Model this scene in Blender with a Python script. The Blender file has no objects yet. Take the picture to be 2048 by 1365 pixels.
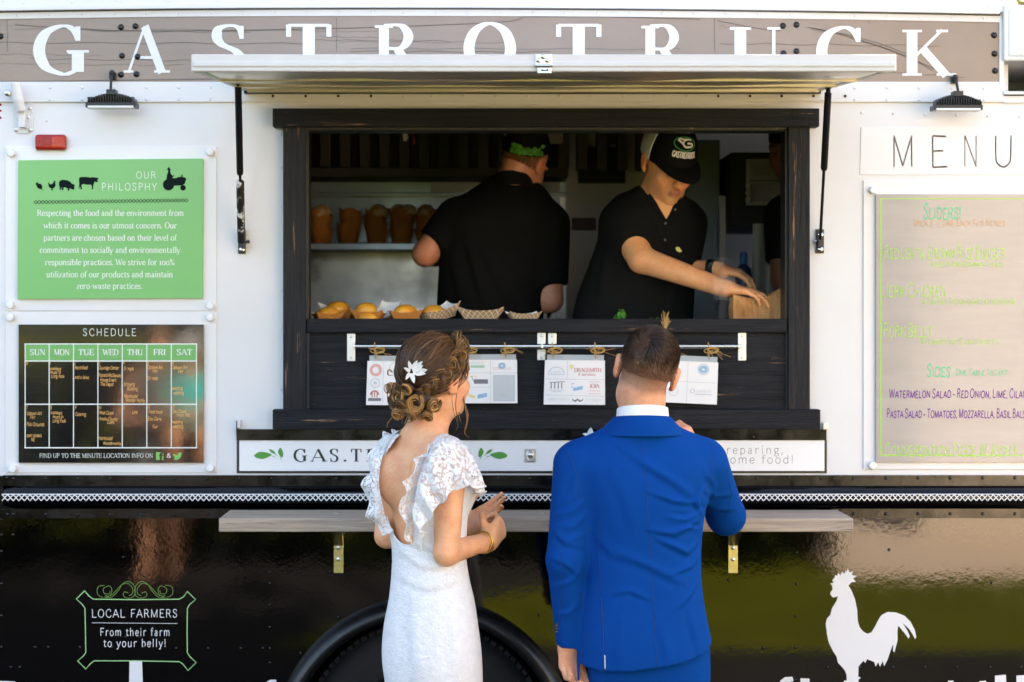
import bpy, bmesh, math, random
import numpy as np
from mathutils import Vector, Matrix, noise as mnoise

C = bpy.context.scene.collection
SC = bpy.context.scene
PI = math.pi
R = math.radians

# ------------------------------------------------------------------ camera, sky, sun, exposure
S = 0.00155          # metres per photograph pixel on the truck's side
D = 5.7              # camera to the truck's side
EYE = 1.73
PX0, PY0 = 961.0, 630.0

cam = bpy.data.objects.new("camera", bpy.data.cameras.new("camera"))
C.objects.link(cam)
cam.location = (0, -D, EYE)
cam.rotation_euler = (PI / 2, 0, 0)
cam.data.sensor_width = 36
cam.data.lens = 36 * D / (2048 * S)
cam.data.shift_x = (1024 - PX0) / 2048
cam.data.shift_y = -(682.5 - PY0) / 2048
cam.data.clip_end = 500
cam.data.dof.use_dof = True
cam.data.dof.focus_distance = 5.15
cam.data.dof.aperture_fstop = 3.2
SC.camera = cam

SUN_EL, SUN_AZ = 37.0, 28.0       # the sun stands behind the truck, to the right
world = bpy.data.worlds.new("World")
SC.world = world
world.use_nodes = True
wn = world.node_tree
bg = wn.nodes["Background"]
sky = wn.nodes.new("ShaderNodeTexSky")
sky.sky_type = 'NISHITA'
sky.sun_disc = False
sky.sun_elevation = R(SUN_EL)
sky.sun_rotation = R(SUN_AZ)
sky.dust_density = 4.0
sky.air_density = 1.0
sky.ozone_density = 1.0
wn.links.new(sky.outputs[0], bg.inputs[0])
bg.inputs[1].default_value = 0.11

sun = bpy.data.objects.new("sun", bpy.data.lights.new("sun", 'SUN'))
C.objects.link(sun)
sun.data.energy = 5.0
sun.data.angle = R(0.6)
sun.data.color = (1.0, 0.93, 0.82)
_sd = Vector((math.sin(R(SUN_AZ)) * math.cos(R(SUN_EL)), math.cos(R(SUN_AZ)) * math.cos(R(SUN_EL)), math.sin(R(SUN_EL))))
sun.rotation_euler = _sd.to_track_quat('Z', 'Y').to_euler()

SC.view_settings.view_transform = 'Standard'
SC.view_settings.look = 'None'
SC.view_settings.exposure = 3.16
SC.view_settings.gamma = 1
SC.view_settings.use_white_balance = True
SC.view_settings.white_balance_temperature = 7250
SC.view_settings.white_balance_tint = 13
SC.render.engine = 'CYCLES'
SC.cycles.max_bounces = 8
SC.cycles.diffuse_bounces = 4
SC.cycles.glossy_bounces = 4
SC.cycles.transparent_max_bounces = 12
SC.cycles.sample_clamp_indirect = 8
SC.cycles.use_denoising = True

# ------------------------------------------------------------------ helpers
def P(px, py, d=0.0):
    """photograph pixel at a distance d in front of the truck's side -> world point"""
    k = (D - d) / D
    return Vector(((px - PX0) * S * k, -d, EYE - (py - PY0) * S * k))

def mm(d=0.0):
    return S * (D - d) / D

def link(o):
    C.objects.link(o)
    return o

def attach(o, parent):
    o.parent = parent
    if parent.parent is None:      # parts are built where they stand
        o.matrix_parent_inverse = Matrix.Translation(-Vector(parent.location))
    return o

def thing(name, label, cat, loc=(0, 0, 0), group=None):
    o = bpy.data.objects.new(name, None)
    o.empty_display_size = 0.1
    link(o)
    o.location = loc
    return tag(o, label, cat, group)

def tag(o, label, cat, group=None):
    o["label"] = label
    o["category"] = cat
    if group:
        o["group"] = group
    return o

def kind(o, k):
    o["kind"] = k
    return o

def copy_tree(o, offset, label=None):
    c = o.copy()
    link(c)
    c.location = Vector(o.location) + Vector(offset)
    if label:
        c["label"] = label
    for ch in list(o.children):
        cc = ch.copy()
        link(cc)
        cc.parent = c
        for g in list(ch.children):
            gg = g.copy()
            link(gg)
            gg.parent = cc
    return c

class MB:
    """collects shapes, then links them as one mesh object"""
    def __init__(self):
        self.v, self.f, self.m = [], [], []
        self.mi = 0
        self.cuts = []
    def cut(self):
        """what follows is a piece of its own"""
        self.cuts.append((len(self.v), len(self.f)))
        return self
    def add(self, vs, fs):
        n = len(self.v)
        self.v.extend([tuple(x) for x in vs])
        self.f.extend([tuple(i + n for i in f) for f in fs])
        self.m.extend([self.mi] * len(fs))
        return self
    def box(self, a, b):
        x0, x1 = sorted((a[0], b[0])); y0, y1 = sorted((a[1], b[1])); z0, z1 = sorted((a[2], b[2]))
        return self.add([(x0, y0, z0), (x1, y0, z0), (x1, y1, z0), (x0, y1, z0), (x0, y0, z1), (x1, y0, z1), (x1, y1, z1), (x0, y1, z1)],
                        [(0, 3, 2, 1), (4, 5, 6, 7), (0, 1, 5, 4), (1, 2, 6, 5), (2, 3, 7, 6), (3, 0, 4, 7)])
    def boxp(self, px0, px1, py0, py1, d0, d1):
        """front face at depth d1 covers those pixels, the box runs back to d0"""
        a, b = P(px0, py0, d1), P(px1, py1, d1)
        return self.box((a.x, -d0, a.z), (b.x, -d1, b.z))
    def obox(self, c, ux, uy, uz):
        c, ux, uy, uz = map(Vector, (c, ux, uy, uz))
        vs = [c + sx * ux + sy * uy + sz * uz for sz in (-1, 1) for sy in (-1, 1) for sx in (-1, 1)]
        return self.add(vs, [(0, 2, 3, 1), (4, 5, 7, 6), (0, 1, 5, 4), (1, 3, 7, 5), (3, 2, 6, 7), (2, 0, 4, 6)])
    def tube(self, pts, r, n=8, cap=True, closed=False):
        pts = [Vector(p) for p in pts]
        rs = r if isinstance(r, (list, tuple)) else [r] * len(pts)
        up = Vector((0.123, 0.31, 0.94))
        vs, fs = [], []
        prev = None
        m = len(pts)
        for i, p in enumerate(pts):
            if closed:
                t = pts[(i + 1) % m] - pts[i - 1]
            else:
                t = pts[min(i + 1, m - 1)] - pts[max(i - 1, 0)]
            if t.length < 1e-9:
                t = Vector((0, 0, 1))
            t.normalize()
            if prev is None:
                a = t.cross(up)
                if a.length < 1e-3:
                    a = t.cross(Vector((1, 0, 0)))
            else:
                a = prev - t * prev.dot(t)
            a.normalize()
            prev = a
            b = t.cross(a)
            for k in range(n):
                q = 2 * PI * k / n
                vs.append(p + (a * math.cos(q) + b * math.sin(q)) * rs[i])
        for i in range(m if closed else m - 1):
            j = (i + 1) % m
            for k in range(n):
                fs.append((i * n + k, i * n + (k + 1) % n, j * n + (k + 1) % n, j * n + k))
        if cap and not closed:
            fs.append(tuple(reversed(range(n))))
            fs.append(tuple((m - 1) * n + k for k in range(n)))
        return self.add(vs, fs)
    def cyl(self, p0, p1, r, n=16):
        return self.tube([p0, p1], r, n)
    def lathe(self, c, axis, prof, n=20):
        """prof: (radius, height along axis)"""
        c, axis = Vector(c), Vector(axis).normalized()
        a = axis.orthogonal().normalized()
        b = axis.cross(a)
        vs, fs = [], []
        for (r, h) in prof:
            for k in range(n):
                q = 2 * PI * k / n
                vs.append(c + axis * h + (a * math.cos(q) + b * math.sin(q)) * r)
        for i in range(len(prof) - 1):
            for k in range(n):
                fs.append((i * n + k, i * n + (k + 1) % n, (i + 1) * n + (k + 1) % n, (i + 1) * n + k))
        fs.append(tuple(reversed(range(n))))
        fs.append(tuple((len(prof) - 1) * n + k for k in range(n)))
        return self.add(vs, fs)
    def ball(self, c, r, n=10, squash=(1, 1, 1)):
        c = Vector(c)
        vs, fs = [], []
        for i in range(n + 1):
            th = PI * i / n
            for k in range(2 * n):
                ph = PI * k / n
                vs.append(c + Vector((r * squash[0] * math.sin(th) * math.cos(ph), r * squash[1] * math.sin(th) * math.sin(ph), r * squash[2] * math.cos(th))))
        w = 2 * n
        for i in range(n):
            for k in range(w):
                fs.append((i * w + k, (i + 1) * w + k, (i + 1) * w + (k + 1) % w, i * w + (k + 1) % w))
        return self.add(vs, fs)
    def rivet(self, px, py, d=0.0, r=0.0042, h=0.0028):
        c = P(px, py, d)
        return self.lathe(c, (0, -1, 0), [(r, -0.001), (r, 0.0004), (r * .8, h * .65), (r * .4, h * .95), (r * .1, h)], 10)
    def poly(self, pts, d0, d1):
        """an outline in pixels, front at depth d1, extruded back to d0"""
        f = [P(x, y, d1) for x, y in pts]
        n = len(f)
        b = [Vector((q.x, -d0, q.z)) for q in f]
        area = sum(f[i].x * f[(i + 1) % n].z - f[(i + 1) % n].x * f[i].z for i in range(n))
        if area < 0:
            f.reverse(); b.reverse()
        return self.add(f + b, [tuple(range(n))] + [(i, i + n, (i + 1) % n + n, (i + 1) % n) for i in range(n)])
    def grid(self, fn, nu, nv, closed_u=False):
        vs = [fn(i / (nu if closed_u else nu - 1), j / (nv - 1)) for j in range(nv) for i in range(nu)]
        fs = []
        for j in range(nv - 1):
            for i in range(nu if closed_u else nu - 1):
                a = j * nu + i; b = j * nu + (i + 1) % nu
                fs.append((a, b, b + nu, a + nu))
        return self.add(vs, fs)
    def build(self, name, mats, parent=None, smooth=False, bevel=0, seg=2, tri=False):
        if self.cuts:
            ends = [c for c in self.cuts if c[1] > 0] + [(len(self.v), len(self.f))]
            v0 = f0 = 0; out = None
            for v1, f1 in ends:
                if f1 > f0:
                    q = MB(); q.v = self.v[v0:v1]; q.f = [tuple(i - v0 for i in f) for f in self.f[f0:f1]]; q.m = self.m[f0:f1]
                    o = q.build(name, mats, parent, smooth, bevel, seg)
                    out = out or o
                v0, f0 = v1, f1
            return out
        me = bpy.data.meshes.new(name)
        me.from_pydata([tuple(x) for x in self.v], [], self.f)
        for m in (mats if isinstance(mats, (list, tuple)) else [mats]):
            me.materials.append(m)
        if any(self.m):
            me.polygons.foreach_set("material_index", self.m)
        if smooth:
            me.polygons.foreach_set("use_smooth", [True] * len(me.polygons))
        me.update()
        o = link(bpy.data.objects.new(name, me))
        if parent is not None:
            attach(o, parent)
        if bevel:
            b = o.modifiers.new("bevel", 'BEVEL')
            b.width = bevel; b.segments = seg; b.limit_method = 'ANGLE'; b.angle_limit = R(40)
            b.harden_normals = False
        if smooth == 'auto':
            me.polygons.foreach_set("use_smooth", [True] * len(me.polygons))
            try:
                me.set_sharp_from_angle(angle=R(40))
            except Exception:
                pass
        return o

# ------------------------------------------------------------------ materials
def nd(nt, typ, **kw):
    n = nt.nodes.new(typ)
    for k, v in kw.items():
        if k.startswith('i_'):
            n.inputs[k[2:].replace('_', ' ')].default_value = v
        else:
            setattr(n, k, v)
    return n

def c4(c):
    return (c[0], c[1], c[2], 1)

def mat(name, col, rough=0.5, metal=0.0, spec=None, bump=None, var=None, rvar=None, stretch=(1, 1, 1), coat=0, ior=None, sss=0, scuff=None, sheen=0, alpha=1):
    """bump=(scale,strength) noise relief; var=(scale,amount,colour) noise mix; scuff=(scale,threshold,colour) sparse worn marks"""
    m = bpy.data.materials.new(name)
    m.use_nodes = True
    nt = m.node_tree
    b = nt.nodes["Principled BSDF"]
    L = nt.links.new
    b.inputs["Base Color"].default_value = c4(col)
    b.inputs["Roughness"].default_value = rough
    b.inputs["Metallic"].default_value = metal
    if spec is not None: b.inputs["Specular IOR Level"].default_value = spec
    if ior is not None: b.inputs["IOR"].default_value = ior
    if coat:
        b.inputs["Coat Weight"].default_value = coat
        b.inputs["Coat Roughness"].default_value = 0.05
    if sheen:
        b.inputs["Sheen Weight"].default_value = sheen
        b.inputs["Sheen Roughness"].default_value = 0.4
    if sss:
        b.inputs["Subsurface Weight"].default_value = sss
        b.inputs["Subsurface Radius"].default_value = (0.9, 0.35, 0.2)
        b.inputs["Subsurface Scale"].default_value = 0.012
    tc = nd(nt, "ShaderNodeTexCoord")
    mp = nd(nt, "ShaderNodeMapping")
    mp.inputs["Scale"].default_value = stretch
    L(tc.outputs["Object"], mp.inputs[0])
    src = None
    def tex(scale, detail=5, rgh=.6):
        t = nd(nt, "ShaderNodeTexNoise", i_Scale=scale, i_Detail=detail, i_Roughness=rgh)
        L(mp.outputs[0], t.inputs["Vector"])
        return t
    if var:
        t = tex(var[0])
        rp = nd(nt, "ShaderNodeMapRange")
        rp.inputs[1].default_value = .35; rp.inputs[2].default_value = .68; rp.inputs[4].default_value = var[1]
        L(t.outputs[0], rp.inputs[0])
        mx = nd(nt, "ShaderNodeMix", data_type='RGBA')
        mx.inputs[6].default_value = c4(col); mx.inputs[7].default_value = c4(var[2])
        L(rp.outputs[0], mx.inputs[0])
        L(mx.outputs[2], b.inputs["Base Color"])
        src = mx
    if scuff:
        t = tex(scuff[0], 8, .7)
        rp = nd(nt, "ShaderNodeMapRange")
        rp.inputs[1].default_value = scuff[1]; rp.inputs[2].default_value = scuff[1] + .05; rp.inputs[4].default_value = .9
        L(t.outputs[0], rp.inputs[0])
        mx = nd(nt, "ShaderNodeMix", data_type='RGBA')
        mx.inputs[6].default_value = c4(col); mx.inputs[7].default_value = c4(scuff[2])
        if src: L(src.outputs[2], mx.inputs[6])
        L(rp.outputs[0], mx.inputs[0])
        L(mx.outputs[2], b.inputs["Base Color"])
        src = mx
    if rvar:
        t = tex(rvar[0])
        rp = nd(nt, "ShaderNodeMapRange")
        rp.inputs[1].default_value = .3; rp.inputs[2].default_value = .7
        rp.inputs[3].default_value = rvar[1]; rp.inputs[4].default_value = rvar[2]
        L(t.outputs[0], rp.inputs[0]); L(rp.outputs[0], b.inputs["Roughness"])
    if bump:
        prev = None
        bl = bump if isinstance(bump[0], (tuple, list)) else [bump]
        for (sc_, st, *dist) in bl:
            t = tex(sc_, 3)
            bp = nd(nt, "ShaderNodeBump", i_Strength=st)
            bp.inputs["Distance"].default_value = dist[0] if dist else 0.01
            L(t.outputs[0], bp.inputs["Height"])
            if prev: L(prev.outputs[0], bp.inputs["Normal"])
            prev = bp
        L(prev.outputs[0], b.inputs["Normal"])
    if alpha < 1:
        b.inputs["Alpha"].default_value = alpha
    return m

def attr_color(m, name="tint"):
    """take the base colour from a point attribute"""
    nt = m.node_tree
    a = nd(nt, "ShaderNodeAttribute", attribute_name=name)
    nt.links.new(a.outputs["Color"], nt.nodes["Principled BSDF"].inputs["Base Color"])
    return m

def set_tint(o, cols, name="tint"):
    a = o.data.attributes.new(name, 'FLOAT_COLOR', 'POINT')
    c = np.ones((len(o.data.vertices), 4), np.float32)
    c[:, :3] = cols
    a.data.foreach_set("color", c.ravel())

white_paint = mat("white truck paint", (.70, .70, .705), .32, bump=[(60, .012), (3, .10, .03)], var=(5, .4, (.655, .65, .64)), scuff=(30, .74, (.52, .47, .42)), coat=.15)
white_trim = mat("white painted trim", (.66, .66, .665), .35, bump=(80, .03), var=(9, .4, (.70, .695, .68)), scuff=(24, .70, (.5, .46, .4)))
black_paint = mat("glossy black panel", (.0008, .0008, .0009), .045, ior=1.62, bump=[(70, .010), (9, .012, .012)], rvar=(7, .02, .07), scuff=(90, .80, (.45, .45, .42)))
black_strip = mat("black rub strip", (.002, .002, .0024), .16, ior=1.5, bump=[(40, .03)], rvar=(14, .1, .3), scuff=(60, .77, (.3, .3, .3)))
taupe = mat("taupe vinyl wrap", (.285, .215, .172), .27, bump=[(12, .10, .02), (90, .03)], var=(4, .5, (.235, .172, .135)), coat=.05)
white_vinyl = mat("white vinyl letters", (.74, .74, .74), .4)
black_vinyl = mat("black vinyl", (.008, .009, .009), .35)
wood_h = mat("charred wood laid flat", (.0080, .0085, .0105), .5, stretch=(1.6, 10, 26), bump=[(9, .5, .006), (40, .25, .003)], var=(3, .9, (.018, .019, .023)), scuff=(2.2, .645, (.34, .19, .10)), spec=.16)
wood_v = mat("charred wood upright", (.009, .0095, .0115), .5, stretch=(34, 10, 1.5), bump=[(9, .5, .006), (40, .25, .003)], var=(3, .9, (.026, .026, .027)), scuff=(2.2, .615, (.28, .16, .09)), spec=.16)
wood_grey = mat("weathered grey oak", (.47, .375, .285), .65, stretch=(1.2, 9, 30), bump=[(10, .5, .005)], var=(3.2, .95, (.28, .22, .165)), scuff=(5, .60, (.15, .12, .10)))
alu = mat("brushed aluminium", (.78, .73, .62), .38, 1.0, stretch=(.6, 3, 3), bump=[(14, .06)], rvar=(6, .25, .5), var=(5, .6, (.60, .56, .47)))
alu_white = mat("white coated aluminium", (.56, .56, .565), .38, bump=(40, .02), var=(6, .4, (.48, .48, .48)), scuff=(18, .7, (.5, .48, .45)))
steel = mat("polished steel", (.62, .62, .62), .18, 1.0, rvar=(20, .12, .3))
steel_wall = mat("stainless steel sheet", (.66, .65, .65), .30, 1.0, bump=(3, .12, .02), rvar=(4, .20, .42), var=(5, .8, (.36, .36, .38)))
zinc = mat("zinc plated steel", (.62, .62, .60), .32, 1.0, bump=(60, .06))
brass = mat("yellow zinc bracket", (.72, .62, .26), .28, 1.0, bump=(40, .05), var=(14, .5, (.62, .58, .42)))
black_metal = mat("black painted steel", (.0045, .0045, .005), .36, bump=(60, .04))
chipped = mat("chipped black paint", (.012, .012, .012), .4, stretch=(1, 1, .55), scuff=(34, .52, (.75, .74, .72)))
plastic_white = mat("white plastic caps", (.78, .78, .77), .3)
rubber = mat("black rubber", (.003, .003, .0035), .36, bump=(30, .08), rvar=(6, .28, .5))
tyre_mat = mat("tyre rubber", (.003, .003, .003), .8, bump=(60, .3))
dark_void = mat("dark underbody", (.002, .002, .002), .8)
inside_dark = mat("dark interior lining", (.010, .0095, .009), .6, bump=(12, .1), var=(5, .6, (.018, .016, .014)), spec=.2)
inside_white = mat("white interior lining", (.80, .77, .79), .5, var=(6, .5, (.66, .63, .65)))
lens_red = mat("red marker lens", (.26, .004, .004), .2, bump=[(70, .5, .004)], coat=.1, spec=.3, var=(18, .7, (.45, .02, .008)))
lens_reflection = mat("red marker lens with painted reflection", (.50, .035, .015), .2, bump=[(70, .5, .004)], coat=.1, spec=.3, var=(22, .7, (.62, .14, .06)))
lamp_glass = mat("lamp glass", (.72, .73, .70), .15, bump=(200, .2))
green_print = mat("green printed board", (.155, .46, .135), .34, var=(2.5, .35, (.18, .49, .15)), coat=.25)
white_print = mat("white print", (.74, .78, .72), .45)
dark_print = mat("dark print", (.002, .007, .007), .6, spec=.1)
# ------------------------------------------------------------------ a small pen-stroke alphabet
# code: l straight / c curved / x only with serifs; h = hairline; last digit 1 serif at start, 2 at end, 3 both
GLYPHS = {
'A': (6.2, "lh1 .2 0 3 7;l2 3 7 6 0;lh0 1.3 2.3 4.9 2.3"),
'B': (5.6, "l3 1 0 1 7;c0 1 7 3.4 6.9 4.3 5.4 3.3 3.8 1 3.7;c0 1 3.7 3.6 3.6 4.9 1.9 3.6 .1 1 0"),
'C': (6.2, "ct0 5.4 5.0 4.8 6.6 3.4 7.1 1.4 6 .6 3.5 1.4 1 3.4 -.1 4.9 .3 5.8 1.7;x0 5.5 7.05 5.5 4.9"),
'D': (6.2, "l3 1 0 1 7;c0 1 7 3.4 6.9 5.4 5.6 5.6 3.5 5.4 1.4 3.4 .1 1 0"),
'E': (5.4, "l3 1 0 1 7;lh0 1 7 4.6 7;lh0 1 3.6 3.9 3.6;lh0 1 0 5 0;x0 4.7 7.1 4.7 5.5;x0 3.9 4.4 3.9 2.8;x0 5 -.1 5 1.7"),
'F': (5.1, "l3 1 0 1 7;lh0 1 7 4.6 7;lh0 1 3.6 3.9 3.6;x0 4.7 7.1 4.7 5.5;x0 3.9 4.4 3.9 2.8"),
'G': (6.6, "ct0 5.3 5.0 4.8 6.6 3.4 7.1 1.4 6 .6 3.5 1.4 1 3.4 -.1 4.6 .1 5.4 .7;l2 5.4 .2 5.4 3.1;x0 5.4 7.05 5.4 4.9;lh0 4.2 3.1 5.6 3.1"),
'H': (6.6, "l3 1 0 1 7;l3 5.5 0 5.5 7;lh0 1 3.6 5.5 3.6"),
'I': (2.4, "l3 1.2 0 1.2 7"),
'J': (4.2, "l1 3 7 3 1.6;c0 3 1.8 2.6 .3 1.5 -.2 .4 .6"),
'K': (6.3, "l3 1 0 1 7;lh2 1.2 2.7 5.2 7;l2 2.5 4.1 5.8 0"),
'L': (5.1, "l3 1 0 1 7;lh0 1 0 4.8 0;x0 4.8 -.1 4.8 1.8"),
'M': (7.8, "lh1 1 0 1 7;l0 1 7 3.8 .2;lh0 3.8 .2 6.7 7;l3 6.7 7 6.7 0;xh2 1.6 6.6 1 7"),
'N': (6.8, "lh1 1 0 1 7;l0 1 7 5.6 0;lh2 5.6 0 5.6 7;xh2 1.6 6.6 1 7"),
'O': (6.8, "c0 3.4 7.1 1.4 6 .6 3.5 1.4 1 3.4 -.1 5.4 1 6.2 3.5 5.4 6 3.4 7.1"),
'P': (5.4, "l3 1 0 1 7;c0 1 7 3.6 6.9 4.7 5.2 3.6 3.5 1 3.3"),
'Q': (6.8, "c0 3.4 7.1 1.4 6 .6 3.5 1.4 1 3.4 -.1 5.4 1 6.2 3.5 5.4 6 3.4 7.1;c0 3.4 1.4 4.6 .4 6 -1.2"),
'R': (6.0, "l3 1 0 1 7;c0 1 7 3.6 6.9 4.7 5.3 3.6 3.7 1 3.6;l2 3 3.6 5.4 0"),
'S': (5.2, "ct0 4.2 5.4 3.8 6.8 2.5 7.1 1.1 6.6 .8 5.4 1.5 4.3 3.5 3.2 4.3 1.8 3.7 .4 2.4 -.1 1.1 .4 .6 1.7;x0 4.3 7.05 4.3 5.1;x0 .8 -.05 .8 1.9"),
'T': (5.8, "l2 2.9 7 2.9 0;lh0 .4 7 5.4 7;x0 .4 7.1 .4 5.3;x0 5.4 7.1 5.4 5.3"),
'U': (6.6, "l1 1.1 7 1.1 2.4;c0 1.1 2.6 1.4 .9 3.3 -.1 5 .9 5.4 2.6;lh2 5.4 2.4 5.4 7"),
'V': (6.0, "l1 .3 7 3 0;lh2 3 0 5.7 7"),
'W': (8.4, "l1 .3 7 2.5 0;lh0 2.5 0 4.2 6.4;l0 4.2 6.4 6 0;lh2 6 0 8 7"),
'X': (6.0, "l3 .4 7 5.6 0;lh3 .5 0 5.4 7"),
'Y': (5.8, "l1 .3 7 2.9 3.2;lh2 2.9 3.2 5.5 7;l2 2.9 3.4 2.9 0"),
'Z': (5.4, "lh0 .6 7 4.8 7;l0 4.8 7 .6 0;lh0 .6 0 4.9 0;x0 .6 7.1 .6 5.6;x0 4.9 -.1 4.9 1.6"),
'a': (4.6, "c0 .9 3.9 2 4.8 3.2 4.2 3.3 3;l2 3.3 3.2 3.3 0;c0 3.3 2.9 1.6 2.5 .7 1.3 1.6 0 3.3 1"),
'b': (5.0, "l1 1 7.2 1 0;c0 1 3.7 2.4 4.8 4 4 4.4 2.3 3.8 .5 2.4 -.1 1 .8"),
'c': (4.2, "c0 3.6 3.7 2.6 4.8 1.2 4.2 .6 2.3 1.3 .4 2.5 -.1 3.8 1"),
'd': (5.0, "l3 4 7.2 4 0;c0 4 3.7 2.7 4.8 1.1 4.1 .6 2.3 1.2 .5 2.6 -.1 4 .9"),
'e': (4.4, "c0 .7 2.6 3.9 2.6 3.5 4.2 2.3 4.8 1 4.1 .6 2.3 1.2 .5 2.5 -.1 3.9 1"),
'f': (3.0, "c0 3.2 6.6 2.3 7.3 1.4 6.5 1.3 5;l2 1.3 5.4 1.3 0;lh0 .3 4.7 2.7 4.7"),
'g': (4.8, "c0 2.2 4.8 .9 4.2 .9 2.3 2.2 1.6 3.5 2.4 3.5 4.1 2.2 4.8;c0 1.6 1.7 1 .9 2 .4 3.8 .1 4 -1.3 2.3 -2.1 .7 -1.4 1.2 -.2 1.8 .2;lh0 3.2 4.5 4.6 4.8"),
'h': (5.2, "l3 1 7.2 1 0;c0 1 3.4 2.2 4.8 3.6 4.6 4.1 3.2;l2 4.1 3.4 4.1 0"),
'i': (2.4, "l3 1.2 4.7 1.2 0;l0 1.2 6.2 1.2 7.1"),
'j': (2.4, "l1 1.3 4.7 1.3 -.6;c0 1.3 -.5 1 -1.9 0 -2;l0 1.3 6.2 1.3 7.1"),
'k': (5.0, "l3 1 7.2 1 0;lh2 1.1 1.9 4 4.7;l2 2.1 2.9 4.5 0"),
'l': (2.4, "l3 1.2 7.2 1.2 0"),
'm': (7.8, "l3 1 4.7 1 0;c0 1 3.4 2.1 4.8 3.3 4.6 3.8 3.2;l2 3.8 3.4 3.8 0;c0 3.8 3.4 4.9 4.8 6.2 4.6 6.7 3.2;l2 6.7 3.4 6.7 0"),
'n': (5.2, "l3 1 4.7 1 0;c0 1 3.4 2.2 4.8 3.6 4.6 4.1 3.2;l2 4.1 3.4 4.1 0"),
'o': (5.0, "c0 2.5 4.8 1.1 4.1 .6 2.3 1.1 .6 2.5 -.1 3.9 .6 4.4 2.3 3.9 4.1 2.5 4.8"),
'p': (5.0, "l3 1 4.7 1 -2;c0 1 3.7 2.4 4.8 4 4 4.4 2.3 3.8 .5 2.4 -.1 1 .8"),
'q': (5.0, "l2 4 4.7 4 -2;c0 4 3.7 2.7 4.8 1.1 4.1 .6 2.3 1.2 .5 2.6 -.1 4 .9"),
'r': (3.8, "l3 1 4.7 1 0;c0 1 3 1.8 4.6 3 4.8 3.5 4.2"),
's': (3.8, "c0 3.1 3.7 2.6 4.7 1.5 4.7 .8 3.8 1.3 2.8 2.7 2.1 3.3 1.1 2.5 0 1.3 0 .5 1.1"),
't': (3.1, "c0 1.3 6.2 1.3 3 1.3 1 2 0 3 .6;lh0 .3 4.7 2.8 4.7"),
'u': (5.2, "l1 1 4.7 1 1.4;c0 1 1.6 1.4 0 2.6 0 4 1.2;l3 4.1 4.7 4.1 0"),
'v': (4.6, "l1 .3 4.7 2.3 0;lh2 2.3 0 4.3 4.7"),
'w': (6.6, "l1 .3 4.7 1.9 0;lh0 1.9 0 3.3 4.4;l0 3.3 4.4 4.7 0;lh2 4.7 0 6.3 4.7"),
'x': (4.6, "l3 .4 4.7 4.2 0;lh3 .4 0 4.1 4.7"),
'y': (4.6, "l1 .3 4.7 2.3 0;lh1 4.3 4.7 1.8 -1.2;c0 1.9 -1 1.2 -2.1 .3 -1.8"),
'z': (4.2, "lh0 .5 4.7 3.7 4.7;l0 3.7 4.7 .5 0;lh0 .5 0 3.8 0"),
'0': (5.0, "c0 2.5 5 1.1 4.3 .6 2.4 1.1 .6 2.5 -.1 3.9 .6 4.4 2.4 3.9 4.3 2.5 5"),
'1': (3.0, "l2 1.5 5 1.5 0;lh0 .5 4.4 1.5 5"),
'2': (4.6, "c0 .6 5.4 1.4 7 3.2 7 4 5.4 2.6 2.8 .6 0;lh0 .6 0 4.2 0"),
'3': (4.6, "c0 .7 6.2 2 7.1 3.6 6.2 3.2 4.3 1.8 3.8;c0 1.8 3.8 3.8 3.4 4 1.4 2.4 -.1 .6 .8"),
'4': (4.8, "lh0 3.2 7 .4 2.2;lh0 .4 2.2 4.4 2.2;l0 3.2 7 3.2 0"),
'5': (4.6, "lh0 1 7 3.8 7;lh0 1 7 1 4;c0 1 4 3 4.5 4 2.4 2.8 0 .6 .6"),
'6': (4.8, "c0 3.6 7 1.4 5.4 .6 2.4 1.4 .2 3.2 .1 4.2 2 3.2 3.9 1.6 3.6 .8 2.2"),
'7': (4.4, "lh0 .5 7 4 7;l0 4 7 1.5 0"),
'8': (4.8, "c0 2.4 3.8 .8 5.2 1.4 6.9 3.3 6.9 4 5.2 2.4 3.8;c0 2.4 3.8 .4 1.9 1.3 0 3.5 0 4.3 1.9 2.4 3.8"),
'9': (4.8, "c0 1.2 0 3.4 1.6 4.2 4.6 3.4 6.9 1.6 6.9 .6 5 1.6 3.2 3.2 3.4 4 4.8"),
'.': (2.0, "l0 1 0 1 1"), ',': (2.0, "l0 1 1 .6 -1.2"), '-': (3.4, "lh0 .5 2.5 2.9 2.5"), '!': (2.2, "l0 1.1 7 1.1 2.2;l0 1.1 0 1.1 1"),
'(': (2.6, "c0 2.2 7.8 .8 5 .8 2 2.2 -1"), ')': (2.6, "c0 .4 7.8 1.8 5 1.8 2 .4 -1"), '/': (3.4, "lh0 .4 -.6 3 7.4"), "'": (1.6, "l0 .8 7 .8 5.4"),
'&': (6.4, "c0 5.6 0 1.8 5 1.6 6.6 2.8 7.2 3.8 6.2 3 4.6 .9 2.6 .7 .9 2 -.1 3.8 .4 5.4 3.4"),
'%': (6.4, "lh0 1 0 5.4 7;c0 1.6 7 .6 5.6 1.6 4.2 2.6 5.6 1.6 7;c0 4.8 2.8 3.8 1.4 4.8 0 5.8 1.4 4.8 2.8"),
}
_gcache = {}

def _catmull(pts, n=5):
    p = [np.array(q, float) for q in pts]
    closed = np.allclose(p[0], p[-1])
    out = []
    m = len(p)
    for i in range(m - 1):
        p0 = p[i - 1] if i > 0 else (p[-2] if closed else 2 * p[0] - p[1])
        p3 = p[i + 2] if i + 2 < m else (p[1] if closed else 2 * p[-1] - p[-2])
        p1, p2 = p[i], p[i + 1]
        for k in range(n):
            t = k / n
            out.append(.5 * ((2 * p1) + (p2 - p0) * t + (2 * p0 - 5 * p1 + 4 * p2 - p3) * t * t + (3 * p1 - p0 - 3 * p2 + p3) * t ** 3))
    out.append(p[-1])
    return out, closed

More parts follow.
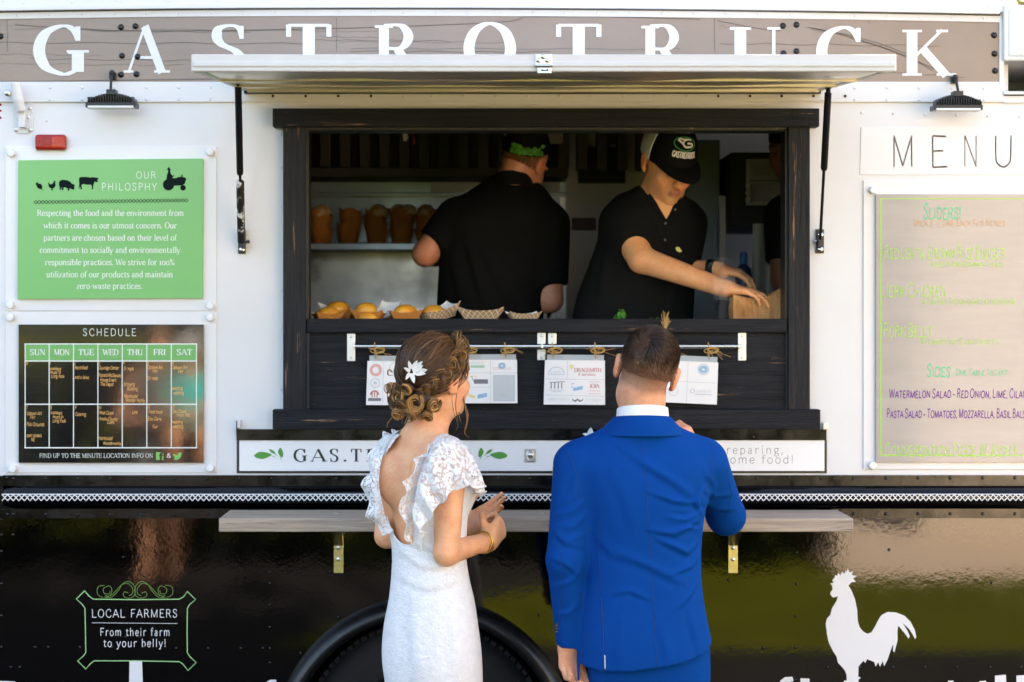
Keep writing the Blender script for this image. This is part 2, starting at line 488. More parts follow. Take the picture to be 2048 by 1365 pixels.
def glyph(ch):
    if ch not in _gcache:
        w, s = GLYPHS.get(ch, (3.0, ""))
        st = []
        for part in [q for q in s.split(';') if q]:
            tk = part.split()
            v = list(map(float, tk[1:]))
            pts = list(zip(v[0::2], v[1::2]))
            st.append((tk[0][0] + ('t' if 't' in tk[0][1:] else ''), 'h' in tk[0], int(tk[0][-1]) if tk[0][-1].isdigit() else 0, pts))
        _gcache[ch] = (w, st)
    return _gcache[ch]

def pen(mb, pts, closed, T, t, xf, d, taper=False):
    """one stroke: a strip whose width follows a broad pen held flat"""
    n = len(pts)
    left, right = [], []
    for i in range(n):
        if closed:
            a, b = pts[(i - 1) % (n - 1)], pts[(i + 1) % (n - 1)]
        else:
            a, b = pts[max(i - 1, 0)], pts[min(i + 1, n - 1)]
        tx, ty = b[0] - a[0], b[1] - a[1]
        l = math.hypot(tx, ty) or 1
        nx, ny = -ty / l, tx / l
        Ti = T
        if taper:
            e = min(i, n - 1 - i) / (n * .22); Ti = t + (T - t) * min(1, e) ** 1.2
        h = .5 * math.sqrt((Ti * nx) ** 2 + (t * ny) ** 2)
        left.append((pts[i][0] + nx * h, pts[i][1] + ny * h))
        right.append((pts[i][0] - nx * h, pts[i][1] - ny * h))
    pos = lambda q: q if isinstance(q, Vector) else P(q[0], q[1], d)
    vs = [pos(xf(*q)) for q in left] + [pos(xf(*q)) for q in right]
    fs = [(i, i + 1, n + i + 1, n + i) for i in range(n - 1)]
    # face the camera
    a, b, c_ = vs[0], vs[1], vs[n + 1]
    if (b - a).cross(c_ - a).y > 0:
        fs = [tuple(reversed(f)) for f in fs]
    mb.add(vs, fs)

def draw_glyph(mb, ch, xf, d, style, rng=None, jit=0.0):
    w, strokes = glyph(ch)
    T, t, ser = style
    e = 0
    for (typ, hair, sf, pts) in strokes:
        if typ == 'x' and not ser:
            continue
        TT = t if (hair and ser) or (typ == 'x') else T
        if hair and not ser: TT = T
        if jit and rng:
            pts = [(x + rng.uniform(-jit, jit), y + rng.uniform(-jit, jit)) for x, y in pts]
        tp = typ.endswith('t') and bool(ser)
        if typ[0] == 'c':
            q, cl = _catmull(pts, 9 if ser and T > 1.4 else 5)
        else:
            q, cl = list(pts), False
            if not ser and not jit and len(q) == 2:   # square off plain strokes a little
                dx, dy = q[1][0] - q[0][0], q[1][1] - q[0][1]; l = math.hypot(dx, dy) or 1
                k = .3 * t
                q = [(q[0][0] - dx / l * k, q[0][1] - dy / l * k), (q[1][0] + dx / l * k, q[1][1] + dy / l * k)]
        if typ == 'x': TT = t * 1.5
        pen(mb, q, cl, TT, t if ser else T, xf, d + e, tp)
        e += 0.00008
        if ser and sf:
            for end in (1, 2):
                if sf & end:
                    x, y = pts[0] if end == 1 else pts[-1]
                    hw = .5 * TT + .62
                    hgt = t * .9
                    yy = y + hgt / 2 if y < 3.4 else y - hgt / 2
                    pen(mb, [(x - hw, yy), (x + hw, yy)], False, hgt, hgt, xf, d + e)
                    e += 0.00008
    return w

SERIF_BOLD = (1.25, .45, True)
SERIF = (.95, .4, True)
MONO = (.62, .62, False)
THIN = (.46, .46, False)
def text_width(s, track=0.0, space=2.6):
    return sum((space if c == ' ' else glyph(c)[0]) + track for c in s) - track

def write(mb, s, x, y, cap, d, style=SERIF, align='l', width=None, track=0.0, space=2.6, slant=0.0, jit=0.0, seed=1, rise=0.0, squeeze=1.0):
    """s with its baseline at pixel (x, y), capitals cap pixels high; width fits the line to that many pixels"""
    rng = random.Random(seed)
    u = cap / 7.0
    tw = text_width(s, track, space)
    sx = u * squeeze if width is None else width / tw
    x0 = x if align == 'l' else (x - tw * sx / 2 if align == 'c' else x - tw * sx)
    cx = 0.0
    for i, ch in enumerate(s):
        if ch == ' ':
            cx += space + track
            continue
        by = y + (rng.uniform(-1, 1) * jit * u * 1.2 if jit else 0) + rise * cx * sx
        xf = lambda gx, gy, cx=cx, by=by: (x0 + (cx + gx + slant * gy) * sx, by - gy * u)
        cx += draw_glyph(mb, ch, xf, d, style, rng, jit) + track
    return x0, x0 + tw * sx

def line(mb, pts, w, d):
    """a pixel polyline of a constant width"""
    xf = lambda x, y: (x, y)
    pen(mb, pts, False, w, w, xf, d)

def spline(pts, n=6):
    return [tuple(q) for q in _catmull(pts, n)[0]]
# ------------------------------------------------------------------ the food truck
truck = thing("food_truck", "white and glossy black food truck with its serving window open under a raised awning", "food truck", (0, 0, 0))
def crown(px):
    """the roof line sags a little towards both ends"""
    return 6.5 * ((px - 760) / 760) ** 2 if px < 760 else 13 * ((px - 760) / 1240) ** 2
XL, XR = -330, 2008
ZF = 1545            # bottom of the skirt, in pixels
def strip(mb, x0, x1, y0, y1, d0, d1, n=40, c0=crown, c1=crown):
    """a long strip that follows the roof line"""
    f = []
    for i in range(n + 1):
        x = x0 + (x1 - x0) * i / n
        f.append((P(x, y0 + c0(x), d1), P(x, y1 + c1(x), d1)))
    vs, fs = [], []
    for a, b in f:
        vs += [a, b, (a.x, -d0, a.z), (b.x, -d0, b.z)]
    for i in range(n):
        q, w = 4 * i, 4 * i + 4
        fs += [(q, q + 1, w + 1, w), (q, w, w + 2, q + 2), (q + 1, q + 3, w + 3, w + 1), (q + 2, w + 2, w + 3, q + 3)]
    fs += [(0, 2, 3, 1), (4 * n, 4 * n + 1, 4 * n + 3, 4 * n + 2)]
    mb.add(vs, fs)
half = lambda x: crown(x) * .5
flat = lambda x: 0.0

# upper side: white skin with the window opening
WX0, WX1, WY0, WY1 = 590, 1600, 245, 830
mb = MB()
mb.boxp(XL, WX0, 150, 952, -.05, 0); mb.boxp(WX1, 2400, 196, 952, -.05, 0); mb.boxp(WX1, XR, 150, 196, -.05, 0)
mb.boxp(WX0, WX1, 150, WY0, -.05, 0); mb.boxp(WX0, WX1, WY1, 952, -.05, 0)
mb.boxp(WX0, WX1, 662, WY1, -.06, -.012)
for i in range(6):
    mb.rivet(1724 + i * 63, 226 + i * 1.6, 0, .0052, .003)
for x in (241, 268): mb.rivet(x, 631, 0)
mb.rivet(94, 242, 0, .004); mb.rivet(205, 298, 0, .002)
for y in (270, 335, 415, 580, 655, 716, 780): mb.rivet(562, y, 0, .004)
mb.build("upper_side", white_paint, truck)

# roof, fascia strips, rails
mb = MB()
def roof_fn(u, v):
    x = XL + (XR - XL) * u
    q = v * PI / 2
    a = P(x, -62 + crown(x) + 74 * (1 - math.sin(q)), .012)
    return Vector((a.x, -.012 - .028 + .075 - .075 * math.cos(q) + .02, a.z + 0))
mb.grid(roof_fn, 30, 9)
a, b = P(XL, -62, 0), P(XR, -62, 0)
RZ = lambda y: a.z + .03 * (y - .05) / 2.15
RH = (1.12, 1.70, 1.0, 1.62)         # added roof hatch, closed: the roof sheet under it lets no light in
for (x0, x1, y0, y1) in ((a.x, b.x, .05, 2.2),):
    mb.add([(x0, y0, RZ(y0)), (x1, y0, RZ(y0)), (x1, y1, RZ(y1)), (x0, y1, RZ(y1))], [(0, 1, 2, 3)])
sky_ = MB(); sky_.box((RH[0] - .04, RH[2] - .04, RZ(1.3) + .03), (RH[1] + .04, RH[3] + .04, RZ(1.3) + .035))
strip(mb, XL, XR - 8, 9, 15, 0, .030)
for i in range(22):
    x = -50 + i * 96.5
    mb.rivet(x, 1 + crown(x), .03, .003, .002)
mb.build("roof_edge", white_trim, truck, smooth='auto')
sky_.build("roof_hatch", plastic_white, truck, bevel=.004)
mb = MB()
strip(mb, XL, XR - 8, 15, 19, 0, .016)  # black strip paints the shadow line below the roof edge; the rivets are real
mb.mi = 1
for i in range(300):
    x = -10 + i * 6.75
    mb.rivet(x, 17 + crown(x), .017, .0012, .001)
mb.build("roof_bead_shadow", [black_metal, zinc], truck)
mb = MB()
strip(mb, XL, XR - 4, 18, 32, 0, .012)
strip(mb, XL, XR + 2, 164, 204, 0, .010, c0=flat, c1=flat)
for i in range(34):
    x = -29 + i * 64.4
    mb.rivet(x, 25 + crown(x), .012, .0045, .0025)
    if x < 1990:
        mb.rivet(x, 173 + .004 * abs(x - 900), .010, .0048, .003); mb.rivet(x, 197 + .003 * abs(x - 900), .010, .0048, .003)
mb.boxp(1999, XR, 30 + 12, 170, 0, .0125)
mb.build("fascia_rail", white_trim, truck)

band = MB()
strip(band, XL, 1999, 31, 165, 0, .008, c1=half)
band = band.build("fascia_band", taupe, truck)
mb = MB()
for ch, x0, x1, yb, cap in (('G', 70, 167, 147, 93), ('A', 243, 338, 146, 93), ('S', 424, 490, 146, 93), ('T', 574, 661, 146, 95), ('R', 752, 842, 146, 95),
                            ('O', 929, 1030, 146, 97), ('T', 1114, 1201, 146, 95), ('R', 1285, 1373, 147, 95), ('U', 1462, 1560, 148, 93), ('C', 1636, 1724, 149, 92), ('K', 1807, 1910, 152, 92)):
    w, _ = glyph(ch)
    # ink limits of the glyph
    lo, hi = {'G': (.1, 6.1), 'A': (-1, 7.2), 'S': (.1, 4.8), 'T': (.2, 5.6), 'R': (-.2, 6.6), 'O': (0, 6.8), 'U': (-.1, 6.2), 'C': (.1, 6.0), 'K': (-.2, 7.0)}[ch]
    k = (x1 - x0) / (hi - lo)
    mb.cut()
    draw_glyph(mb, ch, lambda gx, gy, k=k, x0=x0, lo=lo, yb=yb, cap=cap: (x0 + (gx - lo) * k, yb - gy * cap / 7.0), .0095, (1.5, .42, True))
o = mb.build("letter", white_vinyl, band)
# dark bolts through the band, reflected wires drawn as dark lines, seams of the wrap
mb = MB()
for x, y in ((242, 55), (271, 53), (244, 112), (275, 114), (242, 150), (273, 149), (1566, 52), (1593, 50), (1567, 107), (1593, 103), (1988, 71), (1989, 108), (1990, 142), (1, 73)):
    mb.cut(); mb.rivet(x, y, .0085, .0098, .007)
mb.build("bolt_head", black_metal, band, smooth=True)
mb = MB()
rng = random.Random(4)
for y0, x0, x1, amp in ((58, 30, 760, 5), (62, 180, 500, 3), (86, 0, 620, 2), (80, 620, 900, 3), (74, 640, 760, 2), (118, 60, 420, 4), (128, -20, 370, 3), (108, 0, 200, 4), (52, 1440, 1480, 10), (88, 1440, 1880, 4), (84, 680, 1030, 2), (97, 700, 1360, 2), (60, 1620, 1720, 12), (140, 1740, 1930, 16), (103, 700, 1100, 2)):
    pts = []
    for i in range(25):
        x = x0 + (x1 - x0) * i / 24
        pts.append((x, y0 + amp * (i / 24) + 1.3 * math.sin(i * .9 + y0) + rng.uniform(-.7, .7)))
    line(mb, pts, rng.uniform(.5, 1.2), .0088)
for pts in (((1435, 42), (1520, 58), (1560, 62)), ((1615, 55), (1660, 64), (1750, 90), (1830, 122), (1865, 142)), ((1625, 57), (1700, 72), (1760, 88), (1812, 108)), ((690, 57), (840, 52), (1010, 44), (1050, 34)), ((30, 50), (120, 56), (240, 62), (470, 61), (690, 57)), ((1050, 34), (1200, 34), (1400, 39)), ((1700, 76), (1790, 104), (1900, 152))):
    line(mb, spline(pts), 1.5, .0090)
for x in (673, 1429, 1737, 14):
    line(mb, [(x, 34), (x + .5, 105 if x != 1737 else 48)], .8, .0091)
line(mb, [(0, 163.5), (120, 162.5), (430, 158.5)], 1.8, .0091)
mb.build("reflection_and_seam_line", mat("dark reflection and seam lines", (.085, .066, .056), .5), band)  # long lines paint wires mirrored in the band; the short uprights are seams

# front end beyond the box: lower roof, fairing
mb = MB()
mb.boxp(XR, 2420, 183, 189, -.6, .02); mb.boxp(XR, 2420, 192, 206, 0, .009)
mb.boxp(XR + 6, 2420, 120, 186, -.9, -.5)
mb.build("cab_roof", white_trim, truck)
mb = MB()
mb.boxp(2008, 2330, 10, 122, -.5, .03)
mb.mi = 1
mb.boxp(2016, 2300, 17, 114, 0, .033)
mb.build("cab_fairing", [white_trim, mat("grey fairing panel", (.60, .62, .63), .4)], truck, bevel=.006)
mb = MB()
mb.boxp(XR, 2420, 189, 192, 0, .013)
mb.build("cab_bead", black_metal, truck)

# lower black side with wheel opening
ACX, ACY, AR = 850, 1497, 268
mb = MB()
n = 48
mb.boxp(XL, ACX - AR, 1030, ZF, -.04, 0); mb.boxp(ACX + AR, 2400, 1030, ZF, -.04, 0)
top = [(ACX - AR + 2 * AR * i / n) for i in range(n + 1)]
vs, fs = [], []
for x in top:
    y = ACY - math.sqrt(max(AR * AR - (x - ACX) ** 2, 0))
    vs += [P(x, 1030, 0), P(x, min(y, ACY), 0)]
for i in range(n):
    fs.append((2 * i, 2 * i + 1, 2 * i + 3, 2 * i + 2))
mb.add(vs, fs)
riv = MB()
def rv(x, y): riv.rivet(x, y, .0006, .0048, .0034)
for i in range(34):
    x = 27 + i * 64.2
    rv(x, 1028 if False else 1029) if False else None
for y in (1039, 1070, 1103, 1168, 1232, 1295): rv(3, y)
for x in (22, 40): rv(x, 1335)
for x, y in ((247, 1115), (275, 1113), (251, 1274), (279, 1275), (26, 1070), (540, 1145), (598, 1144), (662, 1144), (540, 1167), (540, 1210), (540, 1255), (540, 1326), (677, 1235), (602, 1307), (1056, 1145), (1078, 1230), (987, 1186), (730, 1145), (995, 1145), (1457, 1160), (1593, 1105), (1593, 1169), (1591, 1233), (1591, 1295), (1526, 1296), (1461, 1296), (1591, 1360), (1983, 1166), (1778, 1100)):
    rv(x, y)
for x in (70, 97, 160, 225, 288, 353, 417, 482, 526, 540): rv(x, 1295 + (2 if x > 300 else 0))
for x in (1655, 1720, 1786, 1850, 1914, 1980, 2042): rv(x, 1335)
low = mb.build("lower_side", black_paint, truck)
riv.build("rivet_row", black_strip, low, smooth=True)
# riveted rub strips and the rounded moulding between them
mb = MB()
mb.boxp(6, 2400, 951, 972, 0, .010)
mb.boxp(XL, 6, 955, 1012, 0, .010)
mb.boxp(XL, 2400, 1017, 1037, 0, .008)
for i in range(38):
    x = 27 + (i - 1) * 64.6
    if x > 3:
        mb.rivet(x, 957.5 if x < 1500 else 957 - .002 * (x - 1500), .010, .0055, .004)
    mb.rivet(x, 1029 if x < 1600 else 1028, .008, .0055, .004)
mb.rivet(14, 956, .01, .0055, .004); mb.rivet(15, 1029, .008, .0055, .004)
mb.build("rub_strip", black_strip, truck)
mb = MB()
def mould(u, v):
    x = 8 + (2400 - 8) * u
    q = -PI / 2 + PI * v
    e = min(1, (x - 8) / 26 + .05)
    a = P(x, 995, .01)
    return Vector((a.x, -.010 - .030 * math.cos(q) * math.sqrt(max(1 - (1 - e) ** 2, 0)), a.z + .0357 * math.sin(q) * (.75 + .25 * e)))
mb.grid(mould, 90, 17)
mo = mb.build("half_round_moulding", mat("glossy black moulding", (.001, .001, .0015), .10, ior=1.36, bump=(7, .05, .01)), truck, smooth=True)
mb = MB()
def onm(x, y):           # a point on the bulge
    q = max(-.99, min(.99, (995 - y) / 23.0))
    return .0125 + .0300 * math.sqrt(1 - q * q)
p_ = 11.2
x = 4.0
def lat(mb, a, b, w):
    dx, dy = b[0] - a[0], b[1] - a[1]; l = math.hypot(dx, dy); nx, ny = -dy / l * w / 2, dx / l * w / 2
    qs = [(a[0] + nx, a[1] + ny), (b[0] + nx, b[1] + ny), (b[0] - nx, b[1] - ny), (a[0] - nx, a[1] - ny)]
    mb.add([P(q[0], q[1], onm(*q)) for q in qs], [(0, 1, 2, 3)])
while x < 2150:
    lat(mb, (x, 989.5), (x + p_ / 1.0, 1002), 1.9)
    mb2 = lat(mb, (x, 1002), (x + p_, 989.5), 1.9)
    x += p_
for k in range(54):
    lat(mb, (4 + k * 40, 988.9), (4 + k * 40 + 40, 988.9), 1.5)
mb.build("lattice_stripe", white_vinyl, mo)

# wheel opening: rubber flare, well, tyre and rim
mb = MB()
def flare(u, v):
    th = PI * u
    prof = [(268, -.10), (268, .045), (272, .062), (280, .070), (290, .066), (299, .048), (304, .02), (306, -.002)]
    k = min(int(v * 7.001), 6); t = v * 7 - k
    r = prof[k][0] * (1 - t) + prof[k + 1][0] * t; d = prof[k][1] * (1 - t) + prof[k + 1][1] * t
    a = P(ACX - r * math.cos(th), ACY - r * math.sin(th), 0)
    return Vector((a.x, -d, a.z))
mb.grid(flare, 64, 15)
mb.build("wheel_arch", rubber, truck, smooth=True)
mb = MB()
def well(u, v):
    th = PI * u
    a = P(ACX - 275 * math.cos(th), ACY - 275 * math.sin(th), 0)
    return Vector((a.x, .02 + .5 * v, a.z))
mb.grid(well, 40, 4)
a, b = P(ACX - 285, ACY - 285, 0), P(ACX + 285, ACY + 60, 0)
mb.add([(a.x, .52, a.z), (b.x, .52, a.z), (b.x, .52, b.z), (a.x, .52, b.z)], [(0, 1, 2, 3)])
mb.build("wheel_well", dark_void, truck)
wc = P(ACX, 1494, 0); wc.y = .06
tr = MB()
rt = wc.z - .004
prof = [(.235, -.02), (.25, -.045), (.30, -.05), (rt - .04, -.045), (rt - .012, -.028), (rt, -.0), (rt, .17), (rt - .03, .2), (.24, .2)]
tr.lathe(wc, (0, 1, 0), prof, 72)
for k in range(90):
    q = 2 * PI * k / 90
    e = Vector((math.cos(q), 0, math.sin(q)))
    t_ = Vector((-math.sin(q), 0, math.cos(q)))
    tr.obox(wc + e * (rt - .006) + Vector((0, -.012 + (k % 2) * .012, 0)), t_ * .0085, Vector((0, .026, 0)), e * .0065)
wheel = tr.build("wheel", tyre_mat, truck, smooth='auto')
mb = MB()
mb.lathe(wc + Vector((0, -.02, 0)), (0, -1, 0), [(.232, 0), (.232, .03), (.215, .032), (.19, .0), (.10, -.02), (.07, -.01), (.06, .03), (.02, .035)], 40)
for k in range(8):
    q = 2 * PI * k / 8
    mb.lathe(wc + Vector((.135 * math.cos(q), -.015, .135 * math.sin(q))), (0, -1, 0), [(.014, 0), (.014, .02), (.004, .022)], 8)
mb.build("rim", mat("dull wheel steel", (.25, .25, .25), .5, 1.0), wheel, smooth='auto')
# underbody, far side, ends, interior shell
mb = MB()
xl, xr = P(XL, 0).x, P(2400, 0).x
zf = .42
mb.box((xl + .02, .06, zf), (xr, 2.18, zf + .05))
mb.build("chassis", dark_void, truck)
YB = 1.75            # the inner back wall
zt = P(0, 185).z
mb = MB()
mb.box((xl, 2.16, zf), (xr, 2.2, P(0, -60).z)); mb.box((xl - .02, -.0, zf), (xl, 2.2, P(0, -40).z)); mb.box((xr, 0, zf), (xr + .02, 2.2, P(0, 190).z))
mb.box((P(XR, 0).x, .06, P(0, 186).z), (P(XR, 0).x + .03, 2.2, P(0, -50).z))
mb.build("body_shell", white_paint, truck)
# ------------------------------------------------------------------ window frame, awning, shelf, lamps
mb = MB()
mb.boxp(545, 1639, 217, 254, 0, .052)
wf = mb.build("window_frame", wood_h, truck, bevel=.003)
def fpart(name, m, x0, x1, y0, y1, d0, d1, bev=.002):
    return MB().boxp(x0, x1, y0, y1, d0, d1).build(name, m, wf, bevel=bev)
fpart("post", wood_v, 566, 611.5, 252.5, 821, 0, .036)
fpart("post", wood_v, 1577, 1620, 252.5, 821, 0, .036)
fpart("sill_board", wood_h, 545, 1641, 819.5, 859, 0, .048, .003)
fpart("sill_rail", wood_h, 613, 1575, 638, 666, -.05, .030, .003)
fpart("apron_board", wood_h, 609, 1580, 664, 822, -.012, .012)
mb = MB()
mb.boxp(598, 617, 254, 640, -.07, .018); mb.boxp(1570, 1590, 254, 640, -.07, .018); mb.boxp(598, 1590, 240, 262, -.07, .018)
mb.boxp(604, 618.5, 640, 826, -.01, .0155); mb.boxp(1571.5, 1590, 640, 826, -.01, .0155)
mb.build("inner_frame", mat("dark window liner", (.010, .010, .010), .4), wf, bevel=.0015)
mb = MB()
mb.boxp(611, 614.5, 252, 640, 0, .026); mb.boxp(614, 1574, 255.5, 259, 0, .026)
mb.build("beading", mat("worn bead wood", (.03, .026, .022), .45, scuff=(30, .6, (.22, .14, .08))), wf)

# raised awning flap: hinged at its back edge, its front edge a little lower
AL = 1.02
ax0, ax1 = P(487, 0, 0).x, P(1643, 0, 0).x
zh = P(0, 184, 0).z
zfb = P(0, 143.5, AL).z
def aw(x, t, h=0.0):      # t: 0 hinge .. 1 front edge
    sag = -.006 * math.sin(PI * (x - ax0) / (ax1 - ax0)) * math.sin(PI * t)
    return Vector((x, -.014 - (AL - .014) * t, zh + (zfb - zh) * t + h + sag))
mb = MB()
NX, NT = 40, 12
th = P(0, 109, AL).z - zfb - .002
us = [[aw(ax0 + (ax1 - ax0) * i / NX, .012 + .978 * j / NT, .003 + .0025 * math.sin(i * .55) * math.sin(j * .6)) for i in range(NX + 1)] for j in range(NT + 1)]
vs = [p for row in us for p in row]
mb.add(vs, [(j * (NX + 1) + i, j * (NX + 1) + i + 1, (j + 1) * (NX + 1) + i + 1, (j + 1) * (NX + 1) + i) for j in range(NT) for i in range(NX)])
for t0, t1 in ((.05, .055), (.33, .34), (.62, .635)):          # folds of the sheet
    a, b = aw(ax0 + .02, t0, -.001), aw(ax1 - .02, t0, -.001)
    mb.obox((a + b) / 2 , ((b - a) / 2), Vector((0, .009, 0)), Vector((0, 0, .004)))
awn = mb.build("awning", alu, truck, smooth=False)
mb = MB()
a, b, c_, d_ = aw(ax0, .012, th), aw(ax1, .012, th), aw(ax1, 1, th), aw(ax0, 1, th)
mb.add([a, b, c_, d_], [(0, 1, 2, 3)])
f0, f1 = aw(ax0 - .002, 1, 0), aw(ax1 + .002, 1, 0)
mb.box((f0.x, f0.y + .022, f0.z), (f1.x, f0.y, f0.z + th + .002))
mb.box((f0.x + .004, f0.y + .024, f0.z + .011), (f1.x - .004, f0.y - .0035, f0.z + .026))
mb.build("awning_edge", alu_white, awn, bevel=.0035)
mb = MB()
for x, s in ((ax0, 1), (ax1, -1)):
    mb.cut()
    a, b = aw(x, .0, th * .5), aw(x, .975, th * .5)
    mb.obox((a + b) / 2 + Vector((s * .012, 0, 0)), Vector((.012, 0, 0)), (b - a) / 2, Vector((0, 0, th * .48)))
mb.build("awning_side", mat("worn aluminium channel", (.50, .46, .38), .42, 1.0, bump=(30, .1), var=(7, .7, (.33, .30, .24))), awn, bevel=.002)
# hinge strip on the side of the truck
mb = MB()
mb.boxp(488, 1642, 181.5, 187.5, 0, .03)
mb.boxp(488, 784, 178, 184, 0, .026); mb.boxp(1350, 1642, 178, 185, 0, .026)
mb.build("awning_hinge", black_metal, awn)
mb = MB()
mb.boxp(486, 1644, 187, 201, 0, .0135)
for i in range(19):
    mb.mi = 1 if (i < 4 or i > 13) else 0
    mb.rivet(546 + i * 65.3 if i < 5 else 546 + i * 63.6, 192.5, .0135, .0045, .0035)
mb.build("hinge_leaf", [white_trim, black_metal], awn)
# catch in the middle of the front edge
fy = AL + .005
mb = MB()
mb.boxp(1071, 1104, 108.5, 131, AL, fy)
mb.boxp(1075, 1103, 135, 147, AL - .004, fy + .004)
latch = mb.build("latch", zinc, awn, bevel=.0012)
mb = MB()
for x, y in ((1086.5, 113.5), (1077, 121), (1095, 121)):
    mb.cut()
    mb.lathe(P(x, y, fy), (0, -1, 0), [(.0068, 0), (.0068, .002), (.004, .004), (.001, .0045)], 14)
mb.cut(); mb.cyl(P(1070, 131.5, fy + .004), P(1105, 131.5, fy + .004), .0042, 12)
mb.build("latch_pin", steel, latch, smooth='auto')
mb = MB()
mb.poly([(1082, 142.5), (1083, 138), (1087, 140), (1092, 140), (1096, 138), (1097.5, 142.5)], fy + .002, fy + .0045)
mb.build("latch_slot", black_metal, latch)

def strut(topp, topd, botp, botd, mid, chip):
    """gas strut: thick tube above, thin rod below, ball ends, two brackets"""
    a, b = P(*topp, topd), P(*botp, botd)
    q = a.lerp(b, mid)
    m1 = MB(); m1.tube([a, a.lerp(b, .04), a.lerp(b, .045), q.lerp(a, .02), q], [.007, .007, .0105, .0105, .009], 14)
    s = m1.build("gas_strut", black_metal, truck, smooth='auto')
    m2 = MB()
    if chip:
        c = a.lerp(b, mid + .045)
        m2.tube([q, c], .0042, 10)
        m3 = MB(); m3.tube([c, c.lerp(b, .01), c.lerp(b, .96)], [.011, .0125, .0125], 14)
        m3.build("lower_sleeve", chipped, s, smooth='auto')
    else:
        m2.tube([q, a.lerp(b, .985)], .0046, 10)
    m2.build("rod", black_metal, s, smooth='auto')
    m4 = MB()
    x, y = botp
    m4.boxp(x - 7 if chip else x - 8, x + 8, y - 28, y + 20, 0, .008)
    m4.boxp(x - 3, x + 5, y - 8, y + 8, 0, botd + .012)
    m4.build("wall_bracket", black_metal, s, bevel=.001)
    m5 = MB()
    for k in (-17, 12): m5.cut(); m5.lathe(P(x + 1, y + k, .008), (0, -1, 0), [(.0085, 0), (.0085, .004), (.005, .006), (.001, .006)], 8)
    m5.cut(); m5.lathe(P(x + (13 if chip else -9), y - 4, .012), (1, 0, 0), [(.006, -.006), (.006, .006)], 8)
    m5.build("bolt", steel, s, smooth='auto')
    m6 = MB()
    m6.obox(a + Vector((0, .0, .022)), Vector((.030, 0, 0)), Vector((0, .045, -.002)), Vector((0, 0, .004)))
    m6.obox(a + Vector((0, .0, .008)), Vector((.008, 0, 0)), Vector((0, .014, 0)), Vector((0, 0, .016)))
    m6.build("flap_bracket", black_metal if not chip else alu, s, bevel=.001)
    return s
strut((476, 160), .36, (483, 488), .022, .56, True)
strut((1657, 172), .30, (1640, 487), .022, .52, False)

# folding shelf under the window
sd = .285
mb = MB()
z1 = P(0, 1037, sd).z; z0 = P(0, 1064.5, sd).z
x0, x1 = P(437.5, 0, sd).x, P(1707, 0, sd).x
mb.box((x0, -sd, z0), (x1, -.05, z1))
shelf = mb.build("counter_shelf", wood_grey, truck, bevel=.004, seg=3)
mb = MB()
for x in (672, 1466, 1083):
    mb.cut()
    a = P(x, 1025, .16)
    mb.lathe(Vector((a.x, -.16, z1)), (0, 0, 1), [(.007, 0), (.007, .002), (.002, .0025)], 10)
mb.build("screw", zinc, shelf)
for x in (677, 1466):
    mb = MB()
    mb.boxp(x - 9.5, x + 9.5, 1085, 1147, 0, .012)
    mb.boxp(x - 9, x + 9, 1068, 1088, 0, .02)
    a = P(x, 0, .0)
    mb.box((a.x - .014, -.18, z0 - .004), (a.x + .014, -.005, z0 - .001))
    mb.obox(Vector((a.x, -.06, z0 - .045)), Vector((.014, 0, 0)), Vector((0, .05, -.028)), Vector((0, .0012, .002)))
    br = mb.build("shelf_bracket", brass, truck, bevel=.001)
    mb = MB()
    mb.cyl(P(x - 13, 1067, .02), P(x + 13, 1067, .02), .004, 10)
    for y in (1119, 1096): mb.cut(); mb.lathe(P(x, y, .012), (0, -1, 0), [(.0065, 0), (.0065, .003), (.002, .0045)], 12)
    mb.build("hinge_pin", zinc, br, smooth='auto')

# flood lamps
def lamp(cx, y_arm, y_top, y_bot, w, lean):
    d0 = .06
    mb = MB()
    z = lambda y, d: P(cx, y, d).z
    dep = .048
    for i in range(19):
        u = -1 + 2 * (i + .5) / 19
        x = cx + u * w * .485
        h = (y_bot - y_top) * (.60 + .40 * (1 - u * u)) - 8
        a = P(x, y_bot - 5 - h, d0 + dep); b = P(x + 1.9, y_bot - 5, d0 + dep)
        mb.add([(a.x, -d0 - .006, a.z + .0), (b.x, -d0 - .006, a.z), (b.x, -d0 - .006, b.z), (a.x, -d0 - .006, b.z),
                (a.x, -d0 - dep, a.z - .005), (b.x, -d0 - dep, a.z - .005), (b.x, -d0 - dep, b.z), (a.x, -d0 - dep, b.z)],
               [(0, 1, 2, 3), (7, 6, 5, 4), (0, 4, 5, 1), (1, 5, 6, 2), (2, 6, 7, 3), (3, 7, 4, 0)])
    # core and rim
    mb.boxp(cx - w * .46, cx + w * .46, y_bot - 22, y_bot - 6, d0, d0 + dep * .45)
    mb.boxp(cx - w * .5, cx + w * .5, y_bot - 11, y_bot - 1, d0 - .004, d0 + dep + .003)
    mb.boxp(cx - 9, cx + 10, y_top - 1, y_top + 10, d0 + .01, d0 + dep + .002)
    l = mb.build("flood_lamp", black_metal, truck, bevel=.0018)
    mb = MB()
    a = P(cx - w * .455, y_bot - 4.5, d0 + dep + .003); b = P(cx + w * .455, y_bot + .2, d0 + dep + .003)
    mb.box((a.x, a.y - .0015, a.z), (b.x, -d0, b.z))
    mb.build("lens", lamp_glass, l, bevel=.002)
    mb = MB()
    mb.tube([P(cx + lean, y_arm + 4, .03), P(cx + lean * .4, y_arm + 20, .06), P(cx, y_top + 4, .075)], .0042, 10)
    mb.boxp(cx + lean - 6, cx + lean + 6, y_arm + 2, y_arm + 15, 0, .028)
    mb.ball(P(cx + lean, y_arm + 3, .03), .009, 6)
    mb.build("lamp_arm", black_metal, l, smooth='auto')
    return l
lamp(221, 143, 180, 216, 101, 3)
lamp(1917, 152, 183, 221, 98, -7)

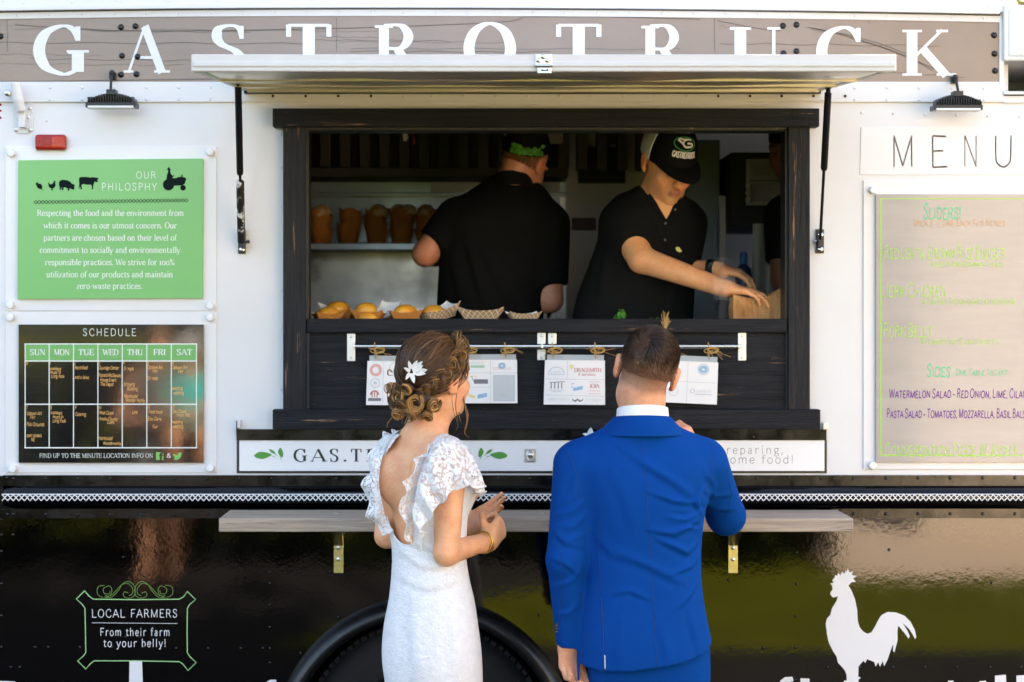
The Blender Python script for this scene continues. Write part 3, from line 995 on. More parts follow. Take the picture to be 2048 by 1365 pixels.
# red marker light, hinge bracket at the left end
mb = MB()
mb.boxp(69, 131, 269, 300, 0, .026)
ml = mb.build("marker_light", [lens_red], truck, bevel=.009, seg=4)
MB().boxp(101, 130.5, 271, 298, .0, .0275).build("lens", lens_reflection, ml, bevel=.009, seg=4)  # lighter orange right half: a reflection put into the lens colour
MB().boxp(71, 131, 296, 302, 0, .010).build("base", mat("clear grey plastic", (.6, .5, .5), .3), ml, bevel=.002)
mb = MB()
mb.poly([(27, 263), (26, 213), (34, 205), (56, 209), (68, 225), (66, 262), (56, 268), (36, 268)], 0, .004)
mb.boxp(36, 50, 214, 255, .003, .03)
mb.tube([P(31, 166, .05), P(36, 200, .045), P(42, 222, .035)], [.0165, .0165, .015], 16)
hb = mb.build("hinge_bracket", white_trim, truck, bevel=.002)
mb = MB()
for x, y in ((33, 260), (60, 260), (60, 217), (56, 235), (33, 216)):
    mb.cut(); mb.lathe(P(x, y, .004), (0, -1, 0), [(.006, 0), (.006, .003), (.003, .0045), (.001, .005)], 8)
mb.cut(); mb.lathe(P(16, 187, .04), (0, -1, 0), [(.010, -.01), (.010, .006), (.004, .01)], 10)
mb.build("bolt", zinc, hb, smooth='auto')
mb = MB()
for y in (210, 222, 236): mb.cut(); mb.rivet(1, y, .0, .004, .003)
mb.build("red_screw", lens_red, hb)

# steel rail with mounting plates under the window
rd = .055
mb = MB()
mb.cyl(P(708, 693, rd), P(1482, 693, rd), .0072, 16)
rail = mb.build("steel_rail", steel, truck, smooth='auto')
mb = MB()
for x0, x1, y0, y1 in ((694, 710.5, 667, 723), (1074.5, 1091, 665, 690), (1074.5, 1091, 699, 721), (1096, 1113, 666, 690), (1476, 1492.5, 665, 722)):
    mb.cut(); mb.boxp(x0, x1, y0, y1, .011, .0165)
for x in (707, 1084, 1479):
    mb.cut(); mb.boxp(x - 2.5, x + 2.5, 689, 697, .015, rd + .009)
mp_ = mb.build("mounting_plate", mat("pale plated steel", (.78, .77, .73), .35, .6), rail, bevel=.002)
mb = MB()
for x, y in ((702, 674), (702, 715), (1083, 672), (1083, 715), (1104, 673), (1484, 672), (1484, 715)):
    mb.cut(); mb.lathe(P(x, y, .0165), (0, -1, 0), [(.0042, 0), (.003, .0015), (.0005, .002)], 10)
mb.build("screw", zinc, mp_)
# small flap catches left and right of the sill
for x0, x1, y0, y1, m in ((471, 481, 840, 857, white_trim), (1646, 1657, 846, 860, zinc)):
    MB().boxp(x0, x1, y0, y1, 0, .018).build("flap_catch", m, truck, bevel=.002)
mb = MB(); mb.boxp(472.2, 473.6, 842, 870, 0, .022); mb.build("catch_pin", black_metal, truck)
# black rail above the name panel
mb = MB()
mb.boxp(473, 1653, 859, 881, 0, .012)
for x in (1506,): mb.rivet(x, 874, .012, .006, .004)
mb.build("sill_strip", black_strip, truck)
# ------------------------------------------------------------------ boards and writing on the truck's side
def standoffs(parent, pts, d=.004):
    mb = MB()
    for x, y in pts:
        mb.cut()
        mb.lathe(P(x, y, d), (0, -1, 0), [(.0105, 0), (.0125, .004), (.0125, .014), (.0105, .0175), (.002, .0185)], 18)
    return mb.build("standoff", plastic_white, parent, smooth='auto')
sign_white = mat("white sign plate", (.73, .73, .735), .24, var=(3, .3, (.70, .70, .70)), coat=.3)
# green board
gb = thing("philosophy_board", "green board headed OUR PHILOSPHY with white paragraph and farm animal silhouettes", "sign", P(221, 598, 0))
MB().boxp(10, 433, 294, 622, 0, .004).build("backing_plate", sign_white, gb, bevel=.001)
MB().poly([(36.5, 321), (406, 317.5), (405, 597), (35, 598.5)], .0025, .016).build("panel", green_print, gb)
standoffs(gb, [(24, 307), (421, 305), (22, 610), (421, 612)])
mb = MB()
for i, (s, y, w) in enumerate((("Respecting the food and the environment from", 432, 293), ("which it comes is our utmost concern. Our", 457, 266), ("partners are chosen based on their level of", 481.5, 266), ("commitment to socially and environmentally", 506, 281),
                               ("responsible practices. We strive for 100%", 530.5, 259), ("utilization of our products and maintain", 555, 253), ("zero-waste practices.", 578, 132))):
    mb.cut(); write(mb, s, 221 - i * .35, y, 11.4, .0165, (1.12, .5, True), 'c', w, track=.35, space=2.4)
mb.build("paragraph", white_print, gb)
mb = MB()
mb.cut(); write(mb, "OUR", 312, 357, 13, .0165, (.62, .62, False), 'r', 40, track=1.6)
mb.cut(); write(mb, "PHILOSPHY", 314, 381, 14, .0165, (.62, .62, False), 'r', 111, track=1.6)
mb.build("heading", white_print, gb)
mb = MB()
x = 68
while x < 372:
    for a, b in (((x, 403), (x + 3.5, 406.5)), ((x + 3.5, 406.5), (x + 7, 403)), ((x, 403), (x + 3.5, 399.5)), ((x + 3.5, 399.5), (x + 7, 403))):
        line(mb, [(a[0], a[1] + (221 - x) * .012), (b[0], b[1] + (221 - x) * .012)], 1.2, .0165)
    x += 7
# silhouettes: turnip, hen, pig, cow, tractor
def zp(pts, ox=0, oy=0, k=700 / 2048): return [(ox + x * k, oy + y * k) for x, y in pts]
def sil(pts): mb.cut(); mb.poly(zp(pts), .016, .0166)
sil([(214, 1085), (222, 1078), (236, 1076), (246, 1086), (248, 1098), (244, 1105), (258, 1117), (238, 1108), (224, 1104), (216, 1096)])
sil([(208, 1072), (222, 1080), (226, 1070), (214, 1068), (212, 1076), (226, 1086), (218, 1090), (208, 1080)])
sil([(281, 1072), (284, 1066), (290, 1078), (300, 1080), (310, 1074), (315, 1062), (320, 1057), (325, 1064), (322, 1072), (326, 1084), (320, 1098), (308, 1105), (308, 1115), (300, 1117), (302, 1105), (290, 1100), (284, 1088)])
sil([(346, 1066), (354, 1056), (372, 1053), (392, 1056), (410, 1064), (422, 1078), (434, 1080), (438, 1086), (434, 1094), (436, 1108), (428, 1112), (414, 1106), (408, 1102), (404, 1116), (396, 1118), (396, 1104), (376, 1096), (372, 1100), (370, 1114), (362, 1114), (362, 1098), (356, 1098), (358, 1112), (350, 1112), (348, 1092), (344, 1080)])
sil([(462, 1044), (470, 1038), (500, 1036), (530, 1040), (545, 1038), (556, 1040), (576, 1042), (577, 1048), (568, 1054), (574, 1064), (566, 1068), (554, 1064), (548, 1078), (544, 1096), (546, 1108), (536, 1110), (538, 1094), (534, 1082), (508, 1082), (486, 1078), (476, 1084), (480, 1108), (472, 1110), (468, 1090), (462, 1110), (460, 1108), (464, 1078), (462, 1060)])
def disc(cx, cy, r, n=22):
    mb.poly([(cx + r * math.cos(2 * PI * k / n), cy + r * math.sin(2 * PI * k / n)) for k in range(n)], .016, .01655)
sil([(974, 1048), (978, 1020), (986, 1004), (996, 1004), (1000, 1020), (1012, 1030), (1018, 1026), (1020, 1030), (1006, 1042), (1030, 1044), (1040, 1038), (1060, 1036), (1062, 1024), (1068, 1024), (1069, 1038), (1086, 1040), (1090, 1050), (1080, 1078), (1062, 1086), (1020, 1088), (1000, 1092), (976, 1070)])
sil([(974, 990), (982, 988), (984, 980), (992, 980), (994, 990), (1001, 994), (996, 998), (994, 1006), (984, 1008), (982, 996)])
disc(336 + 1, 370, 11.4, 26); disc(366, 376, 5.6)
mb.build("silhouette_print", dark_print, gb)

# schedule board
sb = thing("schedule_board", "glossy black SCHEDULE board with a white weekly grid and orange handwriting", "sign", P(222, 926, 0))
MB().boxp(10, 433, 626, 946, 0, .004).build("backing_plate", sign_white, sb, bevel=.001)
chalk = mat("glossy chalkboard print", (.008, .008, .0085), .055, ior=1.75, bump=(16, .012), var=(3, .8, (.016, .016, .017)), rvar=(5, .04, .1))
MB().boxp(37, 407, 649.5, 926, .0025, .016).build("panel", chalk, sb, bevel=.0008)
standoffs(sb, [(22, 635), (421, 635), (27, 938), (421, 936)])
green_ink = mat("green header print", (.14, .40, .11), .3)
mb = MB(); mb.boxp(51, 393, 690, 721, .0155, .0163); mb.build("header_row", green_ink, sb)
mb = MB()
gx = [50.3, 98.4, 147, 195.8, 244.5, 293.6, 342.6, 393]
for x in gx: line(mb, [(x, 688), (x, 897)], 1.9, .0166)
for y in (688.5, 722.5, 809, 896): line(mb, [(49, y), (394, y)], 2.3, .01672)
mb.build("grid_print", white_print, sb)
mb = MB()
for i, s in enumerate(("SUN", "MON", "TUE", "WED", "THU", "FRI", "SAT")):
    mb.cut(); write(mb, s, (gx[i] + gx[i + 1]) / 2 + 1, 710.5, 11.5, .0167, (1.35, .5, True), 'c', 31 if s != "FRI" else 24, track=.4)
mb.cut(); write(mb, "FIND UP TO THE MINUTE LOCATION INFO ON", 79, 916, 8.6, .0165, (.85, .42, True), 'l', 227, track=.3)
write(mb, "&", 333.5, 916, 8.6, .0165, SERIF_BOLD, 'l', 9)
mb.build("bold_print", white_print, sb)
mb = MB(); write(mb, "SCHEDULE", 219, 672, 14, .0165, (.60, .60, False), 'c', 107, track=1.8); mb.build("heading", white_print, sb)
mb = MB()
mb.boxp(312, 327, 905, 920.5, .0155, .0164)
mb.poly([(346, 908), (352, 911), (356, 911.5), (355.5, 908), (358, 905.5), (361.5, 906), (364, 907), (362.5, 909.5), (361.5, 914), (358, 918.5), (352, 920.5), (346.5, 918.5), (350.5, 917.5), (347.5, 915), (349.5, 914.6), (346.5, 912)], .0155, .0164)
mb.build("icon", mat("bright green print", (.17, .50, .10), .35), sb)
mb = MB(); write(mb, "f", 318.5, 920, 13, .0167, (1.5, 1.5, False), 'l', 7.5); mb.build("icon_letter", chalk, sb)
orange_ink = mat("orange marker", (.78, .42, .12), .5)
mb = MB()
notes = [(51, 730, "31"), (99, 730, "1"), (99, 741, "monkeys"), (100, 748, "music in"), (102, 756, "Long Park"), (148, 730, "2"), (149, 739, "Northfield"), (149, 758, "and o lakes"), (197, 730, "3"), (197, 739, "Courage Center"), (197, 754, "Ronald McDonald"), (200, 763, "House Event"), (200, 772, "The Depot"),
         (246, 729, "4"), (247, 741, "Dr mpls"), (248, 772, "bringing"), (254, 781, "Building"), (248, 796, "Northside/"), (251, 804, "Wonder Nortly"), (295, 730, "5"), (295, 738, "Uptown Art"), (305, 745, "Fair"), (295, 760, "Dr mpls"), (344, 730, "6"), (344, 738, "Uptown Art"), (356, 746, "Fair"), (344, 780, "wedding"), (346, 789, "wedding"),
         (52, 819, "7"), (53, 830, "Uptown Art"), (60, 838, "Fair"), (53, 852, "Polo Grounds"), (52, 874, "open streets"), (62, 883, "NE"), (100, 819, "8"), (101, 829, "monkeys"), (105, 837, "music in"), (105, 845, "Long Park"), (149, 819, "9"), (150, 832, "Catering"), (197, 818, "10"), (198, 829, "West Coast"), (198, 841, "Anoka County"), (214, 848, "Event"), (198, 880, "Northside/"), (206, 890, "Wonderworks"),
         (246, 818, "11"), (264, 828, "Line"), (295, 817, "12"), (297, 827, "Food truck"), (296, 841, "Eau Claire"), (305, 857, "Fair"), (344, 817, "13"), (345, 826, "Eau Claire"), (353, 833, "music Fest"), (344, 847, "wedding"), (345, 856, "wedding")]
for i, (x, y, s) in enumerate(notes):
    if s[0].isdigit(): mb.cut()
    write(mb, s, x, y, 6.8, .0168, (.92, .92, False), 'l', None, slant=.18, jit=.28, seed=i, squeeze=.66, rise=.02)
mb.build("marker_writing", orange_ink, sb)

# white name panel under the window
np_ = thing("name_panel", "long white panel framed in black below the window sill, with green leaf sprigs", "sign", P(1064, 946, 0))
MB().boxp(473.5, 1654, 880.5, 947, 0, .005).build("border", black_vinyl, np_, bevel=.001)
MB().boxp(478.5, 1649, 879, 942.5, .003, .0075).build("panel", mat("white name plate", (.80, .80, .80), .3, var=(4, .4, (.74, .74, .74)), scuff=(60, .73, (.6, .6, .58)), coat=.1), np_, bevel=.0006)
mb = MB()
x = 587
for ch, w in (("G", 27), ("A", 27), ("S", 19), (".", 8), ("T", 22), ("R", 25)):
    mb.cut(); write(mb, ch, x, 923.5, 24.5, .0079, (1.3, .4, True), 'l', w)
    x += {"G": 36, "A": 36, "S": 27, ".": 15.5, "T": 32, "R": 30}[ch]
mb.cut(); write(mb, "preparing,", 1437, 908, 16, .0079, (.36, .36, False), 'l', 130, track=1.6)
mb.cut(); write(mb, "some food!", 1447, 927, 16, .0079, (.36, .36, False), 'l', 140, track=1.5)
mb.build("lettering", mat("black print", (.012, .018, .016), .4), np_)
mb = MB()
def sprig(fx):
    f = lambda pts: mb.poly([fx(*q) for q in pts], .0076, .0082)
    f(spline([(508, 912), (517, 905), (530, 905), (543, 910), (528, 918), (516, 917), (508, 912)], 4)[:-1])
    f(spline([(561, 896), (566, 905), (565, 915), (558, 910), (556, 903), (561, 896)], 4)[:-1])
    f(spline([(538, 899), (546, 901), (551, 908), (543, 906), (538, 899)], 4)[:-1])
    for a in ([(540, 911), (548, 913), (555, 921), (549, 915)], [(562, 908), (561, 914), (565, 923), (559.5, 914)], [(549, 907), (552, 909), (555, 914), (551, 910)]):
        f(a)
sprig(lambda x, y: (x, y)); mb.cut()
sprig(lambda x, y: (1523 - x, y + 0))
mb.build("leaf_print", mat("leaf green print", (.06, .28, .035), .4), np_)
mb = MB()
mb.boxp(1049, 1072, 898, 925, .007, .011)
lk = mb.build("lock_plate", mat("worn lock steel", (.50, .47, .42), .42, 1.0, scuff=(30, .58, (.2, .18, .15))), np_, bevel=.002)
mb = MB()
c = P(1060.5, 911.5, .011)
for k in range(1):
    mb.add([], [])
mb.tube([c + Vector((.013 * .8 * math.cos(q), -.001, .017 * math.sin(q))) for q in [2 * PI * i / 24 for i in range(24)]], .002, 6, closed=True)
mb.lathe(c, (0, -1, 0), [(.009, 0), (.009, .002), (.006, .004), (.001, .0045)], 14)
mb.build("lock_barrel", zinc, lk, smooth='auto')
mb = MB(); mb.boxp(1056, 1065, 911, 913, .0115, .0163); mb.build("keyhole", black_metal, lk)

# menu heading and menu board
ms = thing("menu_sign", "white panel above the menu board lettered MENU in thin grey capitals", "sign", P(1890, 350, 0))
MB().poly([(1722, 254.5), (2180, 254), (2180, 350), (1720, 350)], 0, .0025).build("panel", sign_white, ms, bevel=.0008)
mb = MB()
rng = random.Random(3)
for s, x0, x1 in (("M", 1782, 1830), ("E", 1858, 1898), ("N", 1925, 1958), ("U", 1984, 2030)):
    mb.cut()
    for k in range(2):
        write(mb, s, x0, 334, 62, .003, (.30 + .1 * k, .30 + .1 * k, False), 'l', x1 - x0, jit=.10, seed=x0 + k)
mb.build("lettering", mat("grey brown print", (.40, .345, .305), .5), ms)
mn = thing("menu_board", "grey glossy menu board in white frame covered with green and purple marker writing", "sign", P(1890, 940, 0))
MB().boxp(1727, 2200, 362, 939, 0, .006).build("backing_plate", sign_white, mn, bevel=.001)
MB().boxp(1752, 2176, 389, 925, .004, .018).build("panel", mat("glossy grey menu board", (.43, .385, .35), .10, ior=1.5, stretch=(1, 1, 6), bump=(5, .02), var=(3, .7, (.37, .33, .30)), rvar=(4, .07, .14)), mn, bevel=.0008)
standoffs(mn, [(1745, 381), (1744, 931)], .006)
lime = mat("lime marker", (.34, .70, .05), .45)
mint = mat("mint marker", (.05, .55, .25), .45)
purple = mat("purple marker", (.16, .006, .26), .45)
tan_ink = mat("tan marker", (.62, .34, .13), .45)
mb = MB()
for y in (398, 911): line(mb, [(1760, y), (2166, y)], 1.6, .0184)
for x in (1761.5, 2166): line(mb, [(x, 397), (x, 912)], 2.2, .0185)
H = (.50, .50, False)
def hand(mb, s, x, y, cap, w, seed, st=.66, small=True):
    """marker capitals, the first of each word taller"""
    mb.cut()
    words_ = s.split(' ')
    tw = text_width(s, .5)
    k = w / tw; cx = x
    for i, wd in enumerate(words_):
        if not wd: continue
        first = wd[0]
        a = write(mb, first, cx, y, cap * 1.3, .0187, (st * .8, st * .8, False), 'l', glyph(first)[0] * k * 1.1, jit=.16, seed=seed + i, slant=.08)[1]
        if len(wd) > 1:
            a = write(mb, wd[1:], a + .5 * k, y, cap, .0187, (st, st, False), 'l', text_width(wd[1:], .5) * k * .98, track=.5, jit=.18, seed=seed + i * 7 + 1, slant=.08)[1]
        cx = a + 2.8 * k
hand(mb, "RED LENTIL BROWN RICE BURGER", 1768, 518, 20, 246, 3)
hand(mb, "VEGGIES AND SUMMER SALSA", 1858, 534, 9.5, 150, 5, .7)
hand(mb, "JERK CHICKEN", 1768, 594, 21, 126, 11)
hand(mb, "W COCONUT CREAM AND PICKLED ONIONS", 1842, 609, 9.5, 192, 15, .7)
hand(mb, "PORK BELLY", 1766, 674, 21, 100, 21)
hand(mb, "W GINGER AND SLAW CILANTRO", 1840, 689, 9.5, 162, 25, .7)
hand(mb, "CONVERSATION PIECE W JOSH !!", 1768, 913, 20, 272, 31, .66)
mb.build("lime_writing", lime, mn)
mb = MB()
hand(mb, "SLIDERS!", 1846, 438, 22, 76, 41, .9)
hand(mb, "SIDES", 1853, 754, 19, 48, 43, .95); hand(mb, "- DUE TABLE TO LEFT", 1905, 751, 9.5, 112, 47, 1.0)
mb.build("mint_writing", mint, mn)
mb = MB(); hand(mb, "(PICK 2 - COME BACK FOR MORE!)", 1828, 453, 11, 186, 51, .85); mb.build("tan_writing", tan_ink, mn)
mb = MB()
hand(mb, "WATERMELON SALAD - RED ONION, LIME, CILANTRO", 1778, 796, 13.5, 305, 61, 1.15)
hand(mb, "PASTA SALAD - TOMATOES, MOZZARELLA, BASIL BALSAMIC", 1773, 836, 13.5, 310, 67, 1.15)
mb.build("purple_writing", purple, mn)

# decals on the black side
dc = mat("pale green print", (.32, .62, .25), .4)
mb = MB()
Z = lambda pts: zp(pts, 0, 899)
out = [(495, 828), (520, 858), (545, 877), (800, 880), (1050, 877), (1075, 862), (1096, 832), (1144, 880), (1112, 906), (1096, 930), (1095, 1060), (1096, 1190), (1112, 1214), (1148, 1248), (1100, 1295), (1072, 1258), (1050, 1243), (800, 1238), (550, 1238), (528, 1256), (502, 1286), (454, 1238), (486, 1212), (502, 1190), (500, 1060), (497, 930), (478, 904), (446, 876), (495, 828)]
line(mb, Z(out), 1.9, .0012)
mb.build("label_outline", dc, low)
mb = MB()
def curl(pts): line(mb, zp(spline(pts, 8), 0, 899), 1.0, .0012)
L_ = [(645, 828), (638, 845), (610, 843), (606, 815), (640, 800), (655, 825), (640, 858), (600, 866), (570, 845), (575, 805), (612, 796)]
curl(L_); curl([(1600 - 20 - x, y) for x, y in L_])
S_ = [(600, 866), (650, 866), (690, 830), (720, 785), (760, 776), (790, 810), (786, 855), (755, 872), (722, 858), (728, 835), (752, 842)]
curl(S_); curl([(1580 - x, y) for x, y in S_])
S2 = [(612, 858), (650, 855), (685, 820), (715, 792), (750, 786), (776, 815), (774, 845), (755, 858)]
curl(S2); curl([(1580 - x, y) for x, y in S2])
mb.build("scroll_print", mat("olive scroll print", (.16, .30, .06), .4), low)
mb = MB()
mb.cut(); write(mb, "LOCAL", 183, 1235, 15.5, .0012, (.62, .62, False), 'l', 67, track=1.2)
mb.cut(); write(mb, "FARMERS", 261, 1235, 15.5, .0012, (.62, .62, False), 'l', 94, track=1.2)
mb.cut(); write(mb, "From their farm", 200, 1272, 15, .0012, (.72, .72, False), 'l', 140, track=1.4)
mb.cut(); write(mb, "to your belly!", 207, 1294, 15, .0012, (.72, .72, False), 'l', 125, track=1.3)
mb.cut(); line(mb, [(184, 1246), (355, 1247.5)], .9, .0012)
mb.build("label_writing", white_vinyl, low)
mb = MB()
mb.poly([(259, 1323), (284, 1323), (286, 1380), (287, 1480), (257, 1480), (258, 1380)], 0, .0013)
mb.build("post_decal", white_vinyl, low)
mb = MB()
rooster = [(915, 785), (935, 780), (925, 768), (940, 752), (943, 735), (955, 742), (960, 725), (975, 738), (985, 715), (998, 730), (1005, 705), (1010, 722), (1018, 698), (1026, 722), (1045, 715), (1040, 736), (1070, 742), (1046, 756), (1064, 775), (1040, 778), (1020, 797), (1040, 830), (1060, 880), (1072, 940), (1075, 1000), (1085, 1040), (1105, 1065), (1130, 1080), (1155, 1072), (1175, 1040), (1195, 1000), (1215, 970), (1250, 952), (1300, 955), (1350, 975), (1385, 1010), (1410, 1060), (1417, 1100), (1410, 1110), (1395, 1080), (1370, 1045), (1338, 1018), (1365, 1060), (1380, 1095), (1372, 1108), (1345, 1070), (1313, 1032), (1308, 1060), (1308, 1120), (1295, 1170), (1290, 1190), (1282, 1180), (1284, 1140), (1270, 1170), (1250, 1230), (1230, 1270), (1222, 1240), (1205, 1272), (1195, 1245), (1180, 1272), (1172, 1245), (1130, 1228), (1120, 1250), (1108, 1238), (1080, 1270), (1078, 1330), (1095, 1338), (1080, 1345), (1078, 1420), (1062, 1560), (1090, 1600), (1020, 1600), (1030, 1500), (1012, 1420), (1010, 1320), (1000, 1295), (980, 1270), (960, 1250), (950, 1210), (930, 1180), (905, 1130), (895, 1080), (888, 1020), (895, 990), (915, 970), (925, 930), (950, 890), (960, 860), (945, 865), (930, 868), (918, 855), (915, 840), (928, 820), (925, 800)]
mb.poly(zp(rooster, 1348, 899), 0, .0013)
mb.build("rooster_decal", white_vinyl, low)
mb = MB()
for pts in ([(1556, 1420), (1560, 1362), (1570, 1355), (1585, 1354), (1587, 1362), (1578, 1366), (1577, 1420)], [(1601, 1357), (1619, 1358), (1621, 1420), (1601, 1420)], [(1688, 1362), (1695, 1361), (1696, 1420), (1689, 1420)], [(1959, 1363), (1972, 1362), (1974, 1420), (1960, 1420)], [(1990, 1352), (2012, 1350), (2014, 1420), (1990, 1420)], [(2033, 1352), (2056, 1350), (2058, 1420), (2034, 1420)],
            [(532, 1420), (531, 1366), (540, 1360), (552, 1360), (553, 1367), (545, 1370), (545, 1420)], [(0, 1362.5), (30, 1363.5), (30, 1420), (0, 1420)], [(1896, 1362), (1907, 1362), (1908, 1420), (1897, 1420)]):
    mb.cut(); mb.poly(pts, 0, .0012)
mb.build("lower_letter", white_vinyl, low)

# ------------------------------------------------------------------ cards hanging from the steel rail
card_white = mat("laminated white card", (.80, .80, .80), .22, coat=.3)
card_sleeve = mat("clear sleeve over card top", (.40, .46, .52), .15, coat=.5)
twine = mat("jute twine", (.52, .31, .10), .8)
ink = {k: mat("faded %s ink" % k, c, .4) for k, c in (("pink", (.72, .38, .34)), ("grey", (.50, .53, .55)), ("dark", (.16, .17, .19)), ("blue", (.26, .44, .62)), ("green", (.33, .52, .36)), ("red", (.55, .18, .17)), ("yellow", (.74, .62, .30)))}
def card(label, x0, x1, y0, y1, tilt, holes, art):
    cx = (x0 + x1) / 2
    d = .040
    t = thing("sponsor_card", label, "card", P(cx, y1, d), "sponsor cards hung from the steel rail")
    ty = lambda x, y: (x - tilt * (y - y0), y + tilt * (x - cx))
    MB().poly([ty(x0, y0 + 11), ty(x1, y0 + 11), ty(x1 + 1, y1), ty(x0 - 2, y1)], d - .0026, d).build("card_sheet", card_white, t)
    MB().poly([ty(x0 + 4, y0), ty(x1 - 2, y0), ty(x1 - 2, y0 + 11.5), ty(x0 + 4, y0 + 11.5)], d - .002, d - .0003).build("sleeve", card_sleeve, t)
    mb = MB()
    rng = random.Random(int(x0))
    for hx in holes:
        q = ty(hx, y0 + 7)
        h_ = P(q[0], q[1], d); r_ = P(q[0], 693, rd)
        mb.tube([h_ + Vector((0, -.001, 0)), r_ + Vector((-.003, -.010, .002)), r_ + Vector((-.004, -.004, .0105)), r_ + Vector((-.004, .006, .006)), h_ + Vector((-.003, .004, .0))], .0016, 6)
        for k in range(2):
            c = r_ + Vector((.004 + .006 * k, -.007, -.014))
            mb.tube([c + Vector(((.021 - .004 * k) * math.cos(q2), .004 * math.sin(q2 * 2 + k), .0075 * math.sin(q2) + .003 * k)) for q2 in [2 * PI * i / 16 for i in range(16)]], .0014, 5, closed=True)
        for k in range(9):
            a = r_ + Vector((rng.uniform(-.01, .02), -.008, -.014))
            e = a + Vector((rng.uniform(-.035, .045), rng.uniform(-.012, .004), rng.uniform(-.03, .012)))
            mb.tube([a, a.lerp(e, .5) + Vector((0, 0, rng.uniform(-.004, .008))), e], .0006, 4)
    mb.build("twine_tie", twine, t)
    by = {}
    for (col, fn) in art:
        by.setdefault(col, []).append(fn)
    for col, fns in by.items():
        mb = MB()
        dd = d + .0005
        for fn in fns: fn(mb, ty, dd)
        mb.build("logo_print", ink[col], t)
    return t
def ring(cx, cy, r, w, sy=1.0, a0=0, a1=2 * PI):
    def fn(mb, ty, d):
        n = 22
        pts = [ty(cx + r * math.cos(a0 + (a1 - a0) * i / n), cy - sy * r * math.sin(a0 + (a1 - a0) * i / n)) for i in range(n + 1)]
        line(mb, pts, w, d)
    return fn
def rule(pts, w=.9):
    return lambda mb, ty, d: line(mb, [ty(*q) for q in pts], w, d + .0001)
def blob(x0, x1, y0, y1, sl=0):
    return lambda mb, ty, d: mb.poly([ty(x0, y0 + sl), ty(x1, y0 - sl), ty(x1, y1 - sl), ty(x0, y1 + sl)], d - .0003, d)
def txt(s, x, y, cap, w, st=SERIF, al='c'):
    def fn(mb, ty, d):
        q = ty(x, y)
        write(mb, s, q[0], q[1], cap, d + .0001, st, al, w)
    return fn
card("hanging card with pink ring badge, mostly behind the bride's hair bun", 735, 856, 712, 811, .01, [752, 838], [
    ("pink", ring(752, 741, 9.5, 6)), ("grey", ring(751, 767, 9, 1.6)), ("grey", blob(748, 754, 764, 770)), ("red", ring(750, 791, 8, 3, 1, 0, PI)), ("red", blob(744, 746, 785, 796)), ("red", blob(749, 751, 785, 796)), ("red", blob(754, 756, 785, 796)), ("dark", blob(737, 763, 797, 803)),
    ("grey", rule([(768, 725), (766, 806)])), ("grey", ring(790, 737, 11, 1.2)), ("grey", ring(788, 800, 12, 1.2)), ("grey", ring(818, 750, 10, 1)), ("grey", rule([(737, 780), (740, 780)]))])
card("hanging card with pale grey square and blue stamp, before the bride's face", 914, 1034, 709, 807, .0, [937, 1012], [
    ("grey", rule([(981, 722), (981, 806)])), ("grey", rule([(916, 775), (981, 775)])), ("grey", rule([(916, 746), (1034, 746)])), ("green", txt("FRANCE", 955, 729, 5, 26)), ("green", blob(941, 969, 731, 736)), ("dark", rule([(943, 753), (948, 764)], 1.2)), ("dark", blob(948, 976, 759, 768)), ("yellow", blob(940, 954, 752, 754)),
    ("blue", ring(1004, 732, 5, 5, .8)), ("pink", txt("LUCKY DUCK", 1004, 740, 5, 38)), ("grey", blob(986, 1030, 750, 803)), ("blue", blob(955, 974, 788, 796, 2)), ("yellow", blob(937, 950, 790, 796, -2)), ("green", txt("MILL", 1006, 793, 5, 20))])
card("hanging card with red lettering and black moustache below the middle rail brackets", 1090, 1210, 710, 810, .008, [1107, 1192], [
    ("grey", rule([(1091, 758.5), (1210, 759.5)])), ("grey", rule([(1091, 790.5), (1210, 793)])), ("grey", rule([(1135, 722), (1135, 758)])), ("grey", ring(1113, 750, 16, 1.6, .95, 0, PI)), ("grey", txt("BAKERY", 1113, 748, 5, 24)), ("grey", rule([(1098, 750), (1128, 750)], 1.2)),
    ("yellow", ring(1143, 734, 3, 3)), ("red", txt("DRAGSMITH", 1176, 744, 7.5, 54, SERIF_BOLD)), ("red", txt("Farms", 1174, 752, 6, 34)), ("dark", rule([(1100, 766), (1130, 764)], 1.5)), ("dark", blob(1102, 1104, 766, 778)), ("dark", blob(1109, 1111, 766, 778)), ("dark", blob(1116, 1118, 766, 778)), ("dark", blob(1123, 1125, 766, 778)), ("grey", rule([(1098, 781), (1130, 781)], 1.3)), ("grey", rule([(1104, 784), (1124, 784)], 1.3)),
    ("blue", blob(1147, 1166, 774, 781, 2)), ("blue", rule([(1142, 769), (1149, 767)], 1.6)), ("blue", rule([(1143, 775), (1147, 774)], 1.6)), ("red", txt("JOIA", 1189, 776, 8, 20, SERIF_BOLD)), ("pink", rule([(1178, 764), (1202, 764)], 1)), ("pink", rule([(1178, 788), (1202, 788)], 1)), ("pink", rule([(1178, 782), (1202, 782)], 1)),
    ("dark", lambda mb, ty, d: mb.poly([ty(*q) for q in [(1145, 797), (1149, 801), (1153, 800), (1156, 797), (1159, 800), (1163, 801), (1167, 797), (1166, 802), (1160, 804.5), (1156, 801), (1152, 804.5), (1146, 802)]], d - .0003, d)),
    ("grey", txt("ORIENT VARSITY", 1118, 801, 4, 42)), ("grey", txt("CAT SIDERY", 1188, 802, 4, 32))])
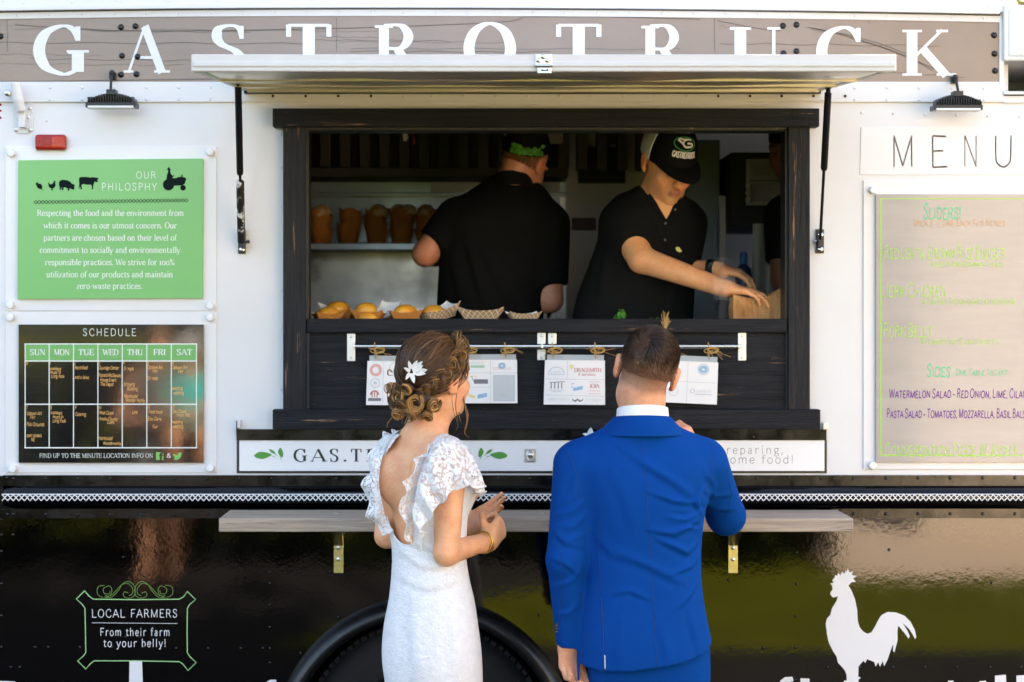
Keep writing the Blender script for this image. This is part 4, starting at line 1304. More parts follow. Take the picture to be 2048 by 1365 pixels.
card("tilted hanging card with blue flower badge beside the groom's ear", 1316, 1437, 712, 807, .045, [1335, 1419], [
    ("grey", rule([(1377, 722), (1377, 806)])), ("grey", rule([(1318, 764), (1436, 764)])), ("blue", ring(1408, 738, 6, 6, .8)), ("grey", ring(1408, 738, 10.5, 2)), ("green", ring(1352, 734, 6, 1.5)), ("grey", txt("MARKET", 1354, 750, 4, 22)), ("grey", ring(1388, 782, 4, 1.6)), ("grey", txt("BAKEHOUSE", 1411, 784, 4.5, 30)), ("grey", rule([(1393, 788), (1427, 788)], 1.8)), ("grey", ring(1350, 784, 9, 1))])
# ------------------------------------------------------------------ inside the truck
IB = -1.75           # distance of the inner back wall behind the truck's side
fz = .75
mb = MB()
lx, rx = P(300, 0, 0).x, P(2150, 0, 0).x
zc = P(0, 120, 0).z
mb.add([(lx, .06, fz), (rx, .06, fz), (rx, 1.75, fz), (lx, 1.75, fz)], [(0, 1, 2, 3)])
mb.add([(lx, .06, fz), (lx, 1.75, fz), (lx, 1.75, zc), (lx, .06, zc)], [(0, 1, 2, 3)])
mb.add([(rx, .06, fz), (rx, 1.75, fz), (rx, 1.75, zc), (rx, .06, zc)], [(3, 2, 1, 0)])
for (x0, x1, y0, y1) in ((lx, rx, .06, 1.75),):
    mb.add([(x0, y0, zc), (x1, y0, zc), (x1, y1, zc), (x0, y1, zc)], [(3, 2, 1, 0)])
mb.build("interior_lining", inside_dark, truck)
def ipart(name, m, x0, x1, y0, y1, d0, d1, bev=.002, parent=None):
    return MB().boxp(x0, x1, y0, y1, d0, d1).build(name, m, parent or truck, bevel=bev)
dk = mat("dark hood steel", (.022, .020, .016), .5, .3, var=(6, .7, (.04, .036, .026)))
# back wall: steel sheet behind the cooking line, white lining to the right
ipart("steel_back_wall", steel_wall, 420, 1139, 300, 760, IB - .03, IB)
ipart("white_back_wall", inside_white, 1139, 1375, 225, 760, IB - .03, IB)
# hood with baffle slats
mb = MB()
mb.boxp(430, 1137, 336, 353, IB, IB + .34)
for i in range(18):
    x = 600 + i * 39.6
    mb.boxp(x, x + 21, 240, 340, IB + .20, IB + .28)
mb.boxp(430, 1137, 225, 340, IB, IB + .18)
hood = mb.build("range_hood", dk, truck, bevel=.002)
# shelf carrying the cups, and its upstand
blue_steel = mat("brushed blue grey steel", (.30, .36, .47), .32, 1.0, bump=(3, .1, .02), rvar=(4, .3, .45))
mb = MB()
mb.boxp(430, 1120, 487, 500, IB, IB + .30)
mb.boxp(430, 1136, 386, 393, IB, IB + .03)
mb.boxp(430, 1136, 355, 386, IB, IB + .02)
mb.boxp(600, 1120, 395, 486, IB, IB + .015)
mb.build("cup_shelf", blue_steel, truck, bevel=.002)
for lab, x0, x1, y0, y1, nm, m in (("rounded white paper ticket clipped behind the left cook's shoulder", 862, 968, 355, 389, "paper_ticket", mat("white paper", (.80, .78, .76), .5)),
                          ("pale grey paper sheet right of the ginger cook's ear", 1076, 1119, 354, 389, "paper_sheet", mat("grey paper", (.50, .51, .53), .5)),
                          ("pinkish paper notice above the ginger cook's cap", 1009, 1126, 258, 288, "paper_notice", mat("pinkish paper", (.42, .36, .35), .5))):
    o = MB().poly([(x0, y0 + 4), (x0 + 4, y0), (x1 - 4, y0), (x1, y0 + 4), (x1, y1 - 4), (x1 - 4, y1), (x0 + 4, y1), (x0, y1 - 4)], IB + .355 if y0 < 300 else IB + .022, IB + .36 if y0 < 300 else IB + .028).build(nm, m)
    tag(o, lab, "paper")
wpi = mat("matt black board", (.008, .008, .008), .6)
o = ipart("wall_panel_dark", wpi, 1156, 1251, 294, 367, IB, IB + .02); o.name = "notice_panel"; o.parent = None; o.matrix_parent_inverse = Matrix(); tag(o, "matt black panel on the white wall between the two cooks", "panel")
o = ipart("label_strip", mat("dark red label", (.10, .025, .022), .5), 1142, 1192, 436, 461, IB, IB + .006); o.parent = None; tag(o, "dark red label strip stuck on the white wall between the cooks", "label")
o = ipart("picture_paper", mat("dark grey paper", (.10, .095, .09), .5), 1200, 1252, 262, 290, IB, IB + .004); o.parent = None; o.name = "grey_notice"; tag(o, "dark grey notice above the black panel on the white wall", "paper")
mb = MB(); mb.boxp(1133, 1143, 240, 700, IB, IB + .03); mb.build("corner_trim", inside_white, truck)
# cooker, fridge, cabinet on the right
ipart("back_counter", steel_wall, 420, 1139, 690, 1100, IB, IB + .5)
g_ = mat("grey blue enamel", (.16, .19, .21), .4, .5, var=(4, .8, (.10, .12, .135)), bump=(8, .05))
fr = thing("fridge", "tall grey blue steel fridge behind the man in the trucker cap", "fridge", P(1410, 1050, IB))
MB().boxp(1372, 1440, 280, 1000, IB - .2, IB + .45).build("body", g_, fr, bevel=.004)
MB().boxp(1438, 1452, 392, 900, IB - .2, IB + .47).build("door_edge", mat("pale door edge", (.55, .50, .48), .4), fr, bevel=.003)
MB().boxp(1431, 1436, 420, 620, IB + .45, IB + .48).build("handle", mat("blue handle", (.04, .10, .22), .3), fr, bevel=.002)
cb = thing("cabinet", "black wall cabinet with a framed licence on its door", "cabinet", P(1530, 460, IB))
MB().boxp(1462, 1660, 305, 452, IB - .1, IB + .62).build("body", wpi, cb, bevel=.004)
lic = MB().boxp(1493, 1564, 318, 411, IB + .62, IB + .632).build("licence_frame", mat("silver licence frame", (.40, .42, .38), .35, .7), cb, bevel=.002)
MB().boxp(1498, 1558, 324, 406, IB + .6, IB + .6335).build("licence_sheet", mat("licence paper", (.33, .31, .29), .4), lic)
mb = MB()
lw = mat("licence print", (.06, .06, .06), .5)
for y in (360, 362): mb.boxp(1498, 1556, y, y + 1.2, IB + .633, IB + .6345)
for i in range(9): line(mb, [(1503, 370 + i * 4), (1550 - (i * 7) % 12, 370 + i * 4)], .8, IB + .634)
for i in range(4): line(mb, [(1506, 334 + i * 5), (1546 - (i * 5) % 9, 334 + i * 5)], .9, IB + .634)
mb.build("licence_print", lw, lic)
mb = MB()
for y in (372, 386, 400): mb.ball(P(1497, y, IB + .65), .012, 6)
mb.build("magnet", mat("pale magnet", (.6, .55, .48), .5), cb, smooth=True)
mb = MB()
mb.boxp(1380, 1640, 640, 900, IB, IB + .55); mb.build("side_counter", dk, truck, bevel=.003)
bt = thing("spray_bottle", "blue capped bottle on the dark side counter behind the paper bag", "bottle", P(1487, 640, -.95))
mb = MB(); mb.lathe(P(1487, 582, -.95), (0, 0, 1), [(.030, 0), (.030, .06), (.026, .08), (.012, .095)], 20); mb.build("body", mat("dark blue plastic", (.012, .045, .12), .3), bt, smooth='auto')
mb = MB(); mb.lathe(P(1487, 582, -.95), (0, 0, 1), [(.012, .095), (.014, .10), (.014, .135), (.010, .14)], 16); mb.obox(P(1494, 540, -.95), Vector((.014, 0, 0)), Vector((0, .006, 0)), Vector((0, 0, .006))); mb.build("cap", mat("bright blue plastic", (.03, .13, .32), .3), bt, smooth='auto')
mb = MB(); mb.lathe(P(1487, 640, -.95), (0, 0, 1), [(.05, 0), (.055, .03), (.055, .053), (.05, .055)], 20); mb.build("stand", wpi, bt, smooth='auto')
cl_ = MB()
cl_.grid(lambda u, v: P(1506 + 58 * u - 6 * v * (1 - u), 448 + 230 * v, -1.0 + .03 * math.sin(9 * u) * (.3 + v)), 24, 10)
cl_.grid(lambda u, v: P(1564 - 58 * u - 6 * v * u, 448 + 230 * v, -1.004 + .03 * math.sin(9 * (1 - u)) * (.3 + v)), 24, 10)
tag(cl_.build("hanging_cloth", mat("pale grey cloth", (.42, .41, .38), .8), None, smooth=True), "pale grey cloth hanging in the shadow under the black cabinet", "cloth")
# serving counter behind the sill
mb = MB()
cz = P(0, 637, -.12).z
mb.box((P(560, 0, 0).x, .04, cz - .03), (P(1640, 0, 0).x, .36, cz - .012))
mb.build("serving_counter", steel_wall, truck, bevel=.003)
CZ = cz - .012

# ------------------------------------------------------------------ food on the serving counter
kraft = mat("brown kraft card", (.60, .225, .042), .75, bump=(60, .2), var=(20, .5, (.46, .165, .032)))
boat_in = mat("greaseproof white lining", (.80, .78, .74), .6)
def boat_mat():
    m = mat("kraft lattice print", (.45, .26, .105), .7)
    nt = m.node_tree; L = nt.links.new
    b = nt.nodes["Principled BSDF"]
    uv = nd(nt, "ShaderNodeTexCoord")
    sp = nd(nt, "ShaderNodeSeparateXYZ")
    L(uv.outputs["UV"], sp.inputs[0])
    outs = []
    for sgn in (1, -1):
        a = nd(nt, "ShaderNodeMath", operation='MULTIPLY_ADD'); a.inputs[1].default_value = sgn
        L(sp.outputs[1], a.inputs[0]); L(sp.outputs[0], a.inputs[2])
        f = nd(nt, "ShaderNodeMath", operation='PINGPONG'); f.inputs[1].default_value = .5
        L(a.outputs[0], f.inputs[0])
        g = nd(nt, "ShaderNodeMath", operation='LESS_THAN'); g.inputs[1].default_value = .075
        L(f.outputs[0], g.inputs[0]); outs.append(g)
    mx = nd(nt, "ShaderNodeMath", operation='MAXIMUM'); L(outs[0].outputs[0], mx.inputs[0]); L(outs[1].outputs[0], mx.inputs[1])
    cm = nd(nt, "ShaderNodeMix", data_type='RGBA'); cm.inputs[6].default_value = (.42, .235, .09, 1); cm.inputs[7].default_value = (.74, .66, .54, 1)
    L(mx.outputs[0], cm.inputs[0]); L(cm.outputs[2], b.inputs["Base Color"])
    return m
lattice_card = boat_mat()
def boat_mesh(name, L_=.155, W=.095, H=.045, m=None):
    """an open paper food boat: flat base, four flared sides with raised corners"""
    me = bpy.data.meshes.new(name)
    bm = bmesh.new()
    uvl = bm.loops.layers.uv.new("UVMap")
    def pt(u, v, t):
        fl = .62 + .38 * t
        x, y = u * L_ / 2 * fl, v * W / 2 * fl
        cr = (abs(u) * abs(v)) ** 3
        return Vector((x, y, H * t * (.86 + .28 * cr)))
    def quad(ps, uvs, mi):
        f = bm.faces.new([bm.verts.new(p) for p in ps]); f.material_index = mi
        for l, q in zip(f.loops, uvs): l[uvl].uv = q
    n = 8
    sides = [((-1, -1), (1, -1)), ((1, -1), (1, 1)), ((1, 1), (-1, 1)), ((-1, 1), (-1, -1))]
    for (a, b) in sides:
        ln = (L_ if a[1] == b[1] else W) / .021
        for i in range(n):
            for j in range(3):
                q = []
                uvq = []
                for (ii, jj) in ((i, j), (i + 1, j), (i + 1, j + 1), (i, j + 1)):
                    s_, t = ii / n, jj / 3
                    u, v = a[0] + (b[0] - a[0]) * s_, a[1] + (b[1] - a[1]) * s_
                    q.append(pt(u, v, t)); uvq.append((s_ * ln, t * H / .021))
                quad(q, uvq, 0)
                nv = Vector((-(a[1] - b[1]), a[0] - b[0], 0)).normalized() * .0012
                quad([p - nv for p in reversed(q)], [(0.3, .5)] * 4, 1)
    quad([pt(-1, -1, 0), pt(-1, 1, 0), pt(1, 1, 0), pt(1, -1, 0)], [(.3, .5)] * 4, 1)
    bmesh.ops.remove_doubles(bm, verts=bm.verts, dist=1e-5)
    bm.to_mesh(me); bm.free()
    me.materials.append(m or lattice_card); me.materials.append(boat_in)
    return me
def bun_mesh(seed, r=.046):
    b = MB(); rng = random.Random(seed)
    nn = 22
    def fn(u, v):
        q = 2 * PI * u; t = v * PI * .5
        rr = r * (1 + .03 * math.sin(3 * q + seed) * math.sin(t))
        h = .036
        if v > .86:
            return Vector((rr * (.98 - .12 * (v - .86) / .14) * math.cos(q), rr * (.98 - .12 * (v - .86) / .14) * math.sin(q), .012 - .016 * (v - .86) / .14))
        t2 = v / .86 * PI / 2
        return Vector((rr * math.sin(t2) * math.cos(q), rr * math.sin(t2) * math.sin(q), .012 + h * math.cos(t2) ** .8))
    b.grid(fn, 28, 16, True)
    return b
bun_m = mat("golden baked bun", (.90, .44, .04), .36, bump=[(25, .08), (120, .04)], var=(14, .9, (.66, .21, .018)), coat=.12, sss=.1)
bread_pale = mat("pale bread roll", (.70, .50, .26), .6, bump=(40, .1), var=(14, .5, (.55, .33, .13)))
spots = []
def place(o, px, d, rz=0, z=None, tilt=0):
    p = P(px, 637, d)
    o.location = (p.x, p.y, CZ if z is None else z)
    o.rotation_euler = (0, tilt, rz)
dark_boat = boat_mesh("dark_boat", .105, .09, .034, kraft)
lat_boat = boat_mesh("lattice_boat", .150, .10, .044)
def obj_of(me, name):
    return link(bpy.data.objects.new(name, me))
boats = [("brown paper boat at the left end of the counter holding a golden bun in front", dark_boat, 655, -.10, .35, 0, .9),
         ("brown paper boat with white liner corner up behind the frontmost left bun", dark_boat, 682, -.20, -.3, .12, 1.0),
         ("brown paper boat second along the counter holding two buns", dark_boat, 737, -.11, -.15, .05, 1.0),
         ("lattice paper boat standing on edge left of the single bun in white liner", lat_boat, 776, -.20, 1.2, -.5, .7),
         ("brown paper boat with white lining flap holding a single bun in the middle", dark_boat, 812, -.12, .1, -.04, 1.0),
         ("lattice paper boat tipped up around a bun beside the long empty one", lat_boat, 880, -.15, .55, -.28, .88),
         ("long empty lattice paper boat in front of the ginger cook's back", lat_boat, 962, -.12, -.03, 0, .96),
         ("short empty lattice paper boat at the right end of the row", lat_boat, 1047, -.12, .22, 0, .70)]
for i, (lab, me, px, d, rz, tl, sc) in enumerate(boats):
    o = obj_of(me, "food_boat"); place(o, px, d, rz, tilt=tl); o.scale = (sc,) * 3
    if tl: o.location.z += abs(tl) * .03
    tag(o, lab, "paper tray", "paper food boats along the serving counter")
buns = [("golden bun lowest in front at the left end of the counter", 656, -.10, .009, 1), ("tallest golden bun resting at the back of the left pair of boats", 676, -.20, .026, 1.12), ("golden bun at the back of the second boat", 733, -.145, .020, 1.0), ("small golden bun lying at the front of the second boat", 737, -.085, .002, .85), ("single golden bun beside the white liner flap in the middle", 811, -.12, .014, 1.0), ("golden bun tucked into the tipped lattice boat", 868, -.15, .018, 1.0)]
for i, (lab, px, d, dz, sc) in enumerate(buns):
    o = bun_mesh(i + 2).build("bread_bun", bun_m, None, smooth=True); sc *= .80; place(o, px, d, i, CZ + dz); o.scale = (sc * (1 + .07 * math.sin(i * 2.1)), sc * (1 - .05 * math.sin(i * 1.3)), sc * (1 + .12 * math.sin(i * 3.7)))
    tag(o, lab, "bun", "golden buns on the serving counter")
mb = MB()
a = P(835, 622, -.17)
mb.add([a + Vector(v) for v in ((-.03, 0, .0), (.028, .01, .012), (.034, .0, -.018), (-.01, -.012, -.022))], [(0, 1, 2, 3)])
mb.add([a + Vector(v) for v in ((-.03, .0012, .0), (.028, .0112, .012), (.034, .0012, -.018), (-.01, -.0108, -.022))], [(3, 2, 1, 0)])
o = mb.build("paper_liner", boat_in); tag(o, "white paper liner flap sticking up beside the middle bun", "paper")
mb = MB()
a = P(648, 612, -.2)
mb.add([a + Vector(v) for v in ((-.022, 0, .012), (.03, 0, -.006), (.03, 0, -.02), (-.008, 0, -.014))], [(0, 1, 2, 3)])
mb.add([a + Vector(v) for v in ((-.022, .001, .012), (.03, .001, -.006), (.03, .001, -.02), (-.008, .001, -.014))], [(3, 2, 1, 0)])
o = mb.build("paper_liner", boat_in); tag(o, "white paper liner corner behind the leftmost buns", "paper")
# stacks of brown paper cups with rolls on top
def cup(h=.062, r=.047, scal=5, seed=0):
    b = MB()
    def fn(u, v):
        q = 2 * PI * u
        rr = r * (.74 + .26 * v) * (1 + .035 * math.sin(8 * q) * v)
        return Vector((rr * math.cos(q), rr * math.sin(q), h * v * (1 + .10 * v * math.cos(4 * q + seed))))
    b.grid(fn, 32, 8, True)
    def fi(u, v):
        q = 2 * PI * u
        rr = r * (.74 + .26 * (1 - v)) * (1 + .035 * math.sin(8 * q) * (1 - v)) - .0015
        return Vector((rr * math.cos(q), rr * math.sin(q), h * (1 - v) * (1 + .10 * (1 - v) * math.cos(4 * q + seed)) + .001 * v))
    b.grid(fi, 32, 8, True)
    n0 = len(b.v)
    b.add([fn(k / 24, 0) for k in range(24)], [tuple(reversed(range(24)))])
    return b
sd_ = IB + .17
shz = P(0, 487, IB + .30).z + .0
stacks = [(640, 4, "leftmost cup stack on the steel shelf", 0), (698, 4, "second cup stack from the left on the steel shelf", 1), (750, 4, "middle cup stack on the steel shelf", 2), (804, 4, "fourth cup stack on the steel shelf", 3), (855, 4, "stack half hidden by cook's elbow", 4)]
lvl = ["bottom", "second", "third", "topmost"]
cup0 = cup().build("paper_cup", kraft, None, smooth='auto')
first = True
tops = []
for (px, n, where, seed) in stacks:
    rng = random.Random(seed)
    p = P(px, 480, sd_)
    for k in range(n):
        o = cup0 if first else link(cup0.copy())
        first = False
        o.location = (p.x + rng.uniform(-.006, .006), p.y + rng.uniform(-.006, .006), shz + k * .026)
        o.rotation_euler = (rng.uniform(-.07, .07), rng.uniform(-.07, .07), rng.uniform(0, 6))
        tag(o, "%s brown paper cup of the %s" % (lvl[k], where), "paper cup", "brown paper cups stacked on the shelf")
    tops.append((p, shz + (n - 1) * .026))
for i, (si, dx, lab) in enumerate(((0, .012, "pale roll in the leftmost cup stack"), (2, .012, "pale roll in the middle cup stack"), (3, -.016, "left roll of two in the fourth cup stack"), (3, .026, "right roll of two in the fourth cup stack"), (4, .0, "pale roll in the cup stack by the cook's elbow"))):
    p, z = tops[si]
    o = bun_mesh(20 + i, .036).build("bread_roll", bread_pale, None, smooth=True)
    o.location = (p.x + dx, p.y - .004, z + .034); o.rotation_euler = (.35, .2 * (i - 2), i)
    tag(o, lab, "bread roll", "pale rolls on top of the cup stacks")
# paper bag in the server's hand
def bag_mat():
    m = mat("crinkled kraft paper bag", (.36, .130, .024), .62, stretch=(1, 1, .45), bump=[(26, 1.0, .014), (110, .4, .003)], var=(13, 1.0, (.60, .34, .13)))
    return m
bagm = bag_mat()
pb = thing("paper_bag", "open brown paper bag standing on the counter under the server's hand", "paper bag", (P(1518, 637, -.12).x, .13, CZ))
mb = MB()
bx0, bx1, by0, by1 = P(1466, 0, -.09).x, P(1572, 0, -.09).x, .075, .17
bz = CZ + .001
def bagf(u, v, off=0):
    s = u * 4
    k = int(min(s, 3.999)); t = s - k
    cs = [(bx0, by0), (bx1, by0), (bx1, by1), (bx0, by1)]
    a, b = cs[k], cs[(k + 1) % 4]
    x, y = a[0] + (b[0] - a[0]) * t, a[1] + (b[1] - a[1]) * t
    cx, cy = (bx0 + bx1) / 2, (by0 + by1) / 2
    w = .006 * math.sin(9 * t + 5 * v + k) * v
    x += (x - cx) * (.02 * v) + w * (1 if k % 2 else 0); y += (y - cy) * .05 * v + w * (0 if k % 2 else 1)
    dip = .014 * math.sin(PI * t) * (1 if k in (0, 2) else .3)
    top = .086 + (.022 if x > cx else 0) * ((x - cx) / (bx1 - cx)) - dip
    return Vector((x + (cx - x) * off, y + (cy - y) * off, bz + top * v))
mb.grid(lambda u, v: bagf(u, v), 48, 12, True)
mb.grid(lambda u, v: bagf(1 - u, v, .03), 48, 12, True)
mb.add([(bx0, by0, bz), (bx1, by0, bz), (bx1, by1, bz), (bx0, by1, bz)], [(3, 2, 1, 0)])
mb.build("bag_body", bagm, pb, smooth='auto')
# herbs and a twist of twine on the sill
herb = mat("bright herb leaves", (.05, .22, .02), .5, var=(40, .6, (.10, .36, .04)))
for lab, px, n, r, sd2 in (("parsley sprig curling over the sill in front of the server", 1242, 46, .020, 1), ("tiny parsley leaf on the sill right of the sprig", 1301, 10, .007, 2), ("smallest green leaf scrap on the sill beside the twine tuft", 1315, 8, .005, 5), ("flat parsley scrap lying left of the sprig", 1230, 10, .008, 7)):
    rng = random.Random(sd2); mb = MB(); c = P(px, 634, -.065); c.z = CZ + .010 + r * .45
    for k in range(n):
        v = Vector((rng.gauss(0, 1), rng.gauss(0, 1), rng.gauss(0, .8))).normalized()
        q = c + v * r * rng.uniform(.3, 1)
        a = v.orthogonal().normalized(); b = v.cross(a); a, b = a * math.cos(k) + b * math.sin(k), b * math.cos(k) - a * math.sin(k)
        s_ = r * rng.uniform(.22, .4)
        mb.add([q - a * s_, q + b * s_ * .7 + v * s_ * .5, q + a * s_, q - b * s_ * .7], [(0, 1, 2, 3)])
        mb.tube([c + Vector((0, 0, -r * .5)), q], r * .03, 4)
    tag(mb.build("parsley_sprig", herb), lab, "herb", "green herb scraps on the sill")
mb = MB(); rng = random.Random(9); c = P(1331, 655, .034)
for k in range(26):
    a = c + Vector((rng.uniform(-.003, .003), rng.uniform(-.002, .002), -.004))
    e = c + Vector((rng.uniform(-.016, .018), rng.uniform(-.008, .004), rng.uniform(.018, .052)))
    mb.tube([a, a.lerp(e, .5) + Vector((rng.uniform(-.004, .004), 0, .004)), e], .0009, 4)
mb.tube([c + Vector((-.003, 0, 0)), c + Vector((.003, 0, 0))], .004, 6)
tag(mb.build("twine_tuft", twine), "frayed tuft of straw coloured twine tied at the sill above the groom", "twine")

mb = MB(); mb.poly([(806, 266), (814, 266), (816, 276), (812, 283), (806, 281)], IB + .35, IB + .36)
tag(mb.build("white_clip", mat("white plastic clip", (.75, .72, .66), .5), None, bevel=.002), "small white clip hanging from the hood slats", "clip")
mb = MB(); mb.poly([(822, 266), (826, 268), (831, 284), (829, 289), (824, 288), (826, 279)], IB + .35, IB + .36)
tag(mb.build("red_tag", mat("red tag", (.35, .02, .01), .5), None, bevel=.002), "small red tag hanging beside the white clip under the hood", "tag")
# ------------------------------------------------------------------ soft bodies: smooth union of shapes, then one surface
class Field:
    def __init__(self, lo, hi, h):
        self.lo = np.array(lo, float); self.h = h
        self.n = np.ceil((np.array(hi, float) - self.lo) / h).astype(int) + 1
        self.F = np.full(self.n, 1.0, np.float32)
    def _sl(self, lo, hi):
        a = np.clip(np.floor((np.array(lo) - self.lo) / self.h).astype(int), 0, self.n)
        b = np.clip(np.ceil((np.array(hi) - self.lo) / self.h).astype(int) + 1, 0, self.n)
        if np.any(b <= a): return None
        ax = [self.lo[i] + self.h * np.arange(a[i], b[i]) for i in range(3)]
        sl = tuple(slice(a[i], b[i]) for i in range(3))
        return sl, ax[0][:, None, None], ax[1][None, :, None], ax[2][None, None, :]
    def put(self, d, sl, k, sub=False):
        A = self.F[sl]
        d = d.astype(np.float32)
        if sub:
            d = -d
            if k > 0:
                hh = np.maximum(k - np.abs(A - d), 0) / k
                self.F[sl] = np.maximum(A, d) + hh * hh * k * .25
            else: self.F[sl] = np.maximum(A, d)
        elif k > 0:
            hh = np.maximum(k - np.abs(A - d), 0) / k
            self.F[sl] = np.minimum(A, d) - hh * hh * k * .25
        else: self.F[sl] = np.minimum(A, d)
    def cap(self, a, b, ra, rb=None, k=.02, sub=False, flat=None, cut=False):
        a, b = np.array(a, float), np.array(b, float); rb = ra if rb is None else rb
        m = max(ra, rb) * (flat[1] if flat and flat[1] > 1 else 1) + k + 3 * self.h
        q = self._sl(np.minimum(a, b) - m, np.maximum(a, b) + m)
        if q is None: return self
        sl, X, Y, Z = q
        ab = b - a; L2 = max(ab @ ab, 1e-12)
        px, py, pz = X - a[0], Y - a[1], Z - a[2]
        tr = (px * ab[0] + py * ab[1] + pz * ab[2]) / L2
        t = np.clip(tr, 0, 1)
        dx, dy, dz = px - t * ab[0], py - t * ab[1], pz - t * ab[2]
        d2 = dx * dx + dy * dy + dz * dz
        if flat:                                   # (direction, factor): section scaled by factor along direction
            nrm = np.array(flat[0], float); nrm /= np.linalg.norm(nrm)
            c = dx * nrm[0] + dy * nrm[1] + dz * nrm[2]
            d2 = d2 + c * c * (1 / flat[1] ** 2 - 1)
        d = np.sqrt(np.maximum(d2, 0)) - (ra + (rb - ra) * t)
        if flat and flat[1] < 1: d = d * flat[1] ** .5
        if cut: d = np.maximum(d, (tr - 1) * math.sqrt(L2))
        self.put(d, sl, k, sub); return self
    def ell(self, c, r, rot=None, k=.02, sub=False):
        c, r = np.array(c, float), np.array(r, float)
        m = r.max() + k + 3 * self.h
        q = self._sl(c - m, c + m)
        if q is None: return self
        sl, X, Y, Z = q
        px, py, pz = X - c[0], Y - c[1], Z - c[2]
        if rot is not None:
            Rm = np.array(rot)[:3, :3]
            px, py, pz = (px * Rm[0, i] + py * Rm[1, i] + pz * Rm[2, i] for i in range(3))
        k0 = np.sqrt((px / r[0]) ** 2 + (py / r[1]) ** 2 + (pz / r[2]) ** 2)
        k1 = np.sqrt((px / r[0] ** 2) ** 2 + (py / r[1] ** 2) ** 2 + (pz / r[2] ** 2) ** 2)
        d = k0 * (k0 - 1) / np.maximum(k1, 1e-9)
        self.put(d, sl, k, sub); return self
    def loft(self, secs, yaw=0.0, k=.03, e=2.3, sub=False):
        """secs: (z, cx, cy, rx, ry) from low to high; the section turns by yaw about z"""
        secs = sorted(secs); A = np.array(secs, float)
        m = A[:, 3:5].max() + k + .03
        q = self._sl((A[:, 1].min() - m, A[:, 2].min() - m, A[0, 0] - k - 3 * self.h), (A[:, 1].max() + m, A[:, 2].max() + m, A[-1, 0] + k + 3 * self.h))
        if q is None: return self
        sl, X, Y, Z = q
        z = Z.ravel()
        def ip(j):      # smooth interpolation
            zz = A[:, 0]; v = A[:, j]
            s = np.gradient(v, zz) if len(zz) > 2 else np.full(len(zz), (v[-1] - v[0]) / (zz[-1] - zz[0]))
            i = np.clip(np.searchsorted(zz, z) - 1, 0, len(zz) - 2)
            hh = zz[i + 1] - zz[i]; t = np.clip((z - zz[i]) / hh, 0, 1)
            h00 = 2 * t ** 3 - 3 * t ** 2 + 1; h10 = t ** 3 - 2 * t ** 2 + t; h01 = 1 - h00; h11 = t ** 3 - t ** 2
            return (h00 * v[i] + h10 * hh * s[i] + h01 * v[i + 1] + h11 * hh * s[i + 1])[None, None, :]
        cx, cy, rx, ry = ip(1), ip(2), np.maximum(ip(3), .005), np.maximum(ip(4), .005)
        c, s = math.cos(yaw), math.sin(yaw)
        u = (X - cx) * c + (Y - cy) * s; v = -(X - cx) * s + (Y - cy) * c
        g = (np.abs(u / rx) ** e + np.abs(v / ry) ** e) ** (1 / e)
        d = (g - 1) * np.minimum(rx, ry)
        d = np.maximum(d, np.maximum(Z - A[-1, 0], A[0, 0] - Z))
        self.put(d, sl, k, sub); return self
    def clip(self, pt, nrm, lo=None, hi=None, k=0.0):
        """remove what lies on the side the normal points to"""
        pt, nrm = np.array(pt, float), np.array(nrm, float) / np.linalg.norm(nrm)
        q = self._sl(self.lo if lo is None else lo, self.lo + self.n * self.h if hi is None else hi)
        sl, X, Y, Z = q
        d = (X - pt[0]) * nrm[0] + (Y - pt[1]) * nrm[1] + (Z - pt[2]) * nrm[2]
        self.F[sl] = np.maximum(self.F[sl], d.astype(np.float32)); return self
    def mesh(self):
        F = self.F; ins = F < 0
        n = F.shape
        c = [(i, j, k) for i in (0, 1) for j in (0, 1) for k in (0, 1)]
        v8 = lambda G, o: G[o[0]:n[0] - 1 + o[0], o[1]:n[1] - 1 + o[1], o[2]:n[2] - 1 + o[2]]
        s = np.zeros((n[0] - 1, n[1] - 1, n[2] - 1), np.uint8)
        for o in c: s += v8(ins, o)
        cells = np.argwhere((s > 0) & (s < 8))
        idx = np.full(s.shape, -1, np.int32)
        idx[tuple(cells.T)] = np.arange(len(cells))
        val = {o: F[cells[:, 0] + o[0], cells[:, 1] + o[1], cells[:, 2] + o[2]] for o in c}
        acc = np.zeros((len(cells), 3)); cnt = np.zeros(len(cells))
        for a in c:
            for ax in range(3):
                if a[ax] == 0:
                    b = list(a); b[ax] = 1; b = tuple(b)
                    A, B = val[a], val[b]
                    x = (A < 0) != (B < 0)
                    t = np.where(x, A / np.where(x, A - B, 1), 0)
                    p = np.repeat(np.array(a, float)[None], len(cells), 0); p[:, ax] += t
                    acc += p * x[:, None]; cnt += x
        V = self.lo + self.h * (cells + acc / cnt[:, None])
        quads = []
        for ax in range(3):
            sh = [slice(None)] * 3; sh2 = [slice(None)] * 3
            sh[ax] = slice(0, n[ax] - 1); sh2[ax] = slice(1, n[ax])
            A, B = ins[tuple(sh)], ins[tuple(sh2)]
            e = np.argwhere(A != B)
            o1, o2 = (ax + 1) % 3, (ax + 2) % 3
            ok = (e[:, o1] > 0) & (e[:, o2] > 0) & (e[:, o1] < n[o1] - 1) & (e[:, o2] < n[o2] - 1)
            e = e[ok]
            def at(d1, d2):
                q = e.copy(); q[:, o1] -= d1; q[:, o2] -= d2
                return idx[tuple(q.T)]
            q = np.stack([at(1, 1), at(0, 1), at(0, 0), at(1, 0)], 1)
            flip = ~A[tuple(e.T)]
            q[flip] = q[flip][:, ::-1]
            quads.append(q)
        Q = np.concatenate(quads)
        return V, Q[(Q >= 0).all(1)]

